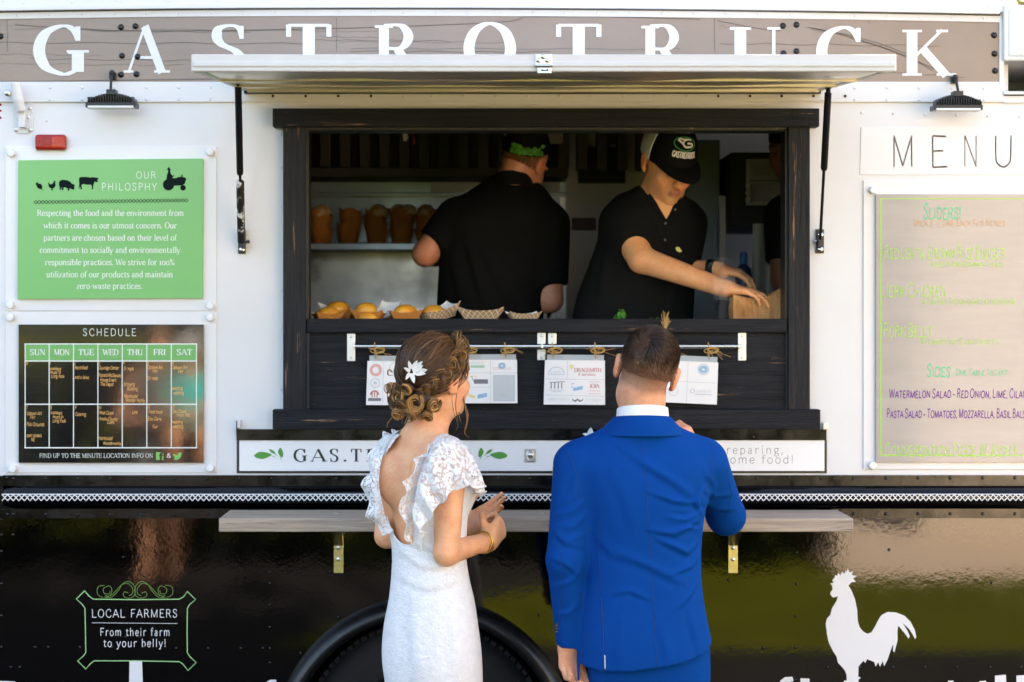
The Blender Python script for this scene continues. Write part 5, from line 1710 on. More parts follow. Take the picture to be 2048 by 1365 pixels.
def relax(V, Q, it=2, lam=.5):
    E = np.concatenate([Q[:, [0, 1]], Q[:, [1, 2]], Q[:, [2, 3]], Q[:, [3, 0]]])
    for _ in range(it):
        acc = np.zeros_like(V); cnt = np.zeros(len(V))
        np.add.at(acc, E[:, 0], V[E[:, 1]]); np.add.at(acc, E[:, 1], V[E[:, 0]])
        np.add.at(cnt, E[:, 0], 1); np.add.at(cnt, E[:, 1], 1)
        V = V + lam * (acc / np.maximum(cnt, 1)[:, None] - V)
    return V

def vnormals(V, Q):
    n = np.cross(V[Q[:, 2]] - V[Q[:, 0]], V[Q[:, 3]] - V[Q[:, 1]])
    N = np.zeros_like(V)
    for i in range(4): np.add.at(N, Q[:, i], n)
    return N / np.maximum(np.linalg.norm(N, axis=1), 1e-12)[:, None]

def mesh_obj(name, V, Q, m, parent=None, tint=None):
    me = bpy.data.meshes.new(name)
    me.vertices.add(len(V)); me.vertices.foreach_set("co", V.astype(np.float32).ravel())
    me.loops.add(Q.size); me.loops.foreach_set("vertex_index", Q.astype(np.int32).ravel())
    me.polygons.add(len(Q)); me.polygons.foreach_set("loop_start", np.arange(0, Q.size, 4, dtype=np.int32))
    me.polygons.foreach_set("use_smooth", np.ones(len(Q), bool))
    me.update(calc_edges=True); me.validate()
    me.materials.append(m)
    o = link(bpy.data.objects.new(name, me))
    if parent is not None: attach(o, parent)
    if tint is not None: set_tint(o, tint)
    return o

def prune(V, Q, keep):
    """drop faces with any vertex not kept"""
    Q = Q[keep[Q].all(1)]
    u = np.unique(Q); mp = np.full(len(V), -1); mp[u] = np.arange(len(u))
    return V[u], mp[Q]

def frame(center, fwd, up=(0, 0, 1), roll=0.0, scale=1.0):
    """columns right, forward, up"""
    f = Vector(fwd).normalized(); r = f.cross(Vector(up)).normalized(); u = r.cross(f)
    r2 = r * math.cos(roll) - u * math.sin(roll); u2 = u * math.cos(roll) + r * math.sin(roll)
    M = Matrix.Identity(4)
    for i in range(3):
        M[i][0], M[i][1], M[i][2], M[i][3] = r2[i] * scale, f[i] * scale, u2[i] * scale, center[i]
    return M

def head_sdf(F, M, neck_to, neck_r=.055, fem=False, ears=True):
    s = M.to_scale()[0]
    Rm = np.array(M)[:3, :3] / s
    W = lambda *p: np.array(M @ Vector(p))
    E = lambda c, r, k=.02, sub=False: F.ell(W(*c), np.array(r) * s, Rm, k, sub)
    K = lambda a, b, ra, rb=None, k=.015, sub=False: F.cap(W(*a), W(*b), ra * s, (rb if rb is not None else ra) * s, k, sub)
    E((0, -.018, .030), (.073, .092, .084))
    E((0, .030, -.030), (.057, .058, .078), .03)
    E((0, .040, -.078), (.042 if fem else .045, .045, .032), .03)
    E((0, .078, -.100), (.017, .014, .013), .02)
    for x in (-1, 1):
        E((x * .040, .058, -.030), (.022, .022, .022), .025)
        E((x * .046, .012, -.068), (.012 if fem else .016, .03, .03), .03)
        E((x * .030, .080, .020), (.024, .012, .009), .012)
        E((x * .031, .098, -.001), (.019, .016, .013), .012, True)
        E((x * .031, .077, -.001), (.0135, .0135, .0125), .003)
        E((x * .031, .0865, .0055), (.015, .006, .0035), .004)
        K((x * .012, .099, -.036), (x * .010, .104, -.037), .0075, .0075, .008)
    K((0, .088, .010), (0, .112, -.030), .0075, .0110, .014)
    E((0, .112, -.034), (.010, .010, .009), .008)
    E((0, .094, -.060), (.023, .011, .0052), .006)
    E((0, .092, -.070), (.020, .0115, .0062), .006)
    E((0, .100, -.0648), (.022, .008, .0012), .002, True)
    if ears:
        for x in (-1, 1):
            Re = Rm @ np.array(Matrix.Rotation(x * R(-22), 3, 'Z') @ Matrix.Rotation(R(-10), 3, 'X'))
            F.ell(W(x * .079, -.012, -.004), np.array((.0085, .019, .033)) * s, Re, .008)
            F.ell(W(x * .083, -.020, .006), np.array((.0065, .013, .022)) * s, Re, .006)
            F.ell(W(x * .0885, -.008, .000), np.array((.0060, .010, .018)) * s, Re, .004, True)
            F.ell(W(x * .076, -.004, -.031), np.array((.007, .009, .009)) * s, Re, .006)
    F.cap(W(0, -.030, -.055), neck_to, neck_r * s * 1.0, neck_r * s * 1.08, .03)
    F.cap(W(0, .005, -.075), np.array(neck_to) + np.array(M.col[1][:3]) / s * .02, neck_r * s * .8, neck_r * s * .9, .03)

def hand_sdf(F, wrist, fdir, normal, side, curls=(.5, .5, .55, .6), thumb=.5, scale=1.0, spread=.06, k=.006, tdir=None):
    """fdir along the fingers, normal out of the palm, side = +1/-1 which edge carries the thumb (fdir x normal)"""
    f = Vector(fdir).normalized(); n = Vector(normal); n = (n - f * n.dot(f)).normalized(); t = f.cross(n) * side
    w = Vector(wrist); s = scale
    A = lambda v: np.array(v)
    P_ = lambda a, b, c: w + (f * a + t * b + n * c) * s       # along, to thumb, out of palm
    nn = A(n)
    F.cap(A(P_(-.02, 0, 0)), A(P_(.02, .002, 0)), .026 * s, .030 * s, .02, flat=(nn, .72))
    for b, L_ in ((.027, .085), (.009, .09), (-.010, .086), (-.028, .078)):
        F.cap(A(P_(.01, b * .75, 0)), A(P_(L_, b, 0)), .0145 * s, .0115 * s, .014, flat=(nn, .95))
    ln = ((.040, .024, .020), (.045, .028, .022), (.042, .026, .021), (.033, .020, .018))
    ba = (.027, .009, -.010, -.028); L0 = (.085, .09, .086, .078)
    ends = []
    for i in range(4):
        p = P_(L0[i], ba[i], 0)
        ang = 0.0
        lat = spread * (1.5 - i)
        for j in range(3):
            ang += curls[i] * (1.0 if j else .75)
            d = (f * math.cos(ang) + n * math.sin(ang)) + t * lat * math.cos(ang)
            d.normalize()
            q = p + d * ln[i][j] * s
            r0, r1 = (.0098, .0088, .0080, .0068)[j] * s, (.0098, .0088, .0080, .0068)[j + 1] * s
            if i == 3: r0 *= .9; r1 *= .9
            F.cap(A(p), A(q), r0, r1, .004)
            p = q
        ends.append((p, d))
    b = P_(.018, .026, .004)
    td = (f * .62 + t * .62 + n * thumb) if tdir is None else Vector(tdir)
    td.normalize()
    q = b + td * .036 * s
    F.cap(A(P_(.010, .014, .004)), A(q), .017 * s, .012 * s, .012)
    td2 = (td + f * .35 - t * .25 + n * thumb * .3).normalized(); q2 = q + td2 * .03 * s
    F.cap(A(q), A(q2), .0112 * s, .0098 * s, .004)
    q3 = q2 + (td2 + f * .2 - t * .15).normalized() * .022 * s
    F.cap(A(q2), A(q3), .0098 * s, .0075 * s, .004)
    return ends

def local_of(M, V):
    Mi = np.array(M.inverted())
    return V @ Mi[:3, :3].T + Mi[:3, 3]

def skin_mat(name):
    m = mat(name, (.5, .3, .2), .42, bump=[(180, .05, .002), (900, .05, .0006)], sss=.18, spec=.4)
    attr_color(m)
    nt = m.node_tree; b = nt.nodes["Principled BSDF"]; src = b.inputs["Base Color"].links[0].from_socket
    tc = nd(nt, "ShaderNodeTexCoord")
    for sc_, lo, hi, colr in ((28, .42, .70, (.94, .80, .78, 1)), (230, .52, .74, (.88, .78, .74, 1))):
        t = nd(nt, "ShaderNodeTexNoise", i_Scale=sc_, i_Detail=4.0); nt.links.new(tc.outputs["Object"], t.inputs["Vector"])
        r_ = nd(nt, "ShaderNodeMapRange"); r_.inputs[1].default_value = lo; r_.inputs[2].default_value = hi; nt.links.new(t.outputs[0], r_.inputs[0])
        x = nd(nt, "ShaderNodeMix", data_type='RGBA', blend_type='MULTIPLY'); x.inputs[7].default_value = colr
        nt.links.new(r_.outputs[0], x.inputs[0]); nt.links.new(src, x.inputs[6]); src = x.outputs[2]
    nt.links.new(src, b.inputs["Base Color"])
    return m

def skin_tint(V, base, Mh=None, lips=(.45, .14, .11), brow=None, stubble=None, seed=0):
    rng = np.random.default_rng(seed)
    c = np.repeat(np.array(base)[None], len(V), 0).astype(float)
    f = .5 + .5 * np.sin(V[:, 0] * 41 + seed) * np.sin(V[:, 1] * 37) * np.sin(V[:, 2] * 43)
    c *= (1 - .10 * f)[:, None] * np.array((1, 1, 1))
    if Mh is not None:
        q = local_of(Mh, V)
        x, y, z = q[:, 0], q[:, 1], q[:, 2]
        g = lambda cx, cy, cz, rx, ry, rz: np.clip(1.4 - np.sqrt(((x - cx) / rx) ** 2 + ((y - cy) / ry) ** 2 + ((z - cz) / rz) ** 2) * 1.0, 0, 1)
        def blend(w, col): c[:] = c * (1 - w)[:, None] + np.array(col)[None] * w[:, None]
        if stubble is not None:
            w = np.clip((-.045 - z) / .02, 0, 1) * np.clip((y + .02) / .03, 0, 1) * np.clip((.14 + z) / .02, 0, 1)
            blend(w * .32, stubble)
            blend(g(0, .1, -.051, .03, .03, .007) * .25, stubble)
        for sx in (-1, 1):
            blend(g(sx * .079, -.012, -.004, .016, .024, .036) * .5, (base[0] * 1.05, base[1] * .62, base[2] * .5))
            blend(g(sx * .04, .075, -.03, .03, .03, .022) * .25, (base[0] * 1.02, base[1] * .75, base[2] * .65))
            if brow is not None: blend(np.clip(g(sx * .031, .092, .022, .021, .02, .0042) * 1.6, 0, 1) * .85, brow)
            blend(np.clip(g(sx * .031, .0905, -.001, .010, .006, .0055) * 2, 0, 1) * .8, (.10, .06, .04))
        blend(g(0, .112, -.034, .014, .016, .013) * .3, (base[0], base[1] * .7, base[2] * .6))
        blend(np.clip(g(0, .1, -.065, .021, .016, .0095) * 1.5, 0, 1) * .75, lips)
    return c

def displace(V, N, folds, mask=None):
    """folds: (points (x, z), height, width) creases running over the surface"""
    off = np.zeros(len(V))
    xz = V[:, [0, 2]]
    for pts, amp, w in folds:
        pts = [np.array(p, float) for p in pts]
        L_ = sum(np.linalg.norm(pts[i + 1] - pts[i]) for i in range(len(pts) - 1)); run = 0
        best = np.full(len(V), 1e9); sd = np.zeros(len(V)); tp = np.zeros(len(V))
        for i in range(len(pts) - 1):
            a, b = pts[i], pts[i + 1]; ab = b - a; l = np.linalg.norm(ab)
            t = ((xz - a) @ ab) / (l * l); tc = np.clip(t, 0, 1)
            r = xz - a - tc[:, None] * ab
            d = np.linalg.norm(r, axis=1)
            sg = np.sign(ab[0] * r[:, 1] - ab[1] * r[:, 0])
            u = d < best
            best = np.where(u, d, best); sd = np.where(u, sg, sd); tp = np.where(u, (run + tc * l) / L_, tp)
            run += l
        s = best / w * sd
        ease = np.sqrt(np.clip(np.sin(np.pi * np.clip(tp, 0.02, .98)), 0, 1))
        off += amp * ease * (s * np.exp(-s * s) * 1.6 + .5 * np.exp(-s * s * 1.5))
    if mask is not None: off *= mask
    return V + N * off[:, None]

def pxz(pts, d):
    return [(P(x, y, d).x, P(x, y, d).z) for x, y in pts]

from mathutils.bvhtree import BVHTree
def bvh_of(V, Q):
    return BVHTree.FromPolygons([tuple(v) for v in V], [tuple(int(i) for i in q) for q in Q])
def drape(bv, pts, d, lift=.0004, n=8):
    """pixels -> points on the surface facing the street"""
    out = []
    for i in range(len(pts) - 1):
        for j in range(n):
            t = j / n
            out.append((pts[i][0] + (pts[i + 1][0] - pts[i][0]) * t, pts[i][1] + (pts[i + 1][1] - pts[i][1]) * t))
    out.append(pts[-1])
    res = []
    for q in out:
        p = P(q[0], q[1], d)
        h = bv.ray_cast(Vector((p.x, -1.6, p.z)), Vector((0, 1, 0)))
        if h[0] is not None: res.append(h[0] + h[1] * lift)
    return res
# ------------------------------------------------------------------ the groom
def hair_tubes(paths, m, name, parent, cols, r=.0016, n=4, taper=True):
    """many fine locks as one mesh, coloured lock by lock"""
    mb = MB(); tint = []
    for p, c in zip(paths, cols):
        k = len(p)
        rr = r if not isinstance(r, list) else r[len(tint) % len(r)]
        rad = [rr * (1 - .75 * max(0, (i / (k - 1) - .6) / .4)) if taper else rr for i in range(k)]
        v0 = len(mb.v)
        mb.tube(p, rad, n, cap=False)
        tint += [c] * (len(mb.v) - v0)
    o = mb.build(name, m, parent, smooth=True)
    set_tint(o, np.array(tint))
    return o
hair_m = attr_color(mat("hair", (.05, .03, .015), .36, spec=.4))
suit = mat("royal blue wool suit", (.0003, .050, .245), .6, bump=[(420, .12, .001), (14, .10, .01)], var=(5, .5, (.0004, .042, .20)), spec=.012)
_b = suit.node_tree.nodes["Principled BSDF"]; _b.inputs["Sheen Weight"].default_value = .22; _b.inputs["Sheen Roughness"].default_value = .35; _b.inputs["Sheen Tint"].default_value = (.05, .30, .95, 1)
suit_dark = mat("suit seam", (.0004, .026, .13), .7)
shirt_white = mat("white shirt cotton", (.80, .80, .82), .6)
gd = .62
groom = thing("person", "man in royal blue suit seen from behind with cropped brown hair", "person", (P(1288, 0, gd).x, -gd, 0))
G = lambda x, y, d=gd: np.array(P(x, y, d))
Mg = frame(P(1293, 742, gd - .005), (.02, 1, -.06), roll=R(14), scale=1.03)
skin_g = skin_mat("groom skin")
F = Field((P(1060, 0, gd).x, -1.05, 0.0), (P(1540, 0, gd).x, -.02, 1.76), .0042)
head_sdf(F, Mg, G(1286, 850, gd + .003), .0545)
F.loft([(G(0, y)[2], P(cx, 0, gd).x, -gd + oy, w * mm(gd) - .014, ry) for y, cx, w, ry, oy in ((1300, 1290, 120, .110, .0), (1180, 1283, 106, .095, .0), (1100, 1285, 108, .098, 0), (1000, 1288, 118, .10, 0), (930, 1283, 128, .092, 0), (890, 1280, 100, .07, 0), (855, 1283, 52, .055, 0))], k=.04)
gz = .0
for s in (-1, 1):
    hip = np.array((P(1296 + s * 46, 0, gd).x, -gd, .90)); kn = hip + np.array((s * .01, .02, -.42)); an = kn + np.array((s * .01, -.02, -.41))
    F.cap(hip, kn, .070, .052, .04); F.cap(kn, an, .050, .036, .03); F.cap(an, an + np.array((0, .14, -.05)), .036, .028, .03)
LS, LE, LW = G(1140, 932, .62), G(1130, 1120, .67), G(1141, 1288, .62)
RS, RE, RW = G(1410, 930, .60), G(1452, 1032, .47), G(1392, 915, .32)
F.cap(LS, LE, .048, .040, .03); F.cap(LE, LW, .039, .027, .02)
F.cap(RS, RE, .048, .040, .03); F.cap(RE, RW, .038, .026, .02)
hand_sdf(F, LW + np.array((-.002, .0, .022)), (.08, .03, -1), (.40, -.90, .0), -1, (.62, .72, .82, .92), .25, 1.04)
hand_sdf(F, RW, Vector(G(1352, 840, .30)) - Vector(RW), (-.5, .5, .2), -1, (.9, 1.0, 1.1, 1.1), .5, .98)
V, Q = F.mesh(); V = relax(V, Q, 2)
# the cropped hair is real pigment on the scalp
ct = skin_tint(V, (.80, .40, .235), Mg, seed=3)
ql = local_of(Mg, V)
x, y, z = ql.T
hairline = -.066 - .010 * np.cos(x * 40) + .012 * np.sin(x * 120 + 1) * 0
w = np.clip((z - hairline) / .022, 0, 1) * np.clip((.075 - y) / .02, 0, 1) * (np.abs(x) < .0775) * (1 - np.clip((y - .005) / .02, 0, 1) * np.clip((-.01 - z) / .01, 0, 1))
den = np.clip((z - hairline) / .075, 0, 1)
hc = np.array((.17, .085, .045))[None] * (1 - den[:, None]) + np.array((.055, .028, .016))[None] * den[:, None]
nz = .5 + .5 * np.sin(V[:, 0] * 900) * np.sin(V[:, 2] * 700 + V[:, 1] * 500)
w = w * (.45 + .35 * den + .2 * nz)
ct = ct * (1 - w)[:, None] + hc * w[:, None]
body = mesh_obj("body", V, Q, skin_g, groom, ct)
# ring
mb = MB()
hh = Vector(LW) + Vector((.004, -.012, -.118))
# hair: crop growing round a whorl, swept over to the right
rng = random.Random(11)
def scalp(Md, th, ph, off=0.0, r=(.0735, .0925, .0845), c=(0, -.018, .030)):
    """th from the top of the head, ph round it (0 = right, pi/2 = front)"""
    v = Vector((math.sin(th) * math.cos(ph), math.sin(th) * math.sin(ph), math.cos(th)))
    return Md @ Vector((c[0] + v.x * (r[0] + off), c[1] + v.y * (r[1] + off), c[2] + v.z * (r[2] + off)))
def walk(Md, p0, flow, n, step, lift):
    """follow a direction field over the scalp"""
    c = Vector((0, -.018, .030)); r = Vector((.0735, .0925, .0845))
    p = Vector(p0); pts = []
    for i in range(n):
        e = Vector(((p.x - c.x) / r.x, (p.y - c.y) / r.y, (p.z - c.z) / r.z)); e.normalize()
        s_ = c + Vector((e.x * r.x, e.y * r.y, e.z * r.z))
        nn = Vector((e.x / r.x, e.y / r.y, e.z / r.z)).normalized()
        q = s_ + nn * lift(i / (n - 1))
        pts.append(Md @ q)
        f = Vector(flow(s_)); f = f - nn * f.dot(nn)
        if f.length < 1e-6: f = nn.orthogonal()
        p = s_ + f.normalized() * step
    return pts
whorl = Vector((-.024, -.098, .072))
def flow_g(p):
    d = p - whorl
    rad = d.normalized() if d.length > 1e-5 else Vector((1, 0, 0))
    tan = rad.cross(Vector((0, -1, .6)).normalized())
    k = math.exp(-d.length / .03)
    return rad * (1.0) + tan * (1.5 * k + .25) + Vector((.55, .35, 0)) * (1 - k) + Vector((0, 0, -.5 if p.z < .05 else .0))
paths, cols = [], []
for i in range(11000):
    th, ph = math.acos(1 - rng.random() ** .9 * 1.93), rng.random() * 2 * PI
    v = Vector((math.sin(th) * math.cos(ph) * .0735, -.018 + math.sin(th) * math.sin(ph) * .0925, .030 + math.cos(th) * .0845))
    if v.y > .045 and v.z < .075: continue
    if v.z < -.002 and abs(v.x) > .055 and v.y > -.05: continue
    top = max(0.0, min(1.0, (v.z - .030) / .055))
    if v.z < -.060: continue
    low_ = max(0, min(1, (.028 - v.z) / .085))
    if rng.random() < low_ ** .8 * .9: continue
    ln = .004 + .011 * (1 - low_) + .028 * top
    lf = .0008 + .0020 * (1 - low_) + .010 * top * rng.uniform(.5, 1.2)
    paths.append(walk(Mg, v, flow_g, 6, ln / 5, lambda t, lf=lf: .0006 + lf * t * (1.6 - t)))
    b = rng.uniform(.35, 1.25) * (1 + .9 * (1 - top)) * (1 + .5 * math.sin(v.x * 170 + v.y * 60))
    lf2 = low_ ** .8; cols.append((.050 * b * (1 - lf2) + .36 * lf2, .0245 * b * (1 - lf2) + .185 * lf2, .0135 * b * (1 - lf2) + .105 * lf2))
hair_tubes(paths, hair_m, "hair", groom, cols, .0009, 3)
# shirt collar
mb = MB()
cc = Vector(G(1285, 826, gd + .008))
def collar(rx, ry, h0, h1, c, th0, th1, lean=0.0, flare=0.0, drop=0.0):
    def fn(u, v):
        q = th0 + (th1 - th0) * u
        rr = 1 + flare * v
        hh = h0 + (h1 - h0) * v - drop * (1 - math.cos(q + PI / 2)) * .5
        return c + Vector((rx * rr * math.cos(q), ry * rr * math.sin(q) + lean * v, hh))
    return fn
mb.grid(collar(.0705, .0705, .026, -.05, cc, 0, 2 * PI, 0, .10, .03), 64, 8)
mb.grid(collar(.068, .068, .026, -.05, cc, 2 * PI, 0, 0, .10, .03), 64, 8)
mb.build("shirt_collar", shirt_white, groom, smooth=True)
# jacket
F = Field((P(1060, 0, gd).x, -1.05, .72), (P(1540, 0, gd).x, -.15, 1.56), .0045)
F.loft([(G(0, y)[2], P(cx, 0, gd).x, -gd + oy, w * mm(gd), ry) for y, cx, w, ry, oy in
        ((1400, 1297, 143, .145, 0), (1345, 1296, 142, .142, 0), (1300, 1290, 137, .140, .0), (1240, 1285, 129, .134, 0), (1180, 1283, 121, .126, 0), (1100, 1286, 116, .120, 0), (1030, 1288, 121, .125, 0),
         (970, 1286, 136, .122, 0), (925, 1283, 146, .108, 0), (897, 1281, 130, .092, 0), (872, 1281, 84, .078, -.004), (852, 1283, 57, .070, -.006), (846, 1284, 50, .066, -.006))], k=.02, e=2.25)
F.cap(G(1150, 930, .62), LE, .060, .0505, .035); F.cap(LE, LW, .050, .0395, .015, cut=True)
F.cap(G(1412, 925, .60), RE, .060, .054, .035); F.cap(RE, np.array(RW) * 1.0, .054, .040, .015, cut=True)
F.cap(G(1165, 913, .62), G(1240, 868, .62), .045, .035, .03); F.cap(G(1403, 910, .61), G(1325, 866, .62), .045, .035, .03)
a, b = G(1155, 1362, .76), G(1438, 1322, .76)
F.clip(a, (-(b[2] - a[2]) * -1, .10, -(b[0] - a[0])), (P(1153, 0, gd).x + .012, -1.05, .70), (P(1540, 0, gd).x, -.15, 1.0))
V, Q = F.mesh(); V = relax(V, Q, 3); N = vnormals(V, Q)
FOLD = lambda pts, amp, w: (pxz(pts, gd + .1), amp, w)
folds = [FOLD(p, h * .00125, w * .001) for p, h, w in (
    ([(1248, 905), (1300, 940), (1346, 968), (1388, 1000)], 5.5, 14), ([(1298, 986), (1346, 1004), (1402, 1012)], 5, 10), ([(1302, 1062), (1350, 1070), (1405, 1042)], 6, 11), ([(1313, 1078), (1375, 1110), (1404, 1085)], 6, 11),
    ([(1404, 1022), (1370, 1036), (1335, 1030)], 5, 8), ([(1345, 1150), (1388, 1136), (1405, 1105)], 5, 9), ([(1240, 1108), (1310, 1141), (1362, 1168)], 4.5, 14), ([(1228, 1190), (1258, 1182), (1295, 1198)], 4, 9), ([(1355, 1220), (1385, 1190), (1402, 1160)], 4, 9),
    ([(1405, 1060), (1375, 1053), (1348, 1056)], 4, 7), ([(1406, 975), (1388, 1005), (1404, 1030)], 5, 8), ([(1222, 950), (1250, 1010), (1262, 1060)], 2.5, 20), ([(1190, 1075), (1220, 1110), (1270, 1130)], 3, 15), ([(1310, 1240), (1325, 1290), (1332, 1340)], 2.5, 18), ([(1240, 1225), (1232, 1290), (1234, 1345)], 2.5, 18), ([(1376, 1230), (1390, 1280), (1400, 1330)], 3, 14),
    ([(1168, 1000), (1140, 1022), (1106, 1030)], 5, 9), ([(1168, 1030), (1148, 1050), (1122, 1052)], 5, 9), ([(1104, 1062), (1130, 1090), (1160, 1098)], 4.5, 10), ([(1163, 1070), (1140, 1078), (1116, 1074)], 4, 8), ([(1100, 1120), (1128, 1128), (1152, 1150)], 4, 9), ([(1162, 1128), (1142, 1160), (1112, 1172)], 3.5, 10), ([(1150, 950), (1142, 990), (1118, 1020)], 3.5, 12), ([(1158, 1205), (1136, 1228), (1112, 1232)], 2.5, 9),
    ([(1412, 985), (1440, 1004), (1478, 1002)], 4, 10), ([(1410, 1010), (1440, 1032), (1482, 1035)], 4, 10), ([(1412, 950), (1430, 975), (1434, 1010)], 3, 11))]
m1 = (np.clip(-N[:, 1] + .25, 0, 1)) * np.clip(((-.38) - V[:, 1]) / .08, 0, 1)
V = displace(V, N, folds, m1)
# blunt seam grooves kept by geometry, drawn seams laid on top
jk = mesh_obj("jacket", V, Q, suit, groom)
bj = bvh_of(V, Q)
mb = MB()
def seam(pts, r=.0007, d=gd + .11):
    q = drape(bj, pts, d)
    if len(q) > 2: mb.tube(q, r, 5)
seam([(1284, 880), (1290, 960), (1298, 1060), (1304, 1160), (1308, 1260), (1312, 1340)])
seam([(1138, 905), (1150, 935), (1160, 970), (1168, 1005)]); seam([(1430, 890), (1432, 920), (1425, 955), (1412, 990)])
seam([(1198, 1050), (1200, 1110), (1203, 1195)], .0006); seam([(1128, 1040), (1124, 1120), (1122, 1200), (1121, 1255)], .0006)
seam([(1463, 945), (1478, 1000), (1470, 1050)], .0006)
seam([(1203, 1196), (1207, 1260), (1208, 1355)], .0013); seam([(1157, 1196), (1163, 1194), (1163, 1228), (1157, 1228)], .0007)
mb.build("seam", suit_dark, jk, smooth=True)
mb = MB(); seam([(1209.5, 1310), (1210, 1338)], .0012); mb.build("vent_lining", shirt_white, jk, smooth=True)
# coat collar: a turned band round the neck
mb = MB()
jc = Vector(G(1284, 838, gd + .004))
def jcol(u, v):
    q = -PI * .5 + (u - .5) * 2 * PI * .86
    lobe = .5 + .5 * math.cos(q + PI / 2)
    rx, ry = .0775 + .016 * v + .030 * v * (1 - lobe), .0775 + .021 * v
    h = .014 - .056 * v * (.75 + .25 * lobe) - .018 * (1 - lobe)
    bul = .004 * math.sin(PI * v)
    return jc + Vector(((rx + bul) * math.cos(q) * (1.0 + .10 * v), (ry + bul) * math.sin(q), h))
mb.grid(jcol, 60, 9)
mb.grid(lambda u, v: jcol(1 - u, v) * 1.0 + (jc - jcol(1 - u, v)) * .05 + Vector((0, 0, .0)), 60, 9)
mb.build("lapel_collar", suit, jk, smooth=True)
mb = MB()
for y in (1248, 1255, 1262):
    q = drape(bj, [(1114, y), (1115, y)], gd + .03)
    if q: mb.lathe(q[0], (-.35, -1, 0), [(.0048, -.001), (.0050, .0012), (.0038, .0022), (.002, .0016)], 12)
mb.build("button", mat("dark horn buttons", (.05, .03, .02), .25), jk, smooth='auto')
# trousers
F = Field((P(1120, 0, gd).x, -.90, .02), (P(1480, 0, gd).x, -.34, 1.02), .007)
F.loft([(.96, P(1294, 0, gd).x, -gd, .148, .108), (.84, P(1296, 0, gd).x, -gd, .155, .118), (.76, P(1298, 0, gd).x, -gd, .160, .114), (.67, P(1298, 0, gd).x, -gd, .155, .104)], k=.03)
for s in (-1, 1):
    hip = np.array((P(1298 + s * 56, 0, gd).x, -gd, .82)); kn = hip + np.array((s * .012, .015, -.36)); an = kn + np.array((s * .01, -.02, -.40))
    F.cap(hip, kn, .084, .070, .03); F.cap(kn, an, .072, .062, .03, cut=True)
V, Q = F.mesh(); V = relax(V, Q, 2); N = vnormals(V, Q)
mesh_obj("trousers", V, Q, suit, groom)
for s in (-1, 1):
    x = P(1296 + s * 60, 0, gd).x + s * .022
    F = Field((x - .07, -.80, -.01), (x + .07, -.40, .13), .006)
    F.cap((x, -.63, .045), (x + s * .02, -.48, .036), .042, .036, .02, flat=((0, 0, 1), .8)); F.cap((x, -.62, .05), (x, -.62, .10), .042, .038, .02)
    F.clip((0, 0, .004), (0, 0, -1))
    V, Q = F.mesh(); mesh_obj("shoe", relax(V, Q, 2), Q, mat("brown leather", (.09, .04, .02), .3), groom)
# boutonniere petal that shows past his shoulder
mb = MB(); c = P(1181, 862, .50)
def petal(c, ax, w, l, nrm, cup_=.3, n=6):
    ax = Vector(ax).normalized(); nrm = Vector(nrm).normalized(); sd_ = ax.cross(nrm).normalized()
    def fn(u, v):
        q = (u - .5) * 2
        ww = w * math.sin(PI * min(1, .12 + .88 * v) ** .8) ** .8
        return Vector(c) + ax * l * v + sd_ * ww * q + nrm * (cup_ * l * (v - .5) ** 2 + .2 * w * q * q)
    return fn
mb.grid(petal(P(1180, 872, .5), (.1, 0, 1), .008, .024, (0, -1, .2)), 6, 8)
mb.grid(petal(P(1176, 870, .5), (-1, 0, .15), .004, .016, (0, -1, .3)), 6, 8)
mb.grid(petal(P(1183, 872, .5), (.5, .1, .6), .006, .014, (0, -1, .2)), 6, 8)
mb.tube([P(1180, 872, .5), P(1184, 882, .5), P(1190, 892, .50)], .0014, 6)
o = mb.build("boutonniere", mat("white petals", (.80, .80, .76), .6, sss=.2), None, smooth=True)
tag(o, "white flower petals pinned on the groom's far lapel, peeking past his shoulder", "boutonniere")

# ------------------------------------------------------------------ the bride
bd = .62
bride = thing("person", "woman in white lace dress with open back, brown hair in low braided bun", "person", (P(850, 0, bd).x, -bd, 0))
B = lambda x, y, d=bd: np.array(P(x, y, d))
YAW = R(-40)                       # turned to the right
Mb_ = frame(P(873, 757, bd - .01), (.72, .69, .10), roll=R(4), scale=.985)
skin_b = skin_mat("bride skin")
BS, BE, BW = B(903, 924, .715), B(893, 1106, .735), B(976, 1083, .575)
CS, CE, CW = B(774, 917, .515), B(774, 1072, .545), B(926, 1056, .40)
secs_b = [(1450, 869, .132, .110), (1365, 868, .1370, .112), (1300, 863, .142, .112), (1250, 862, .134, .106), (1200, 863, .120, .098), (1150, 860, .108, .088), (1110, 858, .103, .084), (1050, 855, .112, .087), (1000, 851, .122, .088), (950, 846, .130, .086), (910, 842, .130, .074), (885, 842, .105, .060), (868, 846, .06, .050)]
F = Field((P(690, 0, bd).x, -1.0, 0.0), (P(1060, 0, bd).x, -.2, 1.72), .0042)
head_sdf(F, Mb_, B(848, 878, bd), .0475, True)
F.loft([(P(0, y, bd).z, P(cx, 0, bd).x, -bd + .004, rx - .010, ry - .010) for y, cx, rx, ry in secs_b], yaw=YAW, k=.03, e=2.1)
# shoulder blades, spine hollow, collar slope
cy, sy = math.cos(YAW), math.sin(YAW)
TB = lambda x, y, z, px=846: np.array((P(px, 0, bd).x + x * cy - y * sy, -bd + x * sy + y * cy, z))
for s in (-1, 1):
    F.ell(TB(s * .062, -.058, P(0, 955, bd).z), (.045, .027, .07), None, .03)
F.cap(TB(0, -.105, P(0, 920, bd).z), TB(0, -.100, P(0, 1100, bd).z, 856), .015, .013, .035, sub=True)
F.cap(B(848, 872, bd), BS, .038, .040, .035); F.cap(B(846, 872, bd), CS, .036, .038, .035)
F.cap(BS, BE, .041, .0345, .03); F.cap(BE, BW, .0355, .0235, .012)
F.cap(CS, CE, .039, .033, .03); F.cap(CE, CW, .034, .0235, .012)
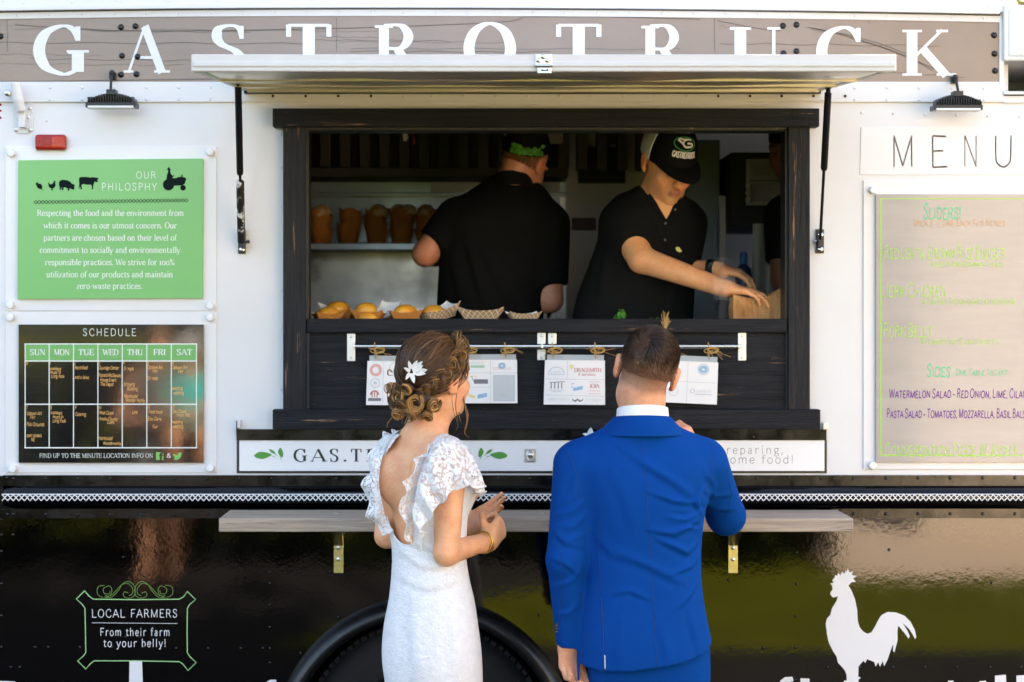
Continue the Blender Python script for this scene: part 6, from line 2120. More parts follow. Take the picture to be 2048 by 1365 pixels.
# pelvis and legs under the dress
for s in (-1, 1):
    hip = TB(s * .052, 0, .90, 866); kn = hip + np.array((0, .02, -.42)); an = kn + np.array((0, -.02, -.38))
    F.cap(hip, kn, .066, .046, .03); F.cap(kn, an, .045, .032, .02); F.cap(an, an + np.array((.06, .09, -.075)), .03, .024, .02)
# right hand: loose fist with the thumb up; left hand: open, palm turned up to it
hand_sdf(F, BW, Vector(B(1012, 1042, .50)) - Vector(BW), (-.55, .80, .10), 1, (1.1, 1.15, 1.15, 1.1), .55, .88)
hand_sdf(F, CW, Vector(B(974, 1030, .385)) - Vector(CW), (.15, -.85, .45), -1, (.18, .42, .58, .66), .30, .88, spread=.06)
V, Q = F.mesh(); V = relax(V, Q, 2)
body = mesh_obj("body", V, Q, skin_b, bride, skin_tint(V, (.84, .43, .225), Mb_, lips=(.52, .17, .14), brow=(.12, .06, .03), seed=5))
bb = bvh_of(V, Q)
# dress
lace_m = mat("white stretch lace", (.80, .79, .78), .62, bump=[(150, .8, .004), (45, .4, .006)], var=(60, .6, (.66, .65, .64)), sheen=.2)
F = Field((P(690, 0, bd).x, -1.0, 0.03), (P(1060, 0, bd).x, -.22, 1.58), .0045)
F.loft([(P(0, y, bd).z, P(cx, 0, bd).x, -bd, rx + .0045, ry + .0045) for y, cx, rx, ry in secs_b[1:]] + [(.40, P(866, 0, bd).x, -bd, .135, .115), (.10, P(860, 0, bd).x, -bd, .23, .21)], yaw=YAW, k=.03, e=2.1)
F.ell(TB(.055, .075, P(0, 985, bd).z), (.055, .05, .06), None, .04); F.ell(TB(-.055, .075, P(0, 985, bd).z), (.055, .05, .06), None, .04)
for s in (-1, 1): F.ell(TB(s * .050, -.040, P(0, 1330, bd).z, 866), (.060, .058, .09), None, .03)
F.cap(B(860, 905, bd), B(893, 905, .70), .047, .046, .03); F.cap(B(815, 903, bd), B(782, 903, .53), .045, .044, .03)
V, Q = F.mesh(); V = relax(V, Q, 3); N = vnormals(V, Q)
DF = lambda pts, amp, w: (pxz(pts, bd + .1), amp, w)
V = displace(V, N, [DF([(800, 1110), (840, 1135), (900, 1140)], .003, .012), DF([(790, 1160), (850, 1180), (935, 1165)], .003, .014), DF([(822, 1220), (825, 1290), (830, 1360)], .006, .026), DF([(930, 1120), (890, 1150), (850, 1160)], .0035, .012), DF([(800, 1085), (860, 1100), (920, 1118)], .003, .01), DF([(900, 1230), (905, 1300), (910, 1360)], .003, .02)], np.clip(-N[:, 1] + .3, 0, 1))
# the open back: a deep U between the sleeves
U_ = np.array([(812, 862), (790, 880), (768, 915), (757, 950), (757, 985), (764, 1020), (775, 1055), (787, 1078), (800, 1090), (812, 1093), (824, 1091), (830, 1080), (832, 1050), (838, 1000), (846, 960), (862, 925), (884, 890), (905, 862), (880, 840), (840, 835)], float)
k_ = mm(bd + .09)
UX = (U_[:, 0] - PX0) * k_; UZ = EYE - (U_[:, 1] - PY0) * k_
def inpoly(x, z):
    c = np.zeros(len(x), bool)
    n = len(UX)
    for i in range(n):
        j = i - 1
        cond = ((UZ[i] > z) != (UZ[j] > z)) & (x < (UX[j] - UX[i]) * (z - UZ[i]) / (UZ[j] - UZ[i] + 1e-12) + UX[i])
        c ^= cond
    return c
hole = inpoly(V[:, 0], V[:, 2]) & (N[:, 1] < .35)
top = V[:, 2] > P(0, 868, bd).z
keep = ~(hole | top)
V2, Q2 = prune(V, Q, keep)
dress = mesh_obj("dress", V2, Q2, lace_m, bride)
sm = dress.modifiers.new("thickness", 'SOLIDIFY'); sm.thickness = .003; sm.offset = 0
bdv = bvh_of(V, Q)
mb = MB()
edge = [(764, 1020), (775, 1055), (787, 1078), (800, 1090), (812, 1093), (824, 1091), (830, 1080), (833, 1050)]
mb.tube(drape(bdv, spline(edge, 4), bd + .09, .0005, 2), .0022, 6); mb.tube(drape(bdv, [(852, 1110), (856, 1200), (862, 1290), (868, 1362)], bd + .1, .0, 8), .0009, 5)
mb.build("neckline_binding", mat("white satin binding", (.80, .80, .81), .45), dress, smooth=True)
# ruffled lace sleeves
lace = mat("openwork white lace", (.80, .79, .78), .6, bump=[(220, .6, .003)], sheen=.3)
nt = lace.node_tree; bs = nt.nodes["Principled BSDF"]
tc = nd(nt, "ShaderNodeTexCoord")
wv = nd(nt, "ShaderNodeTexNoise", i_Scale=55.0, i_Detail=2.0)
vo = nd(nt, "ShaderNodeTexVoronoi", i_Scale=300.0); vo.feature = 'DISTANCE_TO_EDGE'
nt.links.new(tc.outputs["Object"], wv.inputs[0]); nt.links.new(tc.outputs["Object"], vo.inputs["Vector"])
ridge = nd(nt, "ShaderNodeMath", operation='SUBTRACT'); ridge.inputs[1].default_value = .5; nt.links.new(wv.outputs[0], ridge.inputs[0])
ab = nd(nt, "ShaderNodeMath", operation='ABSOLUTE'); nt.links.new(ridge.outputs[0], ab.inputs[0])
band_ = nd(nt, "ShaderNodeMath", operation='LESS_THAN'); band_.inputs[1].default_value = .058; nt.links.new(ab.outputs[0], band_.inputs[0])
cell = nd(nt, "ShaderNodeMath", operation='GREATER_THAN'); cell.inputs[1].default_value = .11; nt.links.new(vo.outputs["Distance"], cell.inputs[0])
hole_ = nd(nt, "ShaderNodeMath", operation='MULTIPLY'); nt.links.new(band_.outputs[0], hole_.inputs[0]); nt.links.new(cell.outputs[0], hole_.inputs[1])
al = nd(nt, "ShaderNodeMath", operation='SUBTRACT'); al.inputs[0].default_value = 1.0; nt.links.new(hole_.outputs[0], al.inputs[1])
nt.links.new(al.outputs[0], bs.inputs["Alpha"])
def ruffle(rows, waves, amp, name="ruffle_sleeve", nu=150, nv=26, ph=0.0, w0=.25):
    """rows: lists of points (px, py, d) from the seam (first) to the free edge (last), each row with the same count"""
    R_ = [[Vector(P(*p)) for p in r] for r in rows]
    def cr(pts, t):
        n = len(pts) - 1; x = min(t * n, n - 1e-6); i = int(x); f = x - i
        p0, p1, p2, p3 = pts[max(i - 1, 0)], pts[i], pts[i + 1], pts[min(i + 2, n)]
        return .5 * ((2 * p1) + (p2 - p0) * f + (2 * p0 - 5 * p1 + 4 * p2 - p3) * f * f + (3 * p1 - p0 - 3 * p2 + p3) * f ** 3)
    def base(u, v): return cr([cr(r, u) for r in R_], v)
    def fn(u, v):
        p = base(u, v); e = .004
        du = base(min(u + e, 1), v) - base(max(u - e, 0), v); dv = base(u, min(v + e, 1)) - base(u, max(v - e, 0))
        nn = du.cross(dv)
        if nn.length > 1e-12: nn.normalize()
        if nn.y > 0: nn = -nn
        ph_ = 2 * PI * waves * u + ph + .8 * math.sin(5 * u + ph)
        a = amp * (v ** 1.2) * (w0 + (1 - w0) * v)
        return p + nn * (a * (math.sin(ph_) + .25 * math.sin(1.7 * ph_ + 1))) + dv.normalized() * (a * .28 * math.cos(ph_)) + du.normalized() * (a * .55 * math.sin(ph_ * 2 + .6) * v * .4)
    mb = MB(); mb.grid(fn, nu, nv)
    o = mb.build(name, lace, bride, smooth=True)
    mb = MB(); mb.tube([fn(i / 220, 1.0) for i in range(221)], .0013, 5)
    mb.build("hem_edge", lace_m, o, smooth=True)
    return o
# right sleeve: seam along the neckline from the small of the back over the shoulder, free edge outward
ruffle([[(826, 1078, .722), (829, 1030, .728), (833, 985, .730), (840, 945, .728), (852, 912, .722), (868, 878, .716), (885, 868, .690), (902, 872, .640), (914, 890, .59)],
        [(830, 1082, .740), (826, 1030, .762), (832, 985, .780), (846, 948, .795), (866, 908, .800), (893, 880, .780), (920, 882, .735), (936, 900, .68), (942, 925, .61)],
        [(838, 1088, .745), (832, 1050, .780), (838, 1010, .800), (858, 985, .810), (880, 965, .812), (912, 945, .800), (942, 935, .755), (955, 945, .69), (958, 965, .62)],
        [(846, 1092, .745), (846, 1064, .785), (856, 1040, .805), (878, 1012, .812), (898, 990, .815), (926, 972, .800), (952, 972, .755), (964, 982, .69), (966, 992, .63)]], 6.5, .0155, ph=.6)
# an inner layer falling towards the spine
ruffle([[(827, 1070, .725), (831, 1030, .732), (836, 990, .736), (843, 950, .736), (856, 914, .730), (874, 888, .720)],
        [(818, 1078, .742), (814, 1036, .758), (818, 990, .766), (828, 950, .766), (846, 912, .757), (868, 888, .738)],
        [(826, 1090, .75), (806, 1050, .775), (804, 1000, .786), (816, 960, .785), (838, 918, .770), (864, 890, .748)]], 4.5, .011, ph=2.0, nv=18)
# left sleeve
ruffle([[(788, 1062, .655), (773, 1040, .660), (764, 1005, .664), (758, 965, .664), (762, 925, .655), (776, 886, .635), (797, 862, .605), (818, 854, .57)],
        [(780, 1068, .655), (758, 1045, .655), (746, 1005, .655), (742, 962, .650), (750, 920, .635), (768, 885, .610), (788, 866, .58), (806, 862, .55)],
        [(772, 1070, .645), (746, 1045, .635), (732, 1000, .630), (730, 958, .62), (742, 912, .60), (762, 880, .575), (782, 866, .55), (800, 864, .53)]], 5.5, .011, ph=.2)
# bracelets
ax_ = Vector(BW - BE).normalized()
u_ = ax_.orthogonal().normalized(); v_ = ax_.cross(u_)
gold = mat("gold bangles", (.80, .52, .12), .22, 1.0)
mb = MB(); c0 = Vector(BE).lerp(Vector(BW), .88)
for off, rr, tl in ((0, .0300, .1), (.010, .0305, -.12), (-.008, .029, .05)):
    mb.tube([c0 + ax_ * (off + tl * rr * math.cos(q)) + (u_ * math.cos(q) + v_ * math.sin(q)) * rr for q in [2 * PI * i / 40 for i in range(40)]], .0012 if off else .0017, 6, closed=True)
o = mb.build("bracelet", gold, None, smooth=True); tag(o, "thin gold bangles round the bride's right wrist", "bracelet")

# hair of the bride
def hs(x, y, z, off=0.0):
    """a point of the hair shell in head space"""
    v = Vector((x, y, z)).normalized()
    return Vector((v.x * (.0795 + off), -.016 + v.y * (.100 + off), .030 + v.z * (.092 + off)))
paths, cols, rr = [], [], []
rng = random.Random(21)
bunc = Vector((.012, -.108, -.045))
def lock(a, b, n=12, lift=0.0, wob=.0):
    a, b = Vector(a).normalized(), Vector(b).normalized()
    ang = a.angle(b); out = []
    k1, k2 = rng.uniform(-1, 1), rng.uniform(0, 6)
    ax = a.cross(b).normalized()
    for i in range(n):
        t = i / (n - 1)
        v = (a * math.sin((1 - t) * ang) + b * math.sin(t * ang)) / max(math.sin(ang), 1e-4)
        v = v + ax * wob * math.sin(PI * t) * k1
        out.append(Mb_ @ hs(v.x, v.y, v.z, lift * math.sin(PI * t) ** .6 + .0015 * math.sin(6 * t + k2)))
    return out
btgt = Vector((.10, -1, -.62))
def shade(b, gold_):
    return (.048 * b + .50 * gold_, .0185 * b + .260 * gold_, .0070 * b + .078 * gold_)
clump = [(rng.uniform(.4, 1.7), max(0, rng.gauss(.045, .11)), rng.uniform(.000, .011)) for _ in range(70)]
for i in range(2900):
    ci = rng.randrange(70); q = -1.0 + 2.0 * (ci % 35 + rng.random() * .75) / 35
    cb, cg, cl = clump[ci]
    # hairline from the left temple over the forehead to the right temple, plus starts on the crown
    if i % 4:
        a = Vector((math.sin(q * 1.75), math.cos(q * 1.75) * .95, .45 + .25 * math.cos(q * 2) - .50 * max(0, abs(q) - .7)))
    else:
        a = Vector((rng.gauss(0, .5), rng.gauss(.0, .5), 1))
    b = btgt + Vector((rng.uniform(-.45, .45), 0, rng.uniform(-.25, .3)))
    paths.append(lock(a, b, 12, cl + rng.uniform(.0, .004), .05 + .10 * (ci % 2))); cols.append(shade(cb * rng.uniform(.75, 1.25), max(0, cg + rng.gauss(.0, .03)))); rr.append(rng.choice((.0008, .0011, .0015)))
for i in range(420):          # nape and sides swept up into the bun
    q = rng.uniform(-1.25, 1.25)
    a = Vector((math.sin(q), -math.cos(q) * .85, -1.05 + .25 * abs(q)))
    if abs(q) > 1.0: a = Vector((math.copysign(.95, q), -.25 - .2 * rng.random(), -.2 - .35 * rng.random()))
    b = btgt + Vector((rng.uniform(-.5, .5), 0, rng.uniform(-.2, .2)))
    paths.append(lock(a, b, 9, rng.uniform(.002, .007), .08)); cols.append(shade(rng.uniform(.7, 1.3), max(0, rng.gauss(.28, .22)))); rr.append(rng.choice((.0011, .0015)))
# rolled curls of the bun
curls_ = [((.040, -.112, -.040), .027), ((-.004, -.128, -.030), .026), ((-.038, -.112, -.045), .025), ((.066, -.074, -.050), .023), ((.022, -.118, -.070), .025), ((-.020, -.112, -.078), .023), ((.048, -.088, -.080), .020), ((-.055, -.088, -.062), .021), ((.010, -.130, -.050), .020), ((.025, -.124, -.012), .020), ((-.030, -.122, -.012), .019)]
for ci, (c, rad) in enumerate(curls_):
    c = Vector(c); nrm = (c - Vector((.0, -.035, -.02))).normalized()
    a = nrm.orthogonal().normalized(); q0 = rng.uniform(0, 6)
    a = Matrix.Rotation(q0, 3, nrm) @ a; b = nrm.cross(a)
    sgn = rng.choice((-1, 1)); gl = rng.uniform(.15, 1.0)
    an0 = rng.uniform(0, 6)
    for k in range(96):
        ro = rng.gauss(0, .22); ho = rng.gauss(0, .0075); t0 = rng.uniform(0, .3)
        p = []
        for i in range(22):
            t = t0 + (1.25 - t0) * i / 21
            an = an0 + sgn * 2 * PI * (.95 + .12 * math.sin(k)) * t + .5 * ro
            r_ = rad * 1.04 * max(.04, 1.0 - (.55 + .33 * (k % 3) / 2) * t + .45 * ro) * (1 + .16 * math.sin(2 * an0 + 2 * PI * t))
            h = .012 * math.sin(PI * min(t, 1)) + ho + .006 * ro
            p.append(Mb_ @ (c + a * (r_ * math.cos(an)) + b * (r_ * math.sin(an) * .86) + nrm * h))
        paths.append(p); dp = max(.08, min(1.5, 1 + ho / .0075 * .75)); cols.append(shade(rng.uniform(.6, 1.3) * min(1, dp + .3), max(0, rng.gauss(.48 * gl, .26)) * dp)); rr.append(rng.choice((.0006, .0009, .0013)))  # strands deeper in a curl coloured darker, painting the shade between them
# braid running back above the right ear
bp = [Vector(q) for q in ((.026, .056, .118), (.058, .046, .096), (.076, .024, .074), (.084, -.004, .054), (.084, -.032, .034), (.076, -.062, .012), (.060, -.088, -.010), (.042, -.106, -.028))]
bs_ = spline([tuple(q) for q in bp], 14); bs_ = [Vector(q) for q in bs_]
for st in range(3):
    for k in range(36):
        o1, o2 = rng.gauss(0, .0042), rng.gauss(0, .0042)
        p = []
        for i, c in enumerate(bs_):
            t = i / (len(bs_) - 1)
            tan = (bs_[min(i + 1, len(bs_) - 1)] - bs_[max(i - 1, 0)]).normalized()
            out = (c - Vector((0, -.016, .03))).normalized(); out = (out - tan * out.dot(tan)).normalized(); lat_ = tan.cross(out)
            w_ = 2 * PI * 3.3 * t + st * 2 * PI / 3
            sz = .55 + .75 * math.sin(PI * min(1, .2 + t * .75))
            p.append(Mb_ @ (c + lat_ * ((.0125 * math.sin(w_)) * sz + o1) + out * (.0052 * math.sin(2 * w_) * sz + o2 + .004)))
        paths.append(p); cols.append(shade(rng.uniform(.6, 1.3), max(0, rng.gauss(.26, .22)))); rr.append(rng.choice((.0007, .0011)))
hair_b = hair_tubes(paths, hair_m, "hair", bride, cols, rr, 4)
# a halo of flyaway hairs
fp, fc = [], []
for i in range(170):
    a = Vector((rng.gauss(0, .7), rng.gauss(-.2, .7), abs(rng.gauss(.4, .6))))
    l0 = lock(a, a + Vector((rng.uniform(-.5, .5), rng.uniform(-.8, .1), rng.uniform(-.5, .3))), 7, rng.uniform(.006, .017), .1)
    fp.append(l0); fc.append(shade(1.0, rng.uniform(.1, .5)))
hair_tubes(fp, hair_m, "flyaway_hair", bride, fc, .00035, 3)
# solid base under the locks
mb = MB()
F = Field(tuple(np.array(Mb_ @ Vector((0, 0, 0))) - .19), tuple(np.array(Mb_ @ Vector((0, 0, 0))) + .19), .004)
Rb = np.array(Mb_)[:3, :3]; sB = Mb_.to_scale()[0]; Rb = Rb / sB
F.ell(np.array(Mb_ @ Vector((0, -.016, .030))), np.array((.0785, .099, .091)) * sB, Rb, .0)
F.ell(np.array(Mb_ @ Vector((.010, -.092, -.045))), np.array((.060, .036, .036)) * sB, Rb, .02)
V, Q = F.mesh(); V = relax(V, Q, 2); l_ = local_of(Mb_, V)
keep = ~((l_[:, 1] > .045) & (l_[:, 2] < .085)) & ~((l_[:, 2] < .012) & (l_[:, 1] > -.035)) & ~((l_[:, 2] < -.062) & (l_[:, 1] > -.07))
V, Q = prune(V, Q, keep)
mesh_obj("hair_base", V, Q, mat("brown hair mass", (.035, .017, .009), .5, bump=(80, .5)), bride)
# loose strands
paths, cols = [], []
for pts in ([(905, 770, .66), (903, 800, .67), (908, 830, .66), (915, 850, .65), (911, 862, .65)], [(927, 735, .62), (922, 780, .62), (930, 815, .62), (934, 840, .62), (929, 865, .62), (938, 876, .62)], [(930, 740, .61), (924, 790, .61), (918, 825, .61), (921, 845, .61)], [(815, 815, .66), (806, 830, .66), (803, 848, .66)], [(820, 818, .66), (812, 842, .66), (808, 850, .66)], [(830, 822, .66), (826, 836, .66), (822, 850, .65)], [(790, 802, .63), (786, 830, .63), (776, 845, .63), (773, 856, .63)], [(785, 745, .63), (777, 740, .63), (776, 750, .63), (786, 752, .63)], [(785, 780, .63), (774, 786, .63), (778, 779, .63)], [(925, 700, .6), (936, 720, .6), (939, 740, .6)], [(914, 786, .66), (912, 815, .66), (917, 845, .65)], [(934, 722, .6), (930, 760, .61), (928, 800, .62), (936, 830, .62), (932, 860, .62)]):
    for k in range(3):
        j = [rng.uniform(-1.2, 1.2) for _ in range(2)]
        paths.append([Vector(P(q[0] + j[0], q[1] + j[1] * .5, q[2])) for q in [tuple(z_) for z_ in spline(pts, 6)]]); cols.append(shade(1.1, rng.uniform(.1, .55)))
hair_tubes(paths, hair_m, "loose_strand", bride, cols, .0007, 4)
# leaf shaped clip
mb = MB()
base_ = Mb_ @ hs(.40, -1, .10, .012)
for (dx, dz, an, l) in ((.0, .0, 25, .036), (.0, .004, 60, .030), (-.004, .004, 105, .026), (.002, -.004, -8, .038), (-.006, -.002, 150, .022), (-.002, -.008, -75, .030), (-.007, -.006, -120, .024), (.010, .010, 40, .026), (.014, -.002, 8, .030)):
    q = R(an)
    mb.grid(petal(base_ + Vector((dx, -.004, dz)), (math.cos(q), -.25, math.sin(q)), l * .21, l * .95, (0, -1, .15), .5), 5, 9)
    for k in range(4):
        c = base_ + Vector((dx, -.008, dz)) + Vector((math.cos(q), -.2, math.sin(q))) * l * (.2 + .2 * k)
        mb.ball(c, .0018, 4)
sm = mb.build("hair_clip", mat("white beaded clip", (.80, .79, .76), .35, bump=(300, .4)), None, smooth=True)
tag(sm, "white beaded leaf hair clip above the bride's bun", "hair clip")
# ------------------------------------------------------------------ the crew inside
black_shirt = mat("black work shirt", (.0066, .0070, .0068), .85, bump=[(200, .15, .001), (9, .15, .01)], var=(6, .5, (.011, .0115, .011)), spec=.08)
black_cloth = mat("black cap cloth", (.005, .0055, .005), .8, bump=(240, .2, .001), spec=.1)
apron_m = mat("pale grey apron", (.34, .33, .31), .7, bump=(10, .2, .01))
def legs(F, cx, y, z0, w, r):
    for s in (-1, 1):
        h = np.array((cx + s * w, y, z0)); F.cap(h, (h[0], y, .84), r, r * .7, .03); F.cap((h[0], y, .84), (h[0], y - .1, .79), .04, .035, .02)
def torso_person(name, label, d, secs, head, neck_to, neck_r, arms, sleeve, hands, tint_kw, base, lo, hi, shirt_name="shirt", flatten=.62, shirt_extra=(), folds=()):
    """arms: [(shoulder, elbow, wrist)], sleeve: how far along the shoulder-elbow line the sleeve goes"""
    t = thing(name, label, "person", (P(secs[0][1], 0, d).x, -d, .75))
    sk = skin_mat("skin " + shirt_name + str(int(secs[0][1])))
    F = Field(lo, hi, .0055)
    head_sdf(F, head, neck_to, neck_r)
    k_ = mm(d)
    body = [(P(0, y, d).z, P(cx, 0, d).x, -d + oy, w * k_ - .015, w * k_ * flatten - .015) for y, cx, w, oy in secs]
    F.loft([(s[0], s[1], s[2], max(s[3], .03), max(s[4], .03)) for s in body], k=.03)
    zmin = min(b[0] for b in body)
    legs(F, body[0][1], -d, zmin, .075, .075)
    for (a, b, c) in arms:
        F.cap(a, b, .050, .043, .03); F.cap(b, c, .044, .029, .015)
    for h in hands: hand_sdf(F, *h[0], **h[1])
    V, Q = F.mesh(); V = relax(V, Q, 2)
    mesh_obj("body", V, Q, sk, t, skin_tint(V, base, head, **tint_kw))
    F = Field(lo, hi, .0055)
    F.loft([(b[0], b[1], b[2], b[3] + .015, b[4] + .015) for b in body], k=.03)
    for (a, b, c), s in zip(arms, sleeve):
        a, b = np.array(a), np.array(b)
        F.cap(a, a + (b - a) * s, .061, .060, .04, cut=True)
    for e in shirt_extra: F.cap(*e)
    V, Q = F.mesh(); V = relax(V, Q, 2); N = vnormals(V, Q)
    if folds: V = displace(V, N, folds, np.clip(-N[:, 1] + .3, 0, 1))
    sh = mesh_obj(shirt_name, V, Q, black_shirt, t)
    F = Field((body[0][1] - .3, -d - .3, .80), (body[0][1] + .3, -d + .3, zmin + .05), .008)
    F.loft([(zmin - .06, body[0][1], -d, body[0][3] + .004, body[0][4] + .004), (zmin + .04, body[0][1], -d, body[0][3] + .006, body[0][4] + .006)], k=.02)
    for s in (-1, 1): F.cap((body[0][1] + s * .075, -d, zmin - .04), (body[0][1] + s * .075, -d, .86), .09, .07, .03, cut=True)
    V, Q = F.mesh(); mesh_obj("trousers", relax(V, Q, 2), Q, black_cloth, t)
    return t, sh
# cook seen from behind
cd = -.75
K1 = lambda x, y, d=cd: np.array(P(x, y, d))
Mc = frame(P(1050, 322, cd - .03), (.42, .80, -.36), roll=R(18), scale=.98)
Mcc = frame(P(1052, 314, cd - .03), (.42, .80, .22), roll=R(18), scale=.98)
secs1 = [(660, 979, 106, 0), (600, 982, 108, 0), (540, 986, 109, 0), (480, 993, 112, 0), (430, 1002, 110, -.0), (395, 1012, 92, .02), (362, 1022, 56, .04), (345, 1026, 36, .05)]
f1 = [(pxz([(930, 480), (950, 560), (975, 640)], cd), .006, .02), (pxz([(960, 500), (1000, 580), (1030, 640)], cd), .006, .022), (pxz([(1000, 520), (1040, 590), (1060, 640)], cd), .005, .02), (pxz([(900, 520), (915, 580), (920, 640)], cd), .005, .018)]
cook, csh = torso_person("person", "cook in black shirt with back turned, ginger hair under a black cap with green band", cd, secs1, Mc, K1(1024, 376, cd - .02), .050,
    [(K1(908, 432), K1(850, 508, cd + .02), K1(905, 520, cd - .30)), (K1(1106, 448), K1(1101, 600, cd + .02), K1(1080, 600, cd - .28))], (.68, .80),
    [((K1(905, 520, cd - .30), (.5, .8, -.2), (0, 0, -1), 1), dict(curls=(.5, .5, .5, .5))), ((K1(1080, 600, cd - .28), (-.3, .9, -.2), (0, 0, -1), -1), dict(curls=(.5, .5, .5, .5)))],
    dict(seed=7), (.66, .30, .18), (P(790, 0, cd).x, .3, .76), (P(1200, 0, cd).x, 1.35, 2.50), "shirt", .62, [], f1)
mb = MB()
cc = Vector(K1(1026, 356, cd - .015))
mb.grid(collar(.066, .066, .022, -.03, cc, 0, 2 * PI, -.01, .16, .02), 48, 8); mb.grid(collar(.063, .063, .022, -.03, cc, 2 * PI, 0, -.01, .16, .02), 48, 8)
mb.build("collar", black_shirt, csh, smooth=True)
def cap_on(M, parent, r=(.081, .102, .096), two=None, ext=1.02):
    """a cap in head space: dome over the skull, peak in front"""
    c = Vector((0, -.016, .034))
    def dome(u, v):
        q = 2 * PI * u; t = (PI / 2) * ext * v
        return M @ (c + Vector((r[0] * math.sin(t) * math.cos(q), r[1] * math.sin(t) * math.sin(q), r[2] * math.cos(t))))
    b = MB(); n, m_ = 64, 18
    b.grid(dome, n, m_, True)
    if two:
        for fi in range(len(b.f)):
            i = fi % n; q = 2 * PI * (i + .5) / n
            if abs((q - PI / 2 + PI) % (2 * PI) - PI) > two: b.m[fi] = 1
    return b, dome
b, dome1 = cap_on(Mcc, cook, r=(.083, .104, .098))
cp = b.build("cap", black_cloth, cook, smooth=True)
b = MB()
for s in range(2):
    b.grid(lambda u, v, s=s: dome1(-.27 + .20 * u + .0, .80 + .16 * v + .02 * math.sin(30 * u)) + (dome1(-.27 + .20 * u, .9) - (Mcc @ Vector((0, -.016, .034)))).normalized() * (.003 + .003 * s + .002 * math.sin(50 * u + 9 * v + s)), 40, 6)
for k in range(30):
    rg = random.Random(k)
    u, v = -.28 + .24 * rg.random() ** 1.2, .76 + .2 * rg.random()
    b.ball(dome1(u, v) + (dome1(u, v) - Mcc @ Vector((0, -.016, .034))).normalized() * .003, rg.uniform(.006, .011), 5, (1, .6, .7))
b.build("green_band", mat("bright green bandana", (.05, .28, .010), .5, var=(40, .8, (.02, .10, .006)), bump=(30, .4)), cook, smooth=True)
b = MB()
def peak(M, r=(.081, .102, .096), L_=.07, half=1.15, drop=.02, t0=1.0, c=(0, -.016, .034)):
    """the peak grows from the rim of the dome and reaches forward"""
    def fn(u, v):
        q = PI / 2 - (u - .5) * 2 * half
        t = PI / 2 * t0
        k = math.cos((u - .5) * 2 * half * (PI / 2) / (half * 1.06)) ** .65
        return M @ Vector((c[0] + r[0] * math.sin(t) * math.cos(q) * (1 + .05 * v), c[1] + r[1] * math.sin(t) * math.sin(q) + L_ * v * k, c[2] + r[2] * math.cos(t) - drop * (v ** 1.3) * k + .004 * v * (1 - k)))
    return fn
b.grid(peak(Mcc, (.083, .104, .098)), 30, 8); b.grid(lambda u, v: peak(Mcc, (.083, .104, .094), t0=1.03)(1 - u, v), 30, 8)
b.build("cap_peak", black_cloth, cook, smooth=True)
paths, cols = [], []
rng = random.Random(5)
for i in range(2000):
    ph = rng.uniform(PI * 1.0, PI * 2.0); th = rng.uniform(1.3, 2.65)
    v = Vector((math.sin(th) * math.cos(ph) * .0745, -.018 + math.sin(th) * math.sin(ph) * .0935, .030 + math.cos(th) * .0855))
    if v.z < -.078: continue
    paths.append(walk(Mc, v, lambda p: (.15 * math.sin(i), 0, -1), 5, .0055, lambda t: .001 + .006 * t)); b_ = rng.uniform(.6, 1.4); cols.append((.24 * b_, .095 * b_, .026 * b_))
hair_tubes(paths, hair_m, "hair", cook, cols, .0014, 3)

# server leaning over the counter
sd0 = -.42
K2 = lambda x, y, d=sd0: np.array(P(x, y, d))
Ms = frame(P(1337, 326, sd0 + .10), (.29, -.82, -.46), roll=R(-2), scale=1.02)
secs2 = [(660, 1262, 122, 0), (600, 1270, 118, 0), (550, 1280, 110, 0), (500, 1292, 104, -.01), (455, 1302, 98, -.03), (425, 1308, 84, -.045), (398, 1312, 58, -.055), (380, 1312, 38, -.06)]
A1 = (K2(1237, 440, sd0 + .03), K2(1284, 520, sd0 + .14), K2(1449, 577, sd0 + .30))
A2 = (K2(1378, 445, sd0 - .02), K2(1352, 545, sd0 + .00), K2(1432, 540, sd0 + .08))
f2 = [(pxz([(1240, 500), (1260, 560), (1262, 640)], sd0), .005, .02), (pxz([(1215, 480), (1200, 540), (1190, 620)], sd0), .005, .02), (pxz([(1340, 470), (1345, 540), (1330, 620)], sd0), .005, .02), (pxz([(1290, 440), (1330, 500), (1345, 560)], sd0), .004, .015)]
server, ssh = torso_person("person", "man in black shirt and trucker cap looking down while filling a paper bag", sd0, secs2, Ms, K2(1310, 402, sd0 + .045), .048, [A1, A2], (.62, .80),
    [((A1[2], Vector(K2(1505, 584, sd0 + .325)) - Vector(A1[2]), (.1, .1, -1), 1), dict(curls=(.28, .3, .35, .4), scale=.92)), ((A2[2], Vector(K2(1490, 548, sd0 + .12)) - Vector(A2[2]), (.2, .1, -1), -1), dict(curls=(.55, .6, .65, .7), scale=.95))],
    dict(seed=9, lips=(.40, .13, .10), brow=(.05, .03, .02), stubble=(.20, .12, .08)), (.92, .45, .20), (P(1080, 0, sd0).x, -.10, .76), (P(1560, 0, sd0).x, .95, 2.50), "shirt", .62, [(K2(1255, 415, sd0 + .02), K2(1310, 392, sd0 + .05), .05, .045, .03), (K2(1366, 425, sd0), K2(1320, 396, sd0 + .05), .045, .042, .03)], f2)
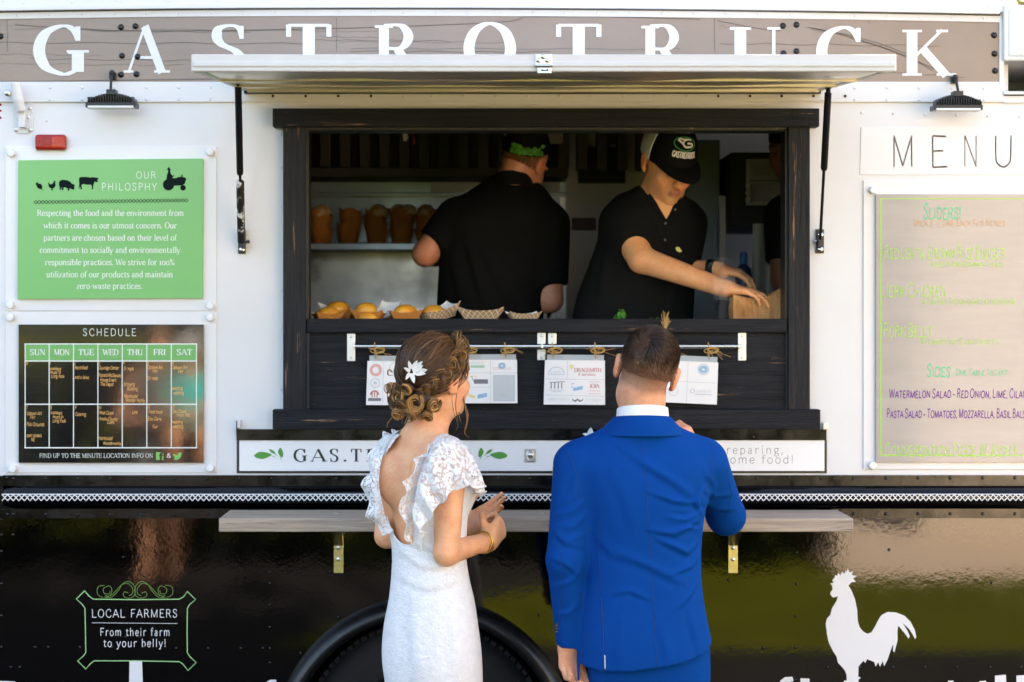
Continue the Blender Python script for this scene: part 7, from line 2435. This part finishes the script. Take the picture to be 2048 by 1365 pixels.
# open neck: a skin V laid over the shirt, with collar leaves
vb = ssh.data
bs2 = BVHTree.FromPolygons([tuple(v.co) for v in vb.vertices], [tuple(p.vertices) for p in vb.polygons])
def on_shirt(px, py, lift=.0015):
    p = P(px, py, sd0 + .1); o_ = Vector((0, -D, EYE))
    h = bs2.ray_cast(o_, (p - o_).normalized())
    return (h[0] + h[1] * lift) if h[0] is not None else p
mb = MB()
n = 10
L_ = [(1302, 392), (1314, 412), (1324, 428), (1332, 438)]
R2 = [(1352, 396), (1346, 412), (1339, 428), (1333, 438)]
for i in range(3):
    for j in range(6):
        f_ = lambda a, b, t: (a[0] + (b[0] - a[0]) * t, a[1] + (b[1] - a[1]) * t)
        q = [f_(L_[i], R2[i], j / 6), f_(L_[i + 1], R2[i + 1], j / 6), f_(L_[i + 1], R2[i + 1], (j + 1) / 6), f_(L_[i], R2[i], (j + 1) / 6)]
        mb.add([on_shirt(*z_) for z_ in q], [(0, 1, 2, 3)])
o = mb.build("open_neck", mat("neck skin", (.85, .41, .16), .5, sss=.1), ssh, smooth=True)
mb = MB()
for pts in (((1300, 388), (1311, 404), (1330, 436), (1322, 440), (1306, 418), (1294, 396)), ((1354, 392), (1348, 410), (1334, 437), (1341, 436), (1356, 414), (1360, 398))):
    q = [on_shirt(*p, .006) for p in pts]; q2 = [on_shirt(*p, .003) for p in pts]
    mb.add(q + q2, [(0, 1, 2, 3, 4, 5)] + [(i, (i + 1) % 6, (i + 1) % 6 + 6, i + 6) for i in range(6)])
mb.build("collar", black_shirt, ssh)
mb = MB()
for p in ((1350, 420), (1331, 447), (1330, 480)):
    mb.lathe(on_shirt(*p), (0, -1, .2), [(.004, 0), (.004, .002), (.001, .003)], 10)
mb.build("button", mat("grey buttons", (.10, .10, .10), .3), ssh)
mb = MB()
mb.add([on_shirt(*p, .003) for p in ((1351, 495), (1357, 494), (1363, 503), (1358, 505), (1352, 501))], [(0, 1, 2, 3, 4)])
mb.build("pin_badge", mat("pale yellow pin", (.7, .66, .25), .4), ssh)
mesh_w = mat("white cap mesh", (.66, .64, .62), .75, bump=(420, .6, .002))
b, dome2 = cap_on(Ms, server, r=(.0855, .1185, .117), two=1.30, ext=1.12)
scp = b.build("cap", [black_cloth, mesh_w], server, smooth=True)
def cap_map(px, py):      # drawing square -1..1 on the cap front
    u = .25 + px * .105; v = .62 - py * .30
    p = dome2(u, v); return p + (p - Ms @ Vector((0, -.016, .034))).normalized() * .0012
mb = MB()
for s in (-1, 1):
    mb.tube([dome2(.25 + s * .207, v) for v in [i / 14 for i in range(15)]], .0016, 6)
mb.build("cap_piping", mat("white piping", (.72, .7, .66), .6), scp, smooth=True)
mb = MB()
mb.tube([cap_map(.78 * math.cos(q), .22 + .36 * math.sin(q)) for q in [2 * PI * i / 40 for i in range(40)]], .0016, 6, closed=True)
mb.build("logo_ring", mat("green embroidery", (.03, .30, .05), .6), scp, smooth=True)
mb = MB()
def cstroke(pts, w, lift=0.0):
    pen(mb, pts, False, w, w, lambda x, y: cap_map(x, y) , 0)
cstroke(spline([(-.52, .40), (-.36, .46), (-.1, .44), (.22, .46), (.48, .40)], 5), .09)
cstroke(spline([(.22, .46), (-.05, .40), (-.18, .22), (-.02, .06), (.3, .06), (.50, .10), (.52, .2), (.30, .24), (.12, .24)], 6), .10)
cstroke(spline([(-.55, .36), (-.4, .34), (-.3, .26)], 5), .10); cstroke(spline([(-.42, .30), (-.30, .30), (-.22, .18)], 5), .08)
tw = text_width("GASTROTRUCK", .3)
cx = 0
for ch in "GASTROTRUCK":
    k = 1.5 / tw
    for (typ, hair, sf, pts) in glyph(ch)[1]:
        if typ == 'x': continue
        q = _catmull(pts, 3)[0] if typ == 'c' else pts
        pen(mb, [(-.75 + (cx + x_) * k, -.52 + y_ * .045) for x_, y_ in q], False, .055, .03, lambda x, y: cap_map(x, y), 0)
    cx += glyph(ch)[0] + .3
mb.build("logo_print", mat("white embroidery", (.75, .74, .72), .6), scp)
b = MB()
pk = peak(Ms, (.086, .119, .1175), .066, 1.12, .020, 1.05)
b.grid(pk, 34, 9); b.grid(lambda u, v: pk(1 - u, v) - Vector((0, 0, .004)), 34, 9)
b.build("cap_peak", black_cloth, scp, smooth=True)
# watch and clear gloves' cuffs
def bangle(c, ax, r, w, name, m, label, cat):
    ax = Vector(ax).normalized(); c = Vector(c)
    b = MB(); b.lathe(c, ax, [(r, -w), (r + .003, -w), (r + .003, w), (r, w)], 28)
    o = b.build(name, m, None, smooth='auto'); tag(o, label, cat); return o
wv_ = Vector(A2[2]) - Vector(A2[1])
bangle(Vector(A2[1]).lerp(Vector(A2[2]), .93), wv_, .0345, .012, "wrist_watch", mat("black watch strap", (.006, .006, .006), .35), "black watch on the server's rear wrist", "watch")
glv = mat("clear plastic glove", (.8, .8, .8), .15, alpha=.10)
def glove_cuff(c, ax, r, lab):
    ax = Vector(ax).normalized(); a = ax.orthogonal().normalized(); bb_ = ax.cross(a); c = Vector(c)
    b = MB()
    b.grid(lambda u, v: c + ax * (-.02 + .05 * v) + (a * math.cos(2 * PI * u) + bb_ * math.sin(2 * PI * u)) * (r + .008 * (1 - v) + .003 * math.sin(2 * PI * u * 7 + 3 * v)), 48, 8, True)
    o = b.build("glove_cuff", glv, None, smooth=True); tag(o, lab, "glove"); return o
glove_cuff(A1[2], Vector(A1[2]) - Vector(A1[1]), .034, "clear plastic glove cuff round the server's forward wrist")
glove_cuff(Vector(A2[2]) + Vector((.012, -.002, 0)), wv_, .034, "clear plastic glove cuff beside the black watch")

# a third worker half hidden behind the window post
td = -.95
K3 = lambda x, y, d=td: np.array(P(x, y, d))
Mt = frame(P(1585, 296, td), (-.55, -.8, -.25), scale=1.05)
secs3 = [(700, 1645, 80, 0), (600, 1645, 84, 0), (520, 1645, 92, 0), (450, 1645, 98, 0), (410, 1640, 84, 0), (380, 1622, 52, .01), (362, 1606, 36, .02)]
hid, hsh = torso_person("person", "worker mostly hidden behind the window post, face in deep shadow", td, secs3, Mt, K3(1604, 384), .055,
    [(K3(1562, 430), K3(1566, 560, td + .05), K3(1600, 640, td + .22)), (K3(1728, 430), K3(1735, 560), K3(1650, 640, td + .2))], (.7, .7), [], dict(seed=4, brow=(.04, .02, .015)), (.34, .17, .10), (P(1430, 0, td).x, .5, .76), (P(1780, 0, td).x, 1.35, 2.50), "shirt")
b = MB()
def apr(u, v):
    q = -PI * .5 + (u - .5) * 2.6
    z = P(0, 455, td).z - (.80) * v
    return Vector((P(1645, 0, td).x + (.165 + .02 * v) * math.cos(q), -td + .005 + (.118 + .02 * v) * math.sin(q), z))
b.grid(apr, 30, 10)
b.build("apron", apron_m, hid, smooth=True)
b, dome3 = cap_on(Mt, hid)
b.build("cap", black_cloth, hid, smooth=True)

# a bystander behind the camera, mirrored in the boards and the black panel
yd = 6.35
by = thing("person", "bystander in floral dress standing behind the photographer, mirrored in the schedule board", "person", (-2.1, -yd, 0))
F = Field((-2.6, -yd - .35, 0), (-1.6, -yd + .45, 1.75), .011)
My = frame((-2.1, -yd, 1.55), (.05, 1, -.02))
head_sdf(F, My, (-2.1, -yd - .01, 1.38), .05, True)
F.loft([(.85, -2.1, -yd, .16, .11), (1.05, -2.1, -yd, .125, .09), (1.25, -2.1, -yd, .15, .10), (1.36, -2.1, -yd, .14, .07)], k=.04)
for s in (-1, 1):
    F.cap((-2.1 + s * .08, -yd, .85), (-2.1 + s * .085, -yd + .02, .48), .085, .056, .03); F.cap((-2.1 + s * .085, -yd + .02, .48), (-2.1 + s * .085, -yd, .07), .055, .035, .02)
    F.cap((-2.1 + s * .085, -yd, .06), (-2.1 + s * .09, -yd + .14, .03), .034, .03, .02)
    F.cap((-2.1 + s * .17, -yd, 1.33), (-2.1 + s * .25, -yd + .06, 1.06), .043, .036, .03); F.cap((-2.1 + s * .25, -yd + .06, 1.06), (-2.1 + s * .02 + .06, -yd + .24, 1.08 + s * .05), .036, .027, .02)
    hand_sdf(F, (-2.1 + s * .02 + .06, -yd + .24, 1.08 + s * .05), (-s * .9, .2, 0), (0, -.4, .9), s, (.6, .6, .6, .6))
V, Q = F.mesh(); V = relax(V, Q, 1)
mesh_obj("body", V, Q, skin_mat("bystander skin"), by, skin_tint(V, (.60, .34, .22), My, brow=(.1, .06, .03)))
F = Field((-2.5, -yd - .35, .4), (-1.7, -yd + .35, 1.45), .012)
F.loft([(.50, -2.1, -yd, .235, .18), (.85, -2.1, -yd, .178, .125), (1.05, -2.1, -yd, .137, .10), (1.25, -2.1, -yd, .162, .112), (1.345, -2.1, -yd, .15, .08)], k=.03)
V, Q = F.mesh(); mesh_obj("dress", relax(V, Q, 1), Q, mat("dark floral dress", (.05, .05, .055), .7, scuff=(26, .56, (.7, .68, .62))), by)
b, d4 = cap_on(My, by, r=(.088, .108, .10)); b.build("hair", mat("dark blond hair", (.16, .09, .04), .5, bump=(60, .5)), by, smooth=True)

kid = thing("person", "small child in white sun hat and teal shirt on the bystander's arm, seen mirrored", "person", (-1.86, -yd + .22, .8))
F = Field((-2.15, -yd - .1, .75), (-1.5, -yd + .6, 1.75), .010)
Mk = frame((-1.86, -yd + .20, 1.50), (-.1, 1, -.1), scale=.82)
head_sdf(F, Mk, (-1.86, -yd + .20, 1.36), .045, True)
F.loft([(1.02, -1.86, -yd + .2, .10, .08), (1.20, -1.86, -yd + .2, .105, .08), (1.34, -1.86, -yd + .2, .09, .06)], k=.03)
for s in (-1, 1):
    F.cap((-1.86 + s * .11, -yd + .2, 1.31), (-1.86 + s * .14, -yd + .30, 1.14), .034, .028, .02); F.cap((-1.86 + s * .14, -yd + .30, 1.14), (-1.86 + s * .02, -yd + .38, 1.10), .028, .022, .02)
    F.cap((-1.86 + s * .06, -yd + .2, 1.02), (-1.86 + s * .10, -yd + .34, .95), .05, .04, .02); F.cap((-1.86 + s * .10, -yd + .34, .95), (-1.86 + s * .08, -yd + .33, .80), .038, .03, .02)
V, Q = F.mesh(); V = relax(V, Q, 1); mesh_obj("body", V, Q, skin_mat("child skin"), kid, skin_tint(V, (.85, .42, .22), Mk, brow=(.2, .1, .05)))
F = Field((-2.1, -yd - .1, .95), (-1.6, -yd + .5, 1.45), .010)
F.loft([(1.0, -1.86, -yd + .2, .118, .095), (1.20, -1.86, -yd + .2, .12, .095), (1.345, -1.86, -yd + .2, .10, .072)], k=.03)
for s in (-1, 1): F.cap((-1.86 + s * .10, -yd + .2, 1.31), (-1.86 + s * .135, -yd + .27, 1.20), .045, .042, .03)
V, Q = F.mesh(); mesh_obj("shirt", relax(V, Q, 1), Q, mat("teal shirt", (.02, .38, .36), .7), kid)
b = MB()
def sunhat(u, v):
    q = 2 * PI * u
    pr = [(0, .115), (.05, .112), (.08, .09), (.09, .05), (.10, .035), (.15, .012)]
    k = min(int(v * 4.999), 4); t = v * 5 - k
    r_ = pr[k][0] * (1 - t) + pr[k + 1][0] * t; h_ = pr[k][1] * (1 - t) + pr[k + 1][1] * t
    return Mk @ Vector((r_ * math.cos(q), -.016 + r_ * math.sin(q) * 1.1, .02 + h_ + .006 * math.sin(5 * q) * (v > .8)))
b.grid(sunhat, 40, 16, True); b.build("sun_hat", mat("white sun hat", (.8, .8, .8), .7), kid, smooth=True)
# ------------------------------------------------------------------ the ground and what stands behind the camera
grass_m = mat("sunlit lawn", (.085, .090, .006), .9, spec=.05, bump=[(30, .6, .03), (4, .3, .1)], var=(1.2, .9, (.055, .062, .004)))
dirt = mat("pale gravel path", (.56, .45, .35), .9, spec=.1, bump=(40, .4, .01), var=(2, .6, (.48, .38, .28)))
asphalt = mat("worn asphalt", (.022, .021, .020), .9, spec=.02, bump=(120, .5, .005), var=(2, .6, (.030, .029, .027)))
def sheet(name, pts, z, m, k='structure'):
    mb = MB(); mb.add([(x, y, z) for x, y in pts], [tuple(range(len(pts)))])
    o = mb.build(name, m); return kind(o, k)
sheet("ground", [(-120, -160), (120, -160), (120, 120), (-120, 120)], 0, grass_m)
sheet("parking_strip_and_shade", [(-40, -9), (1.0, -8.5), (.9, -6.5), (.45, -6.0), (.1, -5.6), (-.4, -5.0), (-.7, -4.6), (-1.1, -3.9), (2, -3.75), (40, -3.8), (40, 4), (-40, 4)], .004, asphalt)  # asphalt; its dark left part and diagonal edge also paint shade on the lawn
sheet("path", [(2.4, -6.4), (40, -5.6), (40, -16), (4, -15), (2.4, -11)], .006, dirt)
bark = mat("rough bark", (.07, .05, .035), .9, stretch=(1, 1, .2), bump=(20, .8, .03))
leaf_a = mat("green leaves", (.045, .085, .015), .55, var=(.8, .9, (.09, .12, .02)))
leaf_b = mat("yellowing leaves", (.30, .26, .03), .5, var=(1.5, .9, (.12, .16, .02)))
def tree(name, label, loc, h, r, m, n, seed, leaf=.16, group=None):
    rng = random.Random(seed)
    t = thing(name, label, "tree", loc, group)
    L0 = Vector(loc)
    mb = MB()
    top = L0 + Vector((rng.uniform(-.4, .4), rng.uniform(-.4, .4), h * .62))
    mb.tube([L0, L0.lerp(top, .4) + Vector((.1, 0, 0)), top], [h * .035, h * .025, h * .012], 10)
    ends = []
    for k in range(9):
        s0 = L0.lerp(top, rng.uniform(.45, 1))
        q = 2 * PI * k / 9 + rng.random()
        e = s0 + Vector((math.cos(q) * r * rng.uniform(.5, .95), math.sin(q) * r * rng.uniform(.5, .95), h * rng.uniform(.08, .3)))
        mb.tube([s0, s0.lerp(e, .5) + Vector((0, 0, .15)), e], [h * .011, h * .007, h * .003], 6)
        ends += [s0.lerp(e, .6), e]
    ends += [top, top + Vector((0, 0, h * .2))]
    mb.build("trunk", bark, t, smooth=True)
    mb = MB()
    for k in range(n):
        c = rng.choice(ends) + Vector((rng.gauss(0, 1), rng.gauss(0, 1), rng.gauss(0, .75))) * r * .27
        a = Vector((rng.gauss(0, 1), rng.gauss(0, 1), rng.gauss(0, 1))).normalized(); b = a.orthogonal().normalized()
        s_ = leaf * rng.uniform(.6, 1.3)
        mb.add([c - a * s_, c + b * s_ * .5, c + a * s_, c - b * s_ * .5], [(0, 1, 2, 3)])
    mb.build("crown", m, t)
    return t
def hedge(name, label, x0, x1, y0, y1, h, seed):
    rng = random.Random(seed); mb = MB()
    for k in range(5200):
        c = Vector((rng.uniform(x0, x1), rng.uniform(y0, y1), 0)); c.z = rng.uniform(.02, h * (1 + .12 * math.sin(c.x * 1.7) + .06 * math.sin(c.x * 4.1)))
        a = Vector((rng.gauss(0, 1), rng.gauss(0, 1), rng.gauss(0, 1))).normalized(); b = a.orthogonal().normalized(); s_ = .13 * rng.uniform(.6, 1.3)
        mb.add([c - a * s_, c + b * s_ * .5, c + a * s_, c - b * s_ * .5], [(0, 1, 2, 3)])
    t = thing(name, label, "hedge", ((x0 + x1) / 2, (y0 + y1) / 2, 0))
    mb.build("foliage", mat("dark hedge leaves", (.006, .010, .003), .8, spec=.05), t)
bounce_bld = thing("building", "unseen cream building added across the path to bounce sunlight at the truck", "building", (7, -9, 0))  # added out of view to bounce warm light in from the right
_a, _b = Vector((3.5, -9.0, 0)), Vector((13, -6.6, 0)); _u = (_b - _a).normalized(); _n = Vector((-_u.y, _u.x, 0))
def bquad(mb, s0, s1, z0, z1, o=0.0):
    mb.add([_a + _u * s0 + _n * o + Vector((0, 0, z0)), _a + _u * s1 + _n * o + Vector((0, 0, z0)), _a + _u * s1 + _n * o + Vector((0, 0, z1)), _a + _u * s0 + _n * o + Vector((0, 0, z1))], [(0, 1, 2, 3)])
mb = MB()
for c0, c1 in ((Vector((0, 0, 0)), _u * 9.8), (_u * 9.8, _u * 9.8 - _n * 5), (_u * 9.8 - _n * 5, -_n * 5), (-_n * 5, Vector((0, 0, 0)))):
    mb.add([_a + c0, _a + c1, _a + c1 + Vector((0, 0, 4.2)), _a + c0 + Vector((0, 0, 4.2))], [(0, 1, 2, 3)])
mb.build("wall", mat("cream render", (.50, .43, .34), .9, spec=.1, bump=(30, .2), var=(2, .4, (.45, .385, .30))), bounce_bld)
mb = MB(); mb.add([_a + Vector((0, 0, 4.2)) + _n * .3 - _u * .3, _a + _u * 10.1 + _n * .3 + Vector((0, 0, 4.2)), _a + _u * 10.1 - _n * 5.3 + Vector((0, 0, 4.5)), _a - _u * .3 - _n * 5.3 + Vector((0, 0, 4.5))], [(0, 1, 2, 3)]); mb.build("roof", mat("grey roof", (.12, .11, .11), .8), bounce_bld)
for s0 in (1.6, 6.6):
    mb = MB(); bquad(mb, s0, s0 + 1.3, 1.1, 2.5, .02); w_ = mb.build("window", mat("dark window glass", (.01, .012, .014), .08), bounce_bld)
    mb = MB()
    for q in ((s0 - .08, s0, 1.02, 2.58), (s0 + 1.3, s0 + 1.38, 1.02, 2.58), (s0, s0 + 1.3, 1.02, 1.1), (s0, s0 + 1.3, 2.5, 2.58)): bquad(mb, *q, .03)
    mb.build("frame", white_trim, w_)
mb = MB(); bquad(mb, 4.2, 5.2, 0, 2.1, .02); mb.build("door", mat("brown door", (.12, .06, .03), .5), bounce_bld)
hedge("hedge", "dark hedge added across the lawn to be mirrored dark in the black panel", -10, 2.45, -7.6, -6.7, 1.25, 3)  # added for a dark reflection; near-black leaves stand in for shade
tree("shade_tree", "tall leafy tree beyond the path facing the right end of the truck", (9, -22, 0), 9, 3.6, leaf_a, 2600, 3, .22, "trees beyond the lawn")
tree("shade_tree", "tall dense unseen tree added close behind the truck to shade the lot", (1.3, 5.8, 0), 11.3, 2.9, leaf_a, 5000, 4, .3)  # hidden by the truck, put here to block sun from the ground in front
tree("shade_tree", "tall unseen tree added behind the left end of the truck for shade", (-6.5, 6.5, 0), 12, 4.2, leaf_a, 5000, 8, .3)  # second unseen sun blocker, for the ground further left
tree("yellow_tree", "yellow leaved tree showing past the top right corner of the truck", (4.3, 13, 0), 8, 2.6, leaf_b, 3000, 6, .15)
